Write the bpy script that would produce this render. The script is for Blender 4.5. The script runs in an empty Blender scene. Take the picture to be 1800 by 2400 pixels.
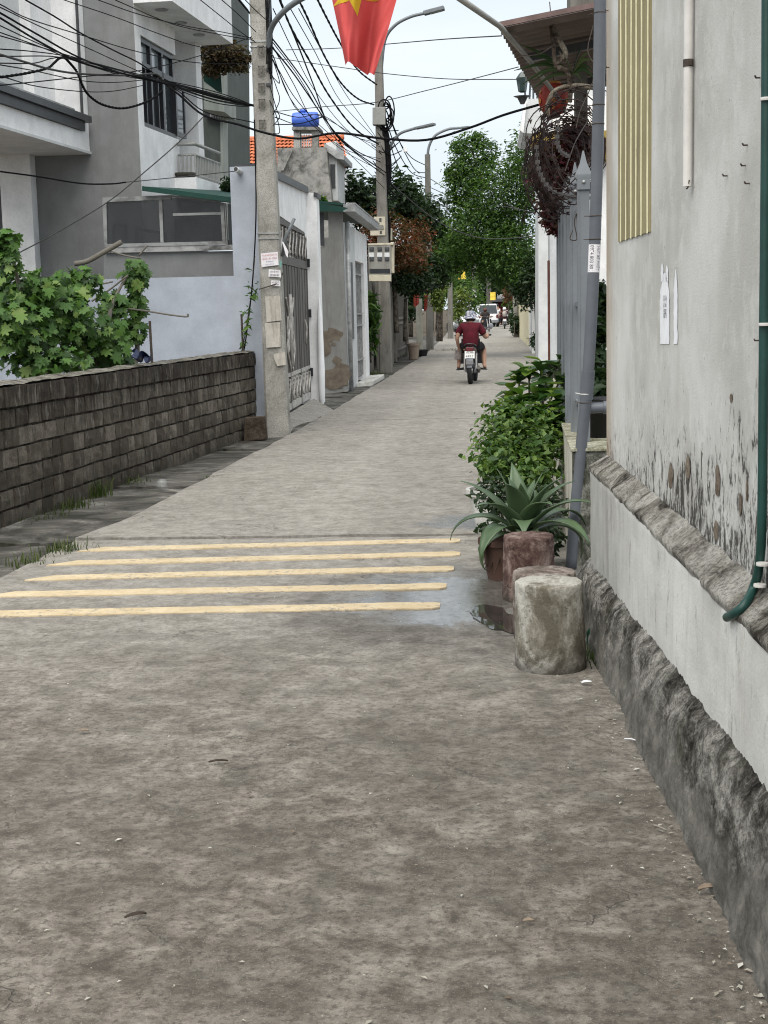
import bpy, bmesh, math, random
import numpy as np
from mathutils import Vector, Matrix, Quaternion, noise as mnoise
rnd = random.Random(7)
SC = bpy.context.scene
COL = SC.collection
R_ = math.radians
# ---------------------------------------------------------------- camera
F, EYE = 3333.0, 1.6                       # focal length and eye height of the photograph (pixels of 1800 x 2400, metres)
def _u(v): v = np.array(v, float); return v/np.linalg.norm(v)
_yc = _u((240., 482., -F)); _zc = -_u((540., -23316., -F)); _xc = np.cross(_yc, _zc)
RW = np.array([_xc, _yc, _zc])
cam_data = bpy.data.cameras.new('camera'); cam = bpy.data.objects.new('camera', cam_data); COL.objects.link(cam)
cam.matrix_world = Matrix.Translation((0, 0, EYE)) @ Matrix(RW.tolist()).to_4x4()
cam_data.sensor_fit = 'VERTICAL'; cam_data.sensor_height = 36.0; cam_data.lens = 36.0*F/2400.0
cam_data.clip_start = 0.05; cam_data.clip_end = 3000
SC.camera = cam
# ---------------------------------------------------------------- sky, sun, exposure
world = bpy.data.worlds.new('World'); SC.world = world; world.use_nodes = True
SUN_EL, SUN_AZ = R_(58), R_(196)
def build_world():
    t = world.node_tree; t.nodes.clear()
    def n(k, **p):
        x = t.nodes.new('ShaderNode'+k)
        for a, b in p.items(): setattr(x, a, b)
        return x
    L = t.links.new
    sky = n('TexSky', sky_type='NISHITA', sun_disc=False, sun_elevation=SUN_EL, sun_rotation=SUN_AZ, air_density=1.0, dust_density=3.0, ozone_density=1.0)
    tc = n('TexCoord'); mp = n('Mapping'); mp.inputs['Scale'].default_value = (1.2, 1.2, 4.5)
    L(tc.outputs['Generated'], mp.inputs['Vector'])
    nz = n('TexNoise'); nz.inputs['Scale'].default_value = 2.2; nz.inputs['Detail'].default_value = 6; nz.inputs['Roughness'].default_value = .55
    L(mp.outputs[0], nz.inputs['Vector'])
    cr = n('ValToRGB'); cr.color_ramp.elements[0].position = .3; cr.color_ramp.elements[1].position = .72
    cr.color_ramp.elements[0].color = (.70, .80, .875, 1); cr.color_ramp.elements[1].color = (.93, .965, 1, 1)
    L(nz.outputs[0], cr.inputs[0])
    bg1 = n('Background'); bg1.inputs['Strength'].default_value = .05; L(sky.outputs[0], bg1.inputs[0])
    bg2 = n('Background'); bg2.inputs['Strength'].default_value = .39; L(cr.outputs[0], bg2.inputs[0])
    mx = n('MixShader'); mx.inputs[0].default_value = .88; L(bg1.outputs[0], mx.inputs[1]); L(bg2.outputs[0], mx.inputs[2])
    o = n('OutputWorld'); L(mx.outputs[0], o.inputs[0])
build_world()
sun_d = bpy.data.lights.new('sun', 'SUN'); sun_d.energy = 1.5; sun_d.angle = R_(70); sun_d.color = (1, .955, .89)
sun = bpy.data.objects.new('sun', sun_d); COL.objects.link(sun); sun.location = (-4, -8, 30)
_sd = Vector((math.sin(SUN_AZ)*math.cos(SUN_EL), math.cos(SUN_AZ)*math.cos(SUN_EL), math.sin(SUN_EL)))
sun.rotation_euler = _sd.to_track_quat('Z', 'Y').to_euler()
SC.view_settings.view_transform = 'Standard'; SC.view_settings.look = 'None'
SC.view_settings.exposure = 1.6; SC.view_settings.gamma = 1.0; SC.view_settings.use_curve_mapping = False
SC.render.engine = 'CYCLES'
SC.cycles.use_denoising = True; SC.cycles.denoising_prefilter = 'ACCURATE'; SC.cycles.filter_width = 1.1; SC.cycles.max_bounces = 6; SC.cycles.diffuse_bounces = 3; SC.cycles.transparent_max_bounces = 12
# ---------------------------------------------------------------- where a pixel's ray meets the ground or a plane
C0 = np.array([0, 0, EYE])
def ray(x, y): return RW @ np.array([x-900., 1200.-y, -F])
def G(x, y, z=0.0):
    d = ray(x, y); return Vector(C0+d*((z-EYE)/d[2]))
def A(x, y, Y):
    d = ray(x, y); return Vector(C0+d*(Y/d[1]))
def ON(x, y, p0, h):
    n = np.array([math.cos(h), -math.sin(h), 0]); d = ray(x, y)
    return Vector(C0+d*((n @ (np.array([p0[0], p0[1], 0])-C0))/(n @ d)))
def HD(h): return Vector((math.sin(h), math.cos(h), 0))          # heading from +Y towards +X
def HN(h): return Vector((math.cos(h), -math.sin(h), 0))         # its right-hand normal
# ---------------------------------------------------------------- mesh builder
class MB:
    def __init__(s): s.v = []; s.f = []; s.m = []; s.cm = 0; s.uv = None
    def add(s, vs, fs):
        k = len(s.v); s.v += [tuple(p) for p in vs]; s.f += [tuple(i+k for i in f) for f in fs]; s.m += [s.cm]*len(fs); return s
    def prism(s, pts, vec):
        pts = [Vector(p) for p in pts]; vec = Vector(vec); n = len(pts)
        s.add(pts+[p+vec for p in pts], [tuple(range(n-1, -1, -1)), tuple(range(n, 2*n))]+[(i, (i+1) % n, n+(i+1) % n, n+i) for i in range(n)]); return s
    def box(s, c, size, rz=0, rx=0, ry=0):
        m = Matrix.Translation(Vector(c)) @ Matrix.Rotation(rz, 4, 'Z') @ Matrix.Rotation(ry, 4, 'Y') @ Matrix.Rotation(rx, 4, 'X')
        x, y, z = [q/2 for q in size]
        vs = [m @ Vector(p) for p in ((-x,-y,-z),(x,-y,-z),(x,y,-z),(-x,y,-z),(-x,-y,z),(x,-y,z),(x,y,z),(-x,y,z))]
        return s.add(vs, [(3,2,1,0),(4,5,6,7),(0,1,5,4),(1,2,6,5),(2,3,7,6),(3,0,4,7)])
    def bar(s, p0, p1, w, t, up=(0,0,1)):
        p0, p1 = Vector(p0), Vector(p1); d = (p1-p0).normalized(); u = Vector(up)
        if abs(d.dot(u)) > .98: u = Vector((0, 1, 0)) if abs(d.y) < .9 else Vector((1, 0, 0))
        a = d.cross(u).normalized()*w/2; b = a.cross(d).normalized()*t/2
        vs = [p0-a-b, p0+a-b, p0+a+b, p0-a+b, p1-a-b, p1+a-b, p1+a+b, p1-a+b]
        return s.add(vs, [(0,1,2,3),(7,6,5,4),(1,0,4,5),(2,1,5,6),(3,2,6,7),(0,3,7,4)])
    def tube(s, pts, r, n=8, caps=True):
        pts = [Vector(p) for p in pts]; k = len(pts); rs = r if hasattr(r, '__len__') else [r]*k
        vs = []; ref = None
        for i, p in enumerate(pts):
            d = (pts[min(i+1, k-1)]-pts[max(i-1, 0)])
            d = d.normalized() if d.length > 1e-9 else Vector((0, 0, 1))
            if ref is None:
                ref = Vector((0, 0, 1)) if abs(d.z) < .9 else Vector((0, 1, 0))
            a = d.cross(ref); a = a.normalized() if a.length > 1e-6 else d.orthogonal().normalized()
            b = d.cross(a).normalized(); ref = a.cross(d)
            for j in range(n):
                t = 2*math.pi*j/n; vs.append(p+(a*math.cos(t)+b*math.sin(t))*rs[i])
        fs = [(i*n+j, i*n+(j+1) % n, (i+1)*n+(j+1) % n, (i+1)*n+j) for i in range(k-1) for j in range(n)]
        if caps: fs += [tuple(range(n-1, -1, -1)), tuple((k-1)*n+j for j in range(n))]
        return s.add(vs, fs)
    def lathe(s, prof, c=(0,0,0), n=24, axis=None):
        c = Vector(c); vs = []; fs = []; k = len(prof)
        for r, z in prof:
            for j in range(n):
                t = 2*math.pi*j/n; p = Vector((r*math.cos(t), r*math.sin(t), z))
                if axis is not None: p = axis @ p
                vs.append(c+p)
        fs = [(i*n+j, i*n+(j+1) % n, (i+1)*n+(j+1) % n, (i+1)*n+j) for i in range(k-1) for j in range(n)]
        if prof[0][0] > 1e-5: fs.append(tuple(range(n-1, -1, -1)))
        if prof[-1][0] > 1e-5: fs.append(tuple((k-1)*n+j for j in range(n)))
        return s.add(vs, fs)
    def grid(s, fn, nu, nv):
        vs = [fn(i/nu, j/nv) for j in range(nv+1) for i in range(nu+1)]
        w = nu+1
        return s.add(vs, [(j*w+i, j*w+i+1, (j+1)*w+i+1, (j+1)*w+i) for j in range(nv) for i in range(nu)])
    def mesh(s, name, mats, smooth=False, org=(0,0,0)):
        me = bpy.data.meshes.new(name); o = Vector(org)
        me.from_pydata([(a-o.x, b-o.y, c-o.z) for a, b, c in s.v], [], s.f)
        for m in (mats if isinstance(mats, (list, tuple)) else [mats]): me.materials.append(m)
        if any(s.m): me.polygons.foreach_set('material_index', s.m)
        if smooth:
            me.polygons.foreach_set('use_smooth', [True]*len(me.polygons))
        bm = bmesh.new(); bm.from_mesh(me); bmesh.ops.recalc_face_normals(bm, faces=bm.faces); bm.to_mesh(me); bm.free()
        me.update(); return me
    def build(s, name, mats, parent=None, smooth=False, bevel=0, angle=None):
        a = np.array(s.v); o = Vector(((a[:,0].min()+a[:,0].max())/2, (a[:,1].min()+a[:,1].max())/2, a[:,2].min()))
        me = s.mesh(name, mats, smooth, o)
        ob = bpy.data.objects.new(name, me); COL.objects.link(ob); attach(ob, parent, o)
        if bevel:
            b = ob.modifiers.new('bevel', 'BEVEL'); b.width = bevel; b.segments = 2; b.limit_method = 'ANGLE'; b.angle_limit = R_(40)
        if smooth and angle: 
            try: me.set_sharp_from_angle(angle=R_(angle))
            except Exception: pass
        return ob
WORLD_AT = {}
def attach(ob, parent, o):
    if parent is None: ob.location = o; WORLD_AT[ob.name] = Vector(o)
    else:
        ob.parent = parent; ob.location = Vector(o)-WORLD_AT[parent.name]; WORLD_AT[ob.name] = Vector(o)
def tag(o, label=None, cat=None, group=None, kind=None):
    for k, v in (('label', label), ('category', cat), ('group', group), ('kind', kind)):
        if v: o[k] = v
    return o
def thing(name, loc, label, cat, group=None, kind=None):
    o = bpy.data.objects.new(name, None); COL.objects.link(o); o.empty_display_size = .1
    o.location = loc; WORLD_AT[o.name] = Vector(loc)
    return tag(o, label, cat, group, kind or ('thing' if cat else None))
def inst(name, me, parent, mw):
    """one piece: an object that shares the mesh; mw is its world matrix (parents are never rotated)"""
    o = bpy.data.objects.new(name, me); COL.objects.link(o)
    loc = mw.to_translation(); WORLD_AT[o.name] = loc
    if parent is not None: o.parent = parent; o.matrix_local = Matrix.Translation(-WORLD_AT[parent.name]) @ mw
    else: o.matrix_world = mw
    return o
def fbm(x, y, z, oct=4):
    v = 0; a = 1
    for i in range(oct): v += a*mnoise.noise((x, y, z)); x *= 2; y *= 2; z *= 2; a *= .5
    return v
def cat_rom(pts, per=6):
    pts = [Vector(p) for p in pts]
    if len(pts) < 3: return [pts[0].lerp(pts[1], i/per) for i in range(per+1)]
    P = [pts[0]*2-pts[1]]+pts+[pts[-1]*2-pts[-2]]; out = []
    for i in range(1, len(P)-2):
        for k in range(per):
            t = k/per; a, b, c, d = P[i-1], P[i], P[i+1], P[i+2]
            out.append(.5*((2*b)+(c-a)*t+(2*a-5*b+4*c-d)*t*t+(3*b-a-3*c+d)*t**3))
    return out+[P[-2]]
# ---------------------------------------------------------------- materials
class MT:
    def __init__(s, name, rough=.85, spec=.3, metal=0):
        s.m = bpy.data.materials.new(name); s.m.use_nodes = True; s.t = s.m.node_tree
        s.b = s.t.nodes['Principled BSDF']; s.set('Roughness', rough); s.set('Specular IOR Level', spec); s.set('Metallic', metal)
        s._pos = None
    def n(s, k, inp=None, **p):
        x = s.t.nodes.new('ShaderNode'+k)
        for a, b in p.items(): setattr(x, a, b)
        for a, b in (inp or {}).items(): s.put(x.inputs[a], b)
        return x
    def put(s, sock, v):
        if isinstance(v, bpy.types.Node): v = v.outputs[0]
        if isinstance(v, bpy.types.NodeSocket): s.t.links.new(v, sock)
        else:
            if hasattr(sock.default_value, '__len__') and not hasattr(v, '__len__'): v = [v]*len(sock.default_value)
            if hasattr(v, '__len__') and len(v) == 3 and len(sock.default_value) == 4: v = (*v, 1)
            sock.default_value = v
    def set(s, k, v): s.put(s.b.inputs[k], v); return s
    def pos(s):
        if s._pos is None: s._pos = s.n('NewGeometry').outputs['Position']
        return s._pos
    def obj(s): return s.n('TexCoord').outputs['Object']
    def scale(s, vec, sc): return s.n('VectorMath', {0: vec, 1: sc}, operation='MULTIPLY').outputs[0]
    def noise(s, scale, detail=6, rough=.6, vec=None, dist=0): return s.n('TexNoise', {'Scale': scale, 'Detail': detail, 'Roughness': rough, 'Distortion': dist, 'Vector': vec or s.pos()}).outputs[0]
    def vor(s, scale, vec=None, feature='F1', out=0): return s.n('TexVoronoi', {'Scale': scale, 'Vector': vec or s.pos()}, feature=feature).outputs[out]
    def ramp(s, f, stops, interp='LINEAR'):
        x = s.n('ValToRGB', {0: f}); r = x.color_ramp; r.interpolation = interp
        while len(r.elements) < len(stops): r.elements.new(.5)
        for e, (p, c) in zip(r.elements, stops):
            e.position = p; e.color = (c, c, c, 1) if not hasattr(c, '__len__') else (*c[:3], 1)
        return x.outputs[0]
    def mix(s, f, a, b, blend='MIX'):
        x = s.n('Mix', data_type='RGBA', blend_type=blend); s.put(x.inputs[0], f); s.put(x.inputs[6], a); s.put(x.inputs[7], b); return x.outputs[2]
    def math(s, op, a, b=0., clamp=False): return s.n('Math', {0: a, 1: b}, operation=op, use_clamp=clamp).outputs[0]
    def sep(s, vec=None):
        x = s.n('SeparateXYZ', {0: vec or s.pos()}); return x.outputs
    def bump(s, h, st=.3, dist=.01, nrm=None):
        inp = {'Strength': st, 'Distance': dist, 'Height': h}
        if nrm is not None: inp['Normal'] = nrm
        x = s.n('Bump', inp).outputs[0]; s.put(s.b.inputs['Normal'], x); return x
    def rnd(s): return s.n('ObjectInfo').outputs['Random']
    def isl(s): return s.n('NewGeometry').outputs['Random Per Island']
def plain(name, c, rough=.7, var=.12, scale=6., metal=0, spec=.3, bump=.0, bscale=60, fine=True):
    """paint, metal or cloth with slight uneven tone"""
    m = MT(name, rough, spec, metal)
    a = tuple(x*(1-var) for x in c); b = tuple(min(1, x*(1+var)) for x in c)
    f = m.noise(scale, 5, .65)
    m.set('Base Color', m.ramp(f, [(.38, a), (.62, b)]))
    if bump: m.bump(m.noise(bscale, 4, .6), bump, .01)
    return m.m
def stained(name, c, dirt, amount=.5, streak=True, rough=.88, bump=.25, scale=3.):
    """plaster or paint with rain streaks and blotches in the given dirt colour"""
    m = MT(name, rough, .2)
    sv = m.scale(m.pos(), (2.6, 2.6, .45)) if streak else m.pos()
    f1 = m.noise(2.4, 9, .72, sv, .4); f2 = m.noise(scale, 6, .6); f3 = m.noise(45, 3, .6)
    base = m.ramp(f2, [(.38, tuple(x*.9 for x in c)), (.62, tuple(min(1, x*1.06) for x in c))])
    k = m.math('MULTIPLY', m.ramp(f1, [(.48, 0), (.64, 1)]), amount)
    col = m.mix(k, base, dirt)
    col = m.mix(m.math('MULTIPLY', m.ramp(f3, [(.35, 1), (.5, 0)]), .1), col, (0.1, .095, .09))
    m.set('Base Color', col); m.bump(m.noise(90, 5, .65), bump, .006)
    return m.m
# ================================================================ ground, lane, pavement
def m_soil():
    m = MT('soil', .95, .1); m.set('Base Color', m.ramp(m.noise(3, 8, .7), [(.3, (.045, .038, .03)), (.7, (.12, .10, .075))])); m.bump(m.noise(30, 6, .7), .6, .03); return m.m
def m_road(name, brown):
    m = MT(name, .85, .25); X, Y, Z = m.sep()
    big = m.noise(1.1, 7, .7); mid = m.noise(7.5, 10, .76, dist=.3); fin = m.noise(34, 7, .78); grit = m.noise(150, 3, .65)
    drt = m.noise(1.7, 9, .66, dist=.8)
    light = m.ramp(mid, [(.37, (.215, .20, .175)), (.5, (.283, .267, .238)), (.63, (.345, .329, .298))])
    dark = m.ramp(mid, [(.38, (.082, .070, .057)), (.5, (.168, .148, .124)), (.62, (.275, .248, .213))])
    # older, dirtier concrete towards the viewer, its edge broken up by noise
    yy = m.math('ADD', Y, m.math('MULTIPLY', m.math('SUBTRACT', drt, .5), 5.5))
    k = m.math('MULTIPLY', m.ramp(m.n('MapRange', {0: yy, 1: 4.2, 2: 8.2}).outputs[0], [(0, 1), (1, 0.12 if brown else 0.0)]), 1.0)
    col = m.mix(k, light, dark)
    bl = m.ramp(big, [(.42, 1), (.54, 0)])                       # broad damp-dark blotches
    col = m.mix(m.math('MULTIPLY', bl, m.n('MapRange', {0: k, 1: 0., 2: 1., 3: .12, 4: .40}).outputs[0]), col, (.078, .067, .055))
    stn = m.ramp(m.noise(2.6, 10, .72, dist=1.2), [(.53, 0), (.60, 1)])
    col = m.mix(m.math('MULTIPLY', stn, .28), col, (.11, .105, .092))
    col = m.mix(m.math('MULTIPLY', m.ramp(fin, [(.40, 1), (.51, 0)]), m.n('MapRange', {0: k, 1: 0., 2: 1., 3: .30, 4: .82}).outputs[0]), col, (.07, .061, .051))
    col = m.mix(m.math('MULTIPLY', m.ramp(grit, [(.60, 0), (.68, 1)]), m.n('MapRange', {0: k, 1: 0., 2: 1., 3: .2, 4: .45}).outputs[0]), col, (.40, .375, .335))
    sp = m.ramp(m.vor(46, feature='F1'), [(.03, 1), (.06, 0)])
    col = m.mix(m.math('MULTIPLY', m.math('MULTIPLY', sp, m.ramp(m.noise(3, 3), [(.54, 0), (.66, 1)])), .55), col, (.45, .43, .39))
    crk = m.ramp(m.vor(1.35, vec=m.n('VectorMath', {0: m.pos(), 1: m.n('Mix', {0: .5, 4: (0, 0, 0), 5: m.n('TexNoise', {'Scale': 5, 'Detail': 6, 'Vector': m.pos()}).outputs[1]}, data_type='VECTOR').outputs[1]}, operation='ADD').outputs[0], feature='DISTANCE_TO_EDGE'), [(.0, 1), (.008, 0)])
    ck = m.math('MULTIPLY', crk, m.ramp(m.noise(.8, 4), [(.5, 0), (.6, .7)]))
    col = m.mix(ck, col, (.05, .045, .04))
    # tyre tracks polished paler along the lane
    tr = m.ramp(m.math('ABSOLUTE', m.math('SUBTRACT', m.math('ABSOLUTE', m.math('ADD', X, .75)), .55)), [(.0, 1), (.32, 0)])
    col = m.mix(m.math('MULTIPLY', m.math('MULTIPLY', tr, .3), m.math('MULTIPLY', m.n('MapRange', {0: Y, 1: 8., 2: 13., 3: .12, 4: 1.}).outputs[0], m.ramp(mid, [(.42, .2), (.58, 1)]))), col, (.37, .352, .316))
    # water spilt by the pots: wet film and standing wet
    def wet(cx, cy, rx, ry, seed, lo, hi):
        dx = m.math('DIVIDE', m.math('SUBTRACT', X, cx), rx); dy = m.math('DIVIDE', m.math('SUBTRACT', Y, cy), ry)
        d = m.math('SQRT', m.math('ADD', m.math('MULTIPLY', dx, dx), m.math('MULTIPLY', dy, dy)))
        d = m.math('ADD', d, m.math('MULTIPLY', m.math('SUBTRACT', m.noise(seed, 8, .7, dist=.6), .5), 1.5))
        return m.ramp(d, [(lo, 1), (hi, 0)])
    w1 = wet(-.26, 7.85, .80, 1.0, 2.7, .58, .9); w0 = wet(-.1, 7.7, 1.25, 1.35, 2.3, .7, 1.05); w2 = wet(.0, 10.5, .7, .55, 3.7, .5, .9)
    wm = m.math('MAXIMUM', w1, m.math('MULTIPLY', w2, .85))
    damp = m.math('MAXIMUM', m.math('MULTIPLY', w0, .75), wm)
    col = m.mix(m.math('MULTIPLY', damp, .85), col, m.mix(1., col, (.42, .42, .43), 'MULTIPLY'))
    m.set('Base Color', col)
    film = m.math('MULTIPLY', wm, m.ramp(m.noise(26, 6, .7), [(.42, 1.0), (.66, .72)]))
    m.set('Roughness', m.n('MapRange', {0: film, 1: 0., 2: 1., 3: .86, 4: .03}).outputs[0])
    m.set('Specular IOR Level', m.n('MapRange', {0: film, 1: 0., 2: 1., 3: .22, 4: 1.0}).outputs[0])
    h = m.math('ADD', m.math('MULTIPLY', fin, .7), m.math('ADD', m.math('MULTIPLY', grit, .35), m.math('MULTIPLY', mid, 1.2)))
    h = m.math('SUBTRACT', h, m.math('MULTIPLY', ck, 1.2))
    x = m.n('Bump', {'Strength': m.n('MapRange', {0: wm, 1: 0., 2: 1., 3: .62, 4: .035}).outputs[0], 'Distance': .012, 'Height': h}).outputs[0]
    m.put(m.b.inputs['Normal'], x)
    return m.m
def m_pave():
    m = MT('mossy_concrete', .9, .2)
    a = m.noise(2.2, 9, .7, dist=.6); b = m.noise(70, 5, .7)
    col = m.ramp(a, [(.38, (.03, .03, .025)), (.48, (.075, .071, .062)), (.57, (.135, .128, .114)), (.66, (.27, .26, .235))])
    col = m.mix(m.math('MULTIPLY', m.ramp(m.noise(3.1, 6, .7), [(.52, 0), (.68, 1)]), .35), col, (.06, .068, .035))
    col = m.mix(m.math('MULTIPLY', m.ramp(b, [(.4, 1), (.55, 0)]), .35), col, (.05, .045, .04))
    m.set('Base Color', col); m.bump(m.math('ADD', b, m.math('MULTIPLY', a, 2.)), .55, .015); return m.m
SOIL = m_soil(); ROAD = m_road('lane_concrete', True); PAVE = m_pave()
g = MB(); g.grid(lambda u, v: Vector((-500+1000*u, -60+1060*v, -.11)), 4, 4)
tag(g.build('ground', SOIL), 'bare dark soil under and beside the lane', None, kind='structure')
def interp(tab):
    xs, ys = zip(*tab); return lambda q: float(np.interp(q, xs, ys))
road_l = interp([(-3, -4.2), (5, -3.3), (8.48, -3.03), (10.05, -2.97), (10.9, -2.84), (14.8, -2.72), (19, -2.54), (32.4, -2.33), (50, -2.12), (76, -2.3), (125, -2.9)])
road_r = interp([(-3, 1.2), (9, 1.0), (12, 1.3), (40, 2.15), (46, 1.9), (56, 1.8), (102, 1.95), (125, 2.6)])
road = thing('road', (0, 40, 0), 'grey concrete lane running away between the houses', None, kind='structure')
def slab(parent, name, y0, y1, lf, rf, mat, z=0, th=.11, step=.25, jag=.045, amp=.004, tilt=0, jagside=.03):
    nv = max(4, int((y1-y0)/step)); nu = 26; mb = MB()
    def P(u, v):
        Y = y0+(y1-y0)*v
        if v in (0, 1): Y += jag*fbm(u*9+y0*3.1, v*5+y0, .3)
        l, r = lf(Y), rf(Y); e = jagside*fbm(Y*2.3, 1.7+y0, .1, 3)
        X = l+(r-l)*u+(e if u == 0 else 0)
        return Vector((X, Y, z+amp*fbm(X*.9, Y*.9, 3.3)+tilt*(v-.5)))
    mb.grid(P, nu, nv); w = nu+1
    ring = [i for i in range(nu)]+[j*w+nu for j in range(nv)]+[nv*w+i for i in range(nu, 0, -1)]+[j*w for j in range(nv, 0, -1)]
    k = len(mb.v); mb.v += [(mb.v[i][0], mb.v[i][1], mb.v[i][2]-th) for i in ring]
    n = len(ring); mb.f += [(ring[i], k+i, k+(i+1) % n, ring[(i+1) % n]) for i in range(n)]; mb.m += [0]*n
    return mb.build(name, mat, parent, smooth=True, angle=50)
ys = [-2.5, 9.93, 20.5, 31.2, 45, 62, 90, 127]
for i in range(len(ys)-1):
    slab(road, 'slab', ys[i]+(.03 if i else 0), ys[i+1]-.012, road_l, road_r, ROAD, z=0 if i == 0 else .010, step=.12 if i == 0 else .4, amp=.004 if i == 0 else .006)
# broken mossy pavement strip along the left walls
pav = thing('pavement', (-3.4, 20, -.02), 'dark mossy concrete strip of broken slabs beside the lane', None, kind='structure')
pav_l = interp([(3, -5.2), (10.5, -4.0), (18.5, -3.4), (18.7, -3.6), (33, -3.5), (60, -3.6), (80, -4.2)])
py_ = [4.5, 7.4, 9.85, 11.3, 13.1, 14.9, 16.7, 18.9, 22.4, 26.5, 31, 36, 43, 52, 64, 80]
for i in range(len(py_)-1):
    slab(pav, 'slab', py_[i]+.02, py_[i+1]-.02, pav_l, lambda Y: road_l(Y)-.012, PAVE, z=-.018+.010*((i*7) % 5-2)/2, step=.2, jag=.05, amp=.014, tilt=rnd.uniform(-.018, .018), jagside=.02)
# puddle standing against the painted stones
def m_water():
    m = MT('puddle_water', .03, .5); m.set('Base Color', (.035, .03, .027)); m.bump(m.noise(9, 3, .5), .03, .01); return m.m
pd = MB(); pts = []
for i in range(44):
    t = 2*math.pi*i/44; r = 1+.34*fbm(math.cos(t)*1.3, math.sin(t)*1.3, 5.5)
    pts.append(Vector((.06+.13*r*math.cos(t)-.08*math.sin(t), 7.2+.30*r*math.sin(t), .0055)))
pd.add(pts, [tuple(range(44))])
tag(pd.build('puddle', m_water()), 'dark puddle standing on the lane beside the concrete stools', None, kind='structure')
# ---------------------------------------------------------------- raised rumble markings
def m_yellow():
    m = MT('road_marking_paint', .75, .3)
    col = m.ramp(m.noise(7, 6, .7), [(.4, (.46, .365, .225)), (.6, (.56, .465, .31))])
    col = m.mix(m.math('MULTIPLY', m.ramp(m.noise(14, 8, .75), [(.55, 0), (.62, 1)]), .5), col, (.30, .24, .16))
    col = m.mix(m.math('MULTIPLY', m.ramp(m.noise(130, 3), [(.36, 1), (.48, 0)]), .3), col, (.45, .33, .18))
    wr = m.math('MULTIPLY', m.ramp(m.noise(22, 8, .8), [(.53, 0), (.59, 1)]), m.ramp(m.noise(2.1, 4), [(.42, .25), (.56, 1)]))
    col = m.mix(m.math('MULTIPLY', wr, .8), col, (.21, .19, .16))
    m.set('Base Color', col); m.bump(m.noise(80, 4, .7), .5, .008); return m.m
YEL = m_yellow()
marks = [((-2.81, 9.49), (-.2, 9.71), 'yellow raised road stripe farthest from the viewer'),
         ((-2.86, 8.96), (-.19, 9.17), 'yellow raised road stripe, second farthest of the five'),
         ((-2.84, 8.45), (-.22, 8.65), 'middle one of the five yellow raised road stripes'),
         ((-2.93, 7.94), (-.25, 8.09), 'yellow raised road stripe, second nearest of the five'),
         ((-2.98, 7.40), (-.27, 7.55), 'yellow raised road stripe nearest to the viewer')]
for q, ((x0, y0), (x1, y1), lab) in enumerate(marks):
    mb = MB(); n = 70
    top = []; bot = []
    for i in range(n+1):
        u = i/n; x = x0+(x1-x0)*u; y = y0+(y1-y0)*u
        wob = .012*fbm(u*14, q*3.3, .2); wd = .080+.006*fbm(u*26, q*2.1, 4)+.004*fbm(u*90, q, 2)
        e = max(0, (u-.985)/.015); wd *= 1-.35*e*e
        s = max(0, (.055-u)/.055)
        top.append(Vector((x, y+wob+wd*(1-1.7*s), .0))); bot.append(Vector((x, y+wob-wd, .0)))
    zt = .007
    vs = [p+Vector((0, 0, zt)) for p in bot]+[p+Vector((0, 0, zt)) for p in top]+[p+Vector((0, 0, -.005)) for p in bot]+[p+Vector((0, 0, -.005)) for p in top]
    k = n+1; fs = []
    for i in range(n): fs += [(i, i+1, k+i+1, k+i), (2*k+i, 2*k+i+1, i+1, i), (k+i, k+i+1, 3*k+i+1, 3*k+i)]
    fs += [(0, k, 3*k, 2*k), (k-1, 3*k-1, 4*k-1, 2*k-1)]
    mb.add(vs, fs); tag(mb.build('road_marking', YEL), lab, 'road marking', 'yellow raised stripes across the lane')
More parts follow.
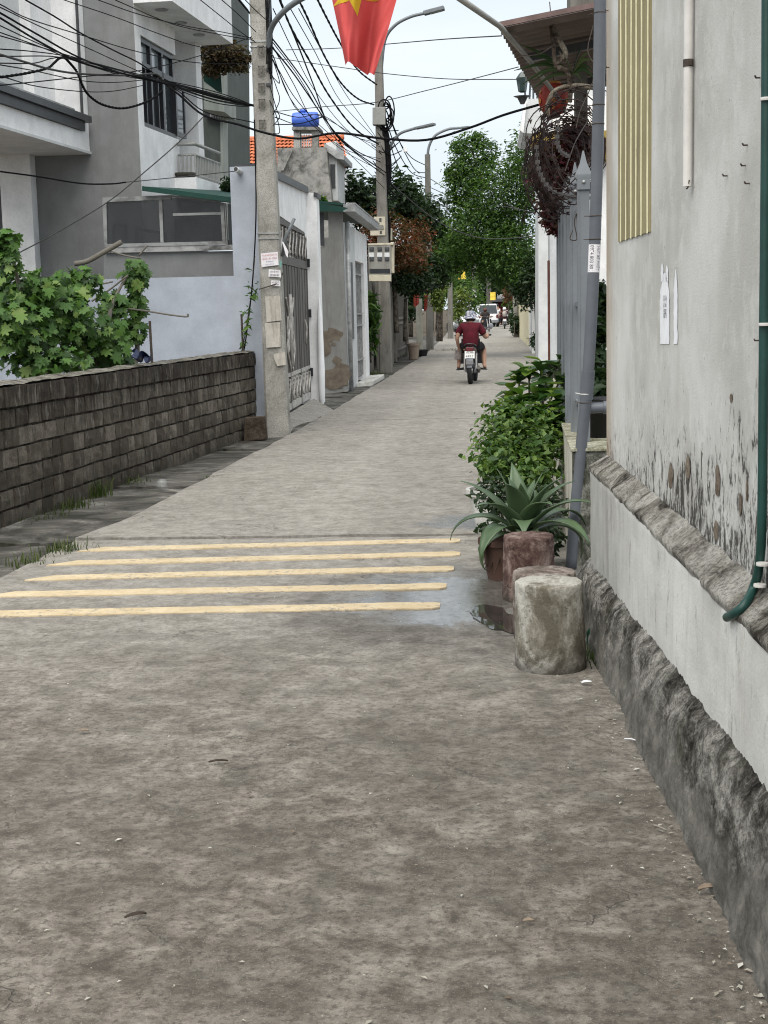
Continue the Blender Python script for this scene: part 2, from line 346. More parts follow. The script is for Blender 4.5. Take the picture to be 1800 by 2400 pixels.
# ================================================================ near right house
HR = R_(-2.9); P3 = Vector((.51, 5.77, 0))
def wp(off, Y, z=0):
    """point on the right house: offset into the house from the foundation foot, at depth Y"""
    s = (Y-P3.y)/math.cos(HR); p = P3+HD(HR)*s+HN(HR)*off; p.z = z; return p
def m_upper():
    m = MT('weathered_white_plaster', .9, .15); X, Y, Z = m.sep()
    sv = m.scale(m.pos(), (2.4, 2.4, .5)); st = m.noise(2.2, 9, .72, sv, .5); cl = m.noise(1.3, 6, .6); fn = m.noise(120, 4, .7)
    col = m.ramp(cl, [(.40, (.46, .453, .422)), (.60, (.60, .598, .572))])
    col = m.mix(m.math('MULTIPLY', m.ramp(st, [(.50, 0), (.64, 1)]), .26), col, (.42, .395, .355))
    bt = m.noise(4.5, 9, .72); col = m.mix(m.math('MULTIPLY', m.ramp(bt, [(.50, 0), (.58, 1)]), .35), col, (.68, .675, .65))
    # rough unpainted flaking zone and mould that grows up from the ledge
    lo = m.n('MapRange', {0: m.math('ADD', Z, m.math('MULTIPLY', m.math('SUBTRACT', cl, .5), .9)), 1: 1.45, 2: .82}).outputs[0]
    fl = m.noise(30, 6, .75, m.scale(m.pos(), (1, 1, .6)))
    col = m.mix(m.math('MULTIPLY', m.math('MULTIPLY', m.ramp(fl, [(.42, 1), (.58, 0)]), lo), .6), col, (.36, .35, .325))
    md = m.noise(17, 10, .8, m.scale(m.pos(), (1.3, 1.3, .62)), .3)
    thr = m.math('ADD', md, m.math('MULTIPLY', lo, .20))
    thr = m.math('ADD', thr, m.math('MULTIPLY', m.n('MapRange', {0: Y, 1: 6.6, 2: 3.9}).outputs[0], .08))
    mk = m.math('MULTIPLY', m.ramp(thr, [(.70, 0), (.76, 1)]), m.ramp(lo, [(0, 0), (.3, 1)]))
    col = m.mix(m.math('MULTIPLY', mk, .92), col, (.035, .03, .026))
    br = m.ramp(m.noise(5.5, 5, .6, m.scale(m.pos(), (1.5, 1.5, .5))), [(.68, 0), (.71, 1)])
    col = m.mix(m.math('MULTIPLY', br, m.ramp(lo, [(0, 0), (.5, .85)])), col, (.27, .21, .155))
    pk = m.ramp(m.vor(16, m.scale(m.pos(), (1, 1, .55))), [(.045, 1), (.06, 0)])
    col = m.mix(m.math('MULTIPLY', pk, .7), col, (.17, .15, .13))
    ed = m.n('MapRange', {0: m.math('ADD', Y, m.math('MULTIPLY', m.math('SUBTRACT', st, .5), .5)), 1: 6.85, 2: 7.12}).outputs[0]
    col = m.mix(m.math('MULTIPLY', ed, .6), col, (.34, .25, .16))
    m.set('Base Color', col)
    h = m.math('ADD', m.math('MULTIPLY', fn, .6), m.math('MULTIPLY', m.math('MULTIPLY', fl, lo), 1.8)); h = m.math('SUBTRACT', h, m.math('MULTIPLY', mk, .5))
    m.bump(h, .35, .012); return m.m
def m_plinth():
    m = MT('streaked_plinth_render', .9, .15); X, Y, Z = m.sep()
    st = m.noise(2.6, 9, .72, m.scale(m.pos(), (2.2, 2.2, .45)), .5); cl = m.noise(1.8, 6, .6)
    col = m.ramp(cl, [(.38, (.50, .49, .455)), (.62, (.64, .635, .60))])
    col = m.mix(m.math('MULTIPLY', m.ramp(st, [(.52, 0), (.66, 1)]), .35), col, (.34, .32, .275))
    far = m.n('MapRange', {0: m.math('ADD', Y, m.math('MULTIPLY', m.math('SUBTRACT', st, .5), 3.)), 1: 5.3, 2: 7.0}).outputs[0]
    col = m.mix(m.math('MULTIPLY', far, .55), col, (.19, .185, .165))
    dk = m.ramp(m.noise(7, 10, .8, m.scale(m.pos(), (1.6, 1.6, .6))), [(.57, 0), (.65, 1)])
    col = m.mix(m.math('MULTIPLY', dk, .5), col, (.09, .085, .075))
    m.set('Base Color', col); m.bump(m.noise(70, 5, .7), .35, .01); return m.m
def m_rough(name, lo, mid, hi, scale=6, bump=.9, foot=None):
    m = MT(name, .95, .12)
    a = m.noise(scale, 10, .75, dist=.5); b = m.noise(75, 7, .8)
    col = m.ramp(a, [(.39, lo), (.48, mid), (.59, hi)])
    col = m.mix(m.math('MULTIPLY', m.ramp(b, [(.42, 1), (.53, 0)]), .6), col, tuple(x*.6 for x in lo))
    col = m.mix(m.math('MULTIPLY', m.ramp(m.noise(3.3, 5), [(.56, 0), (.7, 1)]), .25), col, (.09, .10, .05))
    if foot:                                              # smoother cement coat low down, its edge ragged
        zz = m.math('ADD', m.sep()[2], m.math('MULTIPLY', m.math('SUBTRACT', m.noise(3.4, 8, .7), .5), .55))
        fk = m.n('MapRange', {0: zz, 1: .24, 2: .12}).outputs[0]
        col = m.mix(m.math('MULTIPLY', fk, .8), col, m.ramp(m.noise(9, 8, .75), [(.4, tuple(x*.62 for x in foot)), (.6, tuple(x*1.25 for x in foot))]))
    m.set('Base Color', col); m.bump(m.math('ADD', m.math('MULTIPLY', a, 2), b), bump, .02); return m.m
UP, PL = m_upper(), m_plinth()
LEDGE = m_rough('crumbling_ledge', (.05, .044, .036), (.33, .31, .27), (.56, .54, .49), 4.5)
FOUND = m_rough('black_stained_foundation', (.016, .014, .012), (.12, .113, .098), (.42, .405, .365), 4.6, .9, (.22, .21, .185))
house = thing('house', wp(.2, 3.5), 'white house with weathered plaster wall and crumbling plinth at right edge', 'house')
def sweep(name, prof, y0, y1, ny, amp, mat, sc=3., np_=22, parent=None, zslope=0.0):
    d = [0]
    for (a, b), (c, e) in zip(prof, prof[1:]): d.append(d[-1]+math.hypot(c-a, e-b))
    po = lambda q: (float(np.interp(q, [x/d[-1] for x in d], [p[0] for p in prof])), float(np.interp(q, [x/d[-1] for x in d], [p[1] for p in prof])))
    mb = MB()
    def P(u, v):
        Y = y0+(y1-y0)*v; o, z = po(u)
        k = fbm(Y*sc, z*sc*1.3, o*sc+2.2, 5)*amp*.7+(abs(fbm(Y*17, z*17, o*17, 3))-.3)*amp*.7
        k2 = fbm(Y*sc*.45, z*2, 7.7, 3)*amp*.8
        return wp(o-(k+k2), Y, z+k*.6+zslope*(Y-5))
    mb.grid(P, np_, ny); return mb.build(name, mat, parent, smooth=True)
w = MB(); w.prism([wp(.15, -1.5, .70), wp(.15, 7.15, .70), wp(.15, 7.15, 7), wp(.15, -1.5, 7)], HN(HR)*.3)
w.build('wall', UP, house, bevel=.012)
sweep('plinth', [(.07, .2), (.07, .76), (.15, .78)], -1.5, 7.12, 160, .006, PL, 2.2, 26, house, .012)
sweep('ledge', [(.069, .742), (.060, .768), (.09, .79), (.158, .838)], -1.5, 7.13, 700, .010, LEDGE, 7, 14, house, .012)
sweep('foundation', [(-.03, -.08), (-.02, .0), (-.010, .08), (.002, .17), (.018, .25), (.04, .315), (.085, .365)], -1.5, 7.25, 700, .017, FOUND, 3.4, 38, house, -.022)
# chipped spots in the plaster with the brown coat showing
BROWNPL = m_rough('brown_undercoat', (.12, .09, .065), (.21, .17, .13), (.28, .23, .18), 14, .4)
def chip(px, py, hw, hh, k):
    c = ON(px, py, wp(.15, 5), HR); mb = MB(); n = 18; pts = []
    for i in range(n):
        t = 2*math.pi*i/n; r = 1+.45*fbm(math.cos(t)*1.5+k*7, math.sin(t)*1.5, k)
        pts.append(c+HD(HR)*(hw*r*math.cos(t))+Vector((0, 0, hh*r*math.sin(t)))-HN(HR)*.0025)
    mb.add(pts, [tuple(range(n))]); mb.build('plaster_chip', BROWNPL, house)
for k, (x, y, a, b) in enumerate([(1573, 1118, .05, .05), (1613, 1095, .04, .045), (1684, 1130, .04, .048), (1680, 1245, .035, .03), (1715, 932, .018, .014), (1737, 1185, .018, .035), (1752, 1150, .014, .03)]): chip(x, y, a, b, k+.3)
# ribbed painted panel high on the wall
OLV = stained('olive_panel_paint', (.31, .27, .15), (.16, .13, .085), .6, True, .8, .2)
CRM = plain('cream_rib_paint', (.80, .75, .50), .7, .08, 20, bump=.15)
pa = [ON(1452, 568, wp(.15, 5), HR), ON(1527, 541, wp(.15, 5), HR)]
yb, ya, zb = pa[0].y, pa[1].y, (pa[0].z+pa[1].z)/2
pn = MB(); pn.prism([wp(.15, yb, zb), wp(.15, ya, zb), wp(.15, ya, 4.4), wp(.15, yb, 4.4)], -HN(HR)*.006); panel = pn.build('ribbed_panel', OLV, house)
for i in range(6):
    yc = yb+(ya-yb)*(.11+.163*i+rnd.uniform(-.012, .012)); mb = MB(); L = []; Rr = []
    for j in range(61):
        z = zb-.004+(4.4-zb)*j/60; ww = .010+.0025*fbm(z*9, i*3, .5); wob = .006*fbm(z*4, i*7, 1)
        L.append(wp(.144, yc-ww+wob, z)); Rr.append(wp(.144, yc+ww+wob, z))
    o = -HN(HR)*.0025; k = 61
    mb.add(L+Rr+[p*1+o for p in L]+[p*1+o for p in Rr], [(2*k+i2, 2*k+i2+1, 3*k+i2+1, 3*k+i2) for i2 in range(60)]+[(i2, i2+1, 2*k+i2+1, 2*k+i2) for i2 in range(60)]+[(k+i2, k+i2+1, 3*k+i2+1, 3*k+i2) for i2 in range(60)]+[(0, k, 3*k, 2*k)])
    mb.build('rib', CRM, panel)
# small iron hooks left in the plaster
IRON = plain('rusty_iron', (.075, .06, .05), .8, .3, 40, .3)
for x, y in ((1752, 340), (1748, 388), (1705, 412), (1757, 430), (1782, 182), (1780, 798), (1428, 158), (1426, 25)):
    c = ON(x, y, wp(.15, 5), HR); mb = MB(); n = -HN(HR)
    mb.tube([c, c+n*.012, c+n*.016+Vector((0, -.008, .004)), c+n*.016+Vector((0, -.018, .001))], .0025, 6); mb.build('iron_hook', IRON, house)
# white conduit with a clamp
WPVC = plain('white_conduit_plastic', (.62, .60, .57), .45, .08, 9, spec=.4); 
c1 = ON(1611, 437, wp(.13, 5), HR); cp = thing('conduit_pipe', c1, 'white plastic conduit pipe clamped high on the weathered wall', 'pipe')
mb = MB(); mb.tube([c1, Vector((c1.x, c1.y, c1.z+.9)), Vector((c1.x, c1.y, 5.5))], .0155, 16); mb.build('pipe', WPVC, cp, True, angle=40)
mb = MB(); mb.lathe([(.0175, -.012), (.0175, .012)], (c1.x, c1.y, ON(1611, 150, wp(.13, 5), HR).z), 16); mb.box((c1.x+.004, c1.y-.022, ON(1611, 150, wp(.13, 5), HR).z), (.006, .016, .02)); mb.build('clamp', IRON, cp)
mb = MB(); mb.tube([c1+Vector((.004, -.014, .02)), c1+Vector((0, -.012, -.004)), c1+Vector((0, .014, -.006))], .003, 6); mb.build('wire_tie', IRON, cp)
# dark green hose
TEAL = plain('dark_green_hose', (.010, .046, .038), .45, .15, 12, spec=.4)
def on_ledge(px, py, r=.013):
    for k in range(140):
        o = .02+k*.001; p = ON(px, py, wp(o, 5), HR)
        if p.z <= float(np.interp(o, (.06, .09, .158), (.768, .79, .838)))+.012*(p.y-5)+r and o > .058: break
    return p
hs = [ON(1797, -120, wp(.125, 5), HR), ON(1795, 300, wp(.125, 5), HR), ON(1790, 800, wp(.125, 5), HR), ON(1786, 1200, wp(.125, 5), HR), ON(1780, 1320, wp(.125, 5), HR), ON(1766, 1378, wp(.118, 5), HR), on_ledge(1746, 1416), on_ledge(1722, 1438), on_ledge(1704, 1447)]
ho = thing('hose', hs[-1], 'dark green hose running down the wall and curling over the ledge', 'hose')
mb = MB(); mb.tube(cat_rom(hs, 6), .0130, 14); mb.build('hose_tube', TEAL, ho, True, angle=50)
for x, y in ((1787, 1322), (1781, 1372), (1797, 232), (1793, 760)):
    c = ON(x, y, wp(.125, 5), HR); mb = MB(); mb.lathe([(.017, -.004), (.0175, 0), (.017, .004)], c, 14); mb.bar(c, c+Vector((.0, .035, .002)), .004, .004); mb.build('cable_tie', WPVC, ho)
# torn poster: two ragged strips of white paper with remains of print
PAPER = plain('white_paper', (.80, .81, .83), .8, .06, 15)
INK = plain('black_print', (.035, .035, .04), .8, .1)
def text_mesh(s, size):
    cu = bpy.data.curves.new('t', 'FONT'); cu.body = s; cu.size = size; cu.align_x = 'CENTER'; cu.align_y = 'CENTER'; cu.resolution_u = 2
    ob = bpy.data.objects.new('t', cu); COL.objects.link(ob); dg = bpy.context.evaluated_depsgraph_get(); dg.update()
    me = bpy.data.meshes.new_from_object(ob.evaluated_get(dg)); bpy.data.objects.remove(ob); return me
def put_text(s, size, mat, parent, center, ex, ey, sx=1.0, name='lettering', bow=None):
    """flat print: mesh text laid with its x axis along ex and y axis along ey"""
    me = text_mesh(s, size); me.name = name; me.materials.clear(); me.materials.append(mat)
    ex, ey = Vector(ex).normalized(), Vector(ey).normalized(); n = ex.cross(ey)
    for v in me.vertices:
        q = ex*(v.co.x*sx)+ey*v.co.y
        if bow: q = bow(v.co.x*sx, v.co.y)
        v.co = q
    o = bpy.data.objects.new(name, me); COL.objects.link(o); attach(o, parent, Vector(center)); return o
po = thing('torn_poster', ON(1563, 720, wp(.147, 5), HR), 'torn remains of a white paper poster on the plaster wall', 'poster')
def strip(xa, xb, yt, yb_, k, jag):
    L = []; Rr = []; n = 26
    for j in range(n+1):
        y = yt+(yb_-yt)*j/n; cx = (xa+xb)/2; hw = (xb-xa)/2*(1-.08*abs(fbm(y*.05, k, 1)))
        e = min(1, j/7) if jag else 1; hw2 = hw*(.25+.75*e)
        off = 2*fbm(y*.04, k*3, 2); L.append(ON(cx-hw2+off, y, wp(.1475, 5), HR)); Rr.append(ON(cx+hw2+off*.5, y, wp(.1475, 5), HR))
    mb = MB(); mb.add(L+Rr, [(i, i+1, n+2+i, n+1+i) for i in range(n)]); return mb.build('paper_strip', PAPER, po)
strip(1547, 1569, 640, 806, 1, True); strip(1549, 1555, 617, 660, 2, True); strip(1560, 1566, 622, 660, 3, True); strip(1579, 1588, 632, 806, 4, True)
for s, y in (('12-1ji', 699), ('ủ bo', 714), ('long', 727), ('107 t', 740)):
    put_text(s, .028, INK, po, ON(1558, y, wp(.146, 5), HR), -HD(HR), (0, 0, 1), 1.25)
# ================================================================ block wall on the left
def m_block(name, cap):
    m = MT(name, .95, .12); X, Y, Z = m.sep(); r = m.rnd()
    a = m.noise(7, 8, .7); b = m.noise(60, 5, .7); st = m.noise(2.4, 8, .7, m.scale(m.pos(), (5, 5, .7)))
    base = m.ramp(r, [(0, (.07, .058, .046)), (.5, (.14, .12, .097)), (1, (.225, .20, .165))])
    col = m.mix(m.math('MULTIPLY', m.ramp(a, [(.42, 1), (.56, 0)]), .55), base, (.05, .044, .037))
    col = m.mix(m.math('MULTIPLY', m.ramp(b, [(.38, 1), (.55, 0)]), .45), col, (.045, .04, .033))
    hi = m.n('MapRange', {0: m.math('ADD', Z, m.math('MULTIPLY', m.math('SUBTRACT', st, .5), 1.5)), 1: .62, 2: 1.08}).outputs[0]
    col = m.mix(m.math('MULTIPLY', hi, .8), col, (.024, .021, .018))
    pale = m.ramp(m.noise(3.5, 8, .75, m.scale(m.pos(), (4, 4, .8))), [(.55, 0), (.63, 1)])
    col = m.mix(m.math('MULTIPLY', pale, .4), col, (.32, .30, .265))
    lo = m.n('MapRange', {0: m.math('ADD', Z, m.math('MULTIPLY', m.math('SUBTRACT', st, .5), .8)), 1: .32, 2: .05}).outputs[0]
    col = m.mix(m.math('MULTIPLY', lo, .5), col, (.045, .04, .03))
    m.set('Base Color', col); m.bump(m.math('ADD', m.math('MULTIPLY', a, 1.5), b), .8, .012); return m.m
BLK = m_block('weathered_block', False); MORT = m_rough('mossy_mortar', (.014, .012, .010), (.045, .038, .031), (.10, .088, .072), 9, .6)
HB = R_(4.9); PB = Vector((-3.59, 12.34, 0))
def bp(s, off=0, z=0): p = PB+HD(HB)*s-HN(HB)*off; p.z = z; return p          # off: into the yard
S0, S1 = -3.6, 6.30
bw = thing('block_wall', bp(1.5), 'low wall of dark weathered concrete blocks beside the pavement', 'wall')
mb = MB(); mb.prism([bp(S0, .009, -.1), bp(S1, .009, -.1), bp(S1, .009, 1.06), bp(S0, .009, 1.06)], -HN(HB)*.16); mb.build('mortar_core', MORT, bw)
def block_mesh(k):
    rr = random.Random(k); bm = bmesh.new(); bmesh.ops.create_cube(bm, size=1)
    bmesh.ops.subdivide_edges(bm, edges=[e for e in bm.edges], cuts=1, use_grid_fill=True)
    for v in bm.verts:
        for i in range(3): v.co[i] += rr.uniform(-.03, .03) if abs(v.co[i]) > .4 else rr.uniform(-.05, .05)
        if abs(v.co.x) > .4 and abs(v.co.z) > .4: v.co.x *= .975; v.co.z *= .95
    me = bpy.data.meshes.new('brick'); bm.to_mesh(me); bm.free(); me.materials.append(BLK); return me
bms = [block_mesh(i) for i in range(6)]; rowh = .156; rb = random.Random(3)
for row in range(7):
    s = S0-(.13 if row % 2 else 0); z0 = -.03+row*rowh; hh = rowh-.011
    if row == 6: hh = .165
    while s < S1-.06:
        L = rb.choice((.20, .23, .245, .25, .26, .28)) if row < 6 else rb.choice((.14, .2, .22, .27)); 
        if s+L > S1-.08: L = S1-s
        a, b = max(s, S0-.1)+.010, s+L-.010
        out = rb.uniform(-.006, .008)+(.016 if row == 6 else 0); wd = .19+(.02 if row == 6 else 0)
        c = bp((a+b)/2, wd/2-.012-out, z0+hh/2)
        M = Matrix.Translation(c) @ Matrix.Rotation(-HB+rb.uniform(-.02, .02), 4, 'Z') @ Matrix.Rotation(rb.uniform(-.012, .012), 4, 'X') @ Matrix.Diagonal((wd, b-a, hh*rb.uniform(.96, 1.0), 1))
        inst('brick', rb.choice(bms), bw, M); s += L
mb = MB(); mb.grid(lambda u, v: bp(S0+(S1-S0)*v, -.012+.235*u, 1.083+.02*math.sin(math.pi*u)+.012*fbm(v*40, u*3, 1.5)), 6, 150); mb.build('mortar_capping', m_rough('capping_mortar', (.06, .055, .045), (.16, .15, .125), (.30, .285, .25), 8, .6), bw, True)
# ================================================================ left side: modern houses, lean-to, gate, plastered house
WHITE = stained('white_wall_paint', (.84, .84, .835), (.5, .5, .485), .16, True, .8, .1)
GREYW = stained('grey_wall_paint', (.235, .24, .238), (.17, .165, .155), .35, True, .85, .12)
PALEG = stained('pale_grey_paint', (.60, .615, .61), (.42, .42, .41), .14, True, .85, .1)
BLUEW = stained('pale_blue_wall_paint', (.43, .465, .525), (.33, .35, .39), .2, False, .85, .1)
DKFR = plain('black_window_frame', (.02, .022, .026), .35, .2, 5, spec=.5)
GREENM = stained('dark_green_roof_metal', (.015, .062, .048), (.035, .05, .045), .4, True, .5, .05)
STEEL = plain('galvanised_steel', (.33, .335, .33), .5, .25, 8, metal=.3)
def m_glass(name, tint, alpha=.0, rough=.06):
    m = MT(name, rough, .6); m.set('Base Color', m.ramp(m.noise(1.2, 4), [(.35, tuple(x*.6 for x in tint)), (.65, tint)])); 
    if alpha: m.set('Alpha', 1-alpha)
    return m.m
GLASS = m_glass('window_glass', (.05, .06, .065)); GLASSB = m_glass('pale_window_glass', (.30, .34, .36), 0, .12)
def FP(mb, px, Y, th): return mb.prism([A(x, y, Y) for x, y in px], (0, th, 0))
def vplane(p0, h, s0, s1, z0, z1, out0, out1):
    """box on a street-facing plane: s along heading h from p0, z range, offsets outwards (+ towards the lane)"""
    d, n = HD(h), HN(h); mb = MB()
    q = [Vector(p0)+d*s+n*o for s, o in ((s0, out0), (s1, out0), (s1, out1), (s0, out1))]
    for p in q: p.z = z0
    return mb.prism(q, (0, 0, z1-z0))
H2 = R_(4.43); YG = 20.0
c2 = A(331, 420, YG); c2.z = 0
def s2(px, py): p = ON(px, py, c2, H2); return (p-c2).dot(HD(H2)), p.z
h2 = thing('modern_house', (c2.x-2, YG+2, 0), 'grey and white modern house with black framed window and balcony', 'house')
mb = MB(); mb.prism([Vector((-9.5, YG, .04)), Vector((c2.x-.001, YG, .04)), Vector((c2.x-.001, YG, 9.5)), Vector((-9.5, YG, 9.5))], (0, .22, 0)); mb.build('side_wall', GREYW, h2)
sw0, zw1 = s2(329, 83); sw1, _ = s2(411, 127); _, zw0 = s2(340, 299); zw1 = (zw1+s2(409, 127)[1])/2; zw0 = (zw0+s2(412, 322)[1])/2
send, _ = s2(474, 300); sw0 = max(.10, sw0)
for a, b, z0, z1 in ((.0, sw0, 2.4, 9.5), (sw0, sw1, 2.4, zw0), (sw0, sw1, zw1, 9.5), ):
    vplane(c2, H2, a+.0005, b, z0, z1, -.25, 0).build('wall', WHITE, h2)
vplane(c2, H2, sw1, send-.3, 2.4, 9.5, -.75, -.5).build('recessed_wall', PALEG, h2)
vplane(c2, H2, send-.3, send, 2.4, 9.5, -.75, .02).build('end_pier', WHITE, h2)
vplane(c2, H2, sw1-.1, sw1, 2.4, 9.5, -.5, -.25).build('wall_return', WHITE, h2)
zc_ = s2(366, 42)[1]
vplane(c2, H2, .0, send+.02, zc_, zc_+.9, -.24, .55).build('canopy', WHITE, h2)
for k in range(3):
    s = .5+k*.95; p = c2+HD(H2)*s+HN(H2)*.25; mb = MB(); mb.lathe([(.09, -.012), (.085, 0)], (p.x, p.y, zc_-.001), 20); mb.lathe([(.055, -.014), (.055, -.011)], (p.x, p.y, zc_), 16); mb.build('downlight', STEEL, h2)
# window with three sashes, transom and one leaf standing open
win = vplane(c2, H2, sw0, sw1, zw0, zw0+.07, -.13, -.03).build('window', DKFR, h2)
W = sw1-sw0; zt = zw0+(zw1-zw0)*.70
for a, b, z0, z1 in ((0, .07, zw0+.07, zw1), (W-.07, W, zw0+.07, zw1), (.07, W-.07, zw1-.07, zw1), (.07, W-.07, zt-.04, zt+.04), (W*.33-.035, W*.33+.035, zw0+.07, zw1-.07), (W*.66-.035, W*.66+.035, zw0+.07, zw1-.07), (W*.16, W*.16+.03, zw0+.07, zt-.04), (W*.5, W*.5+.03, zw0+.07, zt-.04)):
    vplane(c2, H2, sw0+a, sw0+b, z0, z1, -.125, -.035).build('frame_bar', DKFR, win)
for k in range(3):
    vplane(c2, H2, sw0+.05+k*W/3, sw0+(k+1)*W/3-.02, zt+.01, zw1-.05, -.10, -.09).build('pane', GLASSB, win)
    vplane(c2, H2, sw0+.05+k*W/3, sw0+(k+1)*W/3-.02, zw0+.05, zt-.02, -.10, -.09).build('pane', GLASS, win)
CURT = plain('white_curtain', (.5, .52, .54), .9, .2, 14)
mb = MB(); mb.grid(lambda u, v: c2+HD(H2)*(sw0+.05+(W-.1)*u)+HN(H2)*(-.17+.02*math.sin(u*60))+Vector((0, 0, zw0+.1+(zt-zw0)*v)), 80, 1); mb.build('curtain', CURT, win)
op = c2+HD(H2)*(sw1-.04)-HN(H2)*.03
mb = MB()
oh = H2+R_(62)
for a, b, z0, z1 in ((-.5, -.43, zw0+.06, zt-.03), (-.06, 0, zw0+.06, zt-.03), (-.43, -.06, zw0+.06, zw0+.13), (-.43, -.06, zt-.1, zt-.03)):
    q = vplane(op, oh-math.pi/2+R_(28), a+.5, b+.5, z0, z1, -.02, .02); mb.add(q.v, q.f)
mb.build('open_sash', DKFR, win)
vplane(op, oh-math.pi/2+R_(28), .07, .44, zw0+.12, zt-.1, -.004, .004).build('pane', GLASS, win)
# balcony
sb0, zb0 = s2(416, 419); sb1, _ = s2(416, 419); pbz = zb0
pb0 = c2+HD(H2)*sb0; Yb = pb0.y; po_ = A(460, 420, Yb); depth = (po_-pb0).xy.length; hb2 = H2
sbe = (ON(518, 440, (po_.x, po_.y), H2)-po_).dot(HD(H2))
bal = vplane(pb0, H2, -.15, sbe+.15, pbz-.28, pbz-.0, -.2, depth+.05).build('balcony', WHITE, h2)
RAILM = plain('grey_balcony_steel', (.36, .36, .34), .5, .1, 8, metal=.2)
zr = A(460, 337, Yb).z
mb = MB(); P_ = lambda s, o, z: Vector((*(pb0+HD(H2)*s+HN(H2)*o).xy, z))
mb.tube([P_(0, .02, zr), P_(0, depth, zr), P_(sbe, depth, zr)], .03, 8); mb.tube([P_(0, .02, zr-.16), P_(0, depth, zr-.16), P_(sbe, depth, zr-.16)], .018, 8); mb.tube([P_(0, .02, pbz+.05), P_(0, depth, pbz+.05), P_(sbe, depth, pbz+.05)], .014, 6); mb.build('handrail', RAILM, bal, True)
for k in range(5):
    mb = MB(); o = .03+(depth-.03)*k/4; mb.tube([P_(0, o, pbz), P_(0, o, zr-.15)], .013, 6); mb.build('baluster', RAILM, bal)
for k in range(16):
    mb = MB(); s = sbe*(k+1)/16; mb.tube([P_(s, depth, pbz), P_(s, depth, zr-.15)], .013, 6); mb.build('baluster', RAILM, bal)
mb = MB(); mb.lathe([(.05, 0), (.15, .02), (.17, .07), (.16, .08), (.1, .085)], P_(-.02, depth*.45, pbz), 20); 
tag(mb.build('bonsai_tray', plain('dark_glazed_clay', (.05, .045, .035), .5, .3), None, True), 'dark oval tray planter on the balcony slab edge', 'planter')
# ---------------------------------------------------------------- white corner house with cantilevered upper floor
c1 = A(211, 362, YG-.01); 
h1 = thing('corner_house', (c1.x-1.5, YG-2, 0), 'white house with projecting upper floor and dark sill at left edge', 'house')
zs1 = c1.z; c1.z = 0
def s1f(px, py): p = ON(px, py, c1, H2); return (p-c1).dot(HD(H2)), p.z
ln = 7.0
jr = s1f(191, 150)[0]; zsill = s1f(188, 270)[1]; 
cant = vplane(c1, H2, -ln, 0, zs1, zsill-.21, -1.75, 0).build('upper_floor', WHITE, h1)
vplane(c1, H2, jr, -.0, zsill-.21, 9, -1.0, 0).build('corner_pier', WHITE, h1)
vplane(c1, H2, -ln, jr, zsill-.21, 9, -.9, -.55).build('recessed_panel', PALEG, h1)
vplane(c1, H2, jr-.75, jr, zsill-.21, 9, -.55, -.40).build('panel_step', WHITE, h1)
DKM = plain('dark_grey_metal', (.055, .058, .062), .45, .15, 6, spec=.4)
vplane(c1, H2, -ln, jr+.02, zsill-.085, zsill-.0, -.39, .10).build('sill', DKM, h1)
vplane(c1, H2, -ln, jr-.12, zsill-.205, zsill-.087, -.39, .05).build('sill_apron', DKM, h1)
vplane(c1, H2, -ln, jr-.35, zsill+.001, zsill+.06, -.39, .0).build('sill_upstand', STEEL, h1)
vplane(c1, H2, jr-.05, jr-.015, zsill, 9, -.03, -.0).build('corner_trim', DKM, h1)
vplane(c1, H2, -ln, 0.02, zs1+.0, zs1+.035, .0, .02).build('drip_edge', PALEG, h1)
STN = m_rough('pebble_mosaic', (.06, .055, .05), (.25, .24, .23), (.6, .59, .57), 22, .6)
a_, b_ = s1f(0, 150)[0], s1f(18, 150)[0]
vplane(c1, H2, a_-.6, b_, zsill+.14, s1f(8, 70)[1], -.55, -.50).build('mosaic_strip', STN, h1)
# ground floor: white pier and dark glazed doors
pw = A(94, 600, YG-.02); pv = A(28, 600, YG-.02)
mb = MB(); mb.prism([Vector((pv.x-.03, YG-.25, .04)), Vector((pw.x, YG-.25, .04)), Vector((pw.x, YG-.25, zs1)), Vector((pv.x-.03, YG-.25, zs1))], (0, .24, 0)); mb.build('ground_floor_pier', WHITE, h1)
zt1 = A(30, 433, YG-.3).z
mb = MB(); mb.box((pv.x-2.1, YG-.12, zt1/2), (4.1, .1, zt1)); gd = mb.build('glazed_door', GLASS, h1)
for k in range(4):
    mb = MB(); mb.box((pv.x-.08-.62*k, YG-.2, zt1/2), (.1, .08, zt1)); mb.build('frame_bar', DKFR, gd)
for z in (zt1-.05, zt1-.75, .9):
    mb = MB(); mb.box((pv.x-2.1, YG-.21, z), (4.1, .07, .1)); mb.build('frame_bar', DKFR, gd)
mb = MB(); mb.box((pv.x-2.1, YG-.14, (zt1+zs1)/2+.003), (4.14, .2, zs1-zt1-.006)); mb.build('door_head', PALEG, h1)
# ---------------------------------------------------------------- lean-to with cloudy glazing
YL = 19.2
lt = thing('lean_to', A(400, 640, YL), 'lean-to with cloudy old glazing under a dark green metal roof', 'lean-to')
LTF = stained('flaking_grey_paint', (.34, .35, .345), (.12, .12, .115), .8, False, .85, .3, 9)
mb = MB(); FP(mb, [(243, 742), (553, 735), (548, 588), (243, 593)], YL+.05, .12); mb.build('parapet', GREYW, lt)
def frame(px, th=.05, dy=0, name='frame_bar', mat=LTF):
    mb = MB(); FP(mb, px, YL-.02+dy, th); return mb.build(name, mat, lt)
frame([(240, 463), (400, 457), (400, 467), (240, 474)]); frame([(240, 474.2), (249, 474), (251, 572), (244, 572)]); frame([(245, 572), (530, 565), (530, 573), (245, 580)])
frame([(372, 468), (380, 467.5), (383, 568), (376, 568)]); frame([(400, 457), (545, 470), (545, 475), (400, 462)], dy=.003); frame([(516, 475), (524, 475.5), (529, 566), (521, 566)])
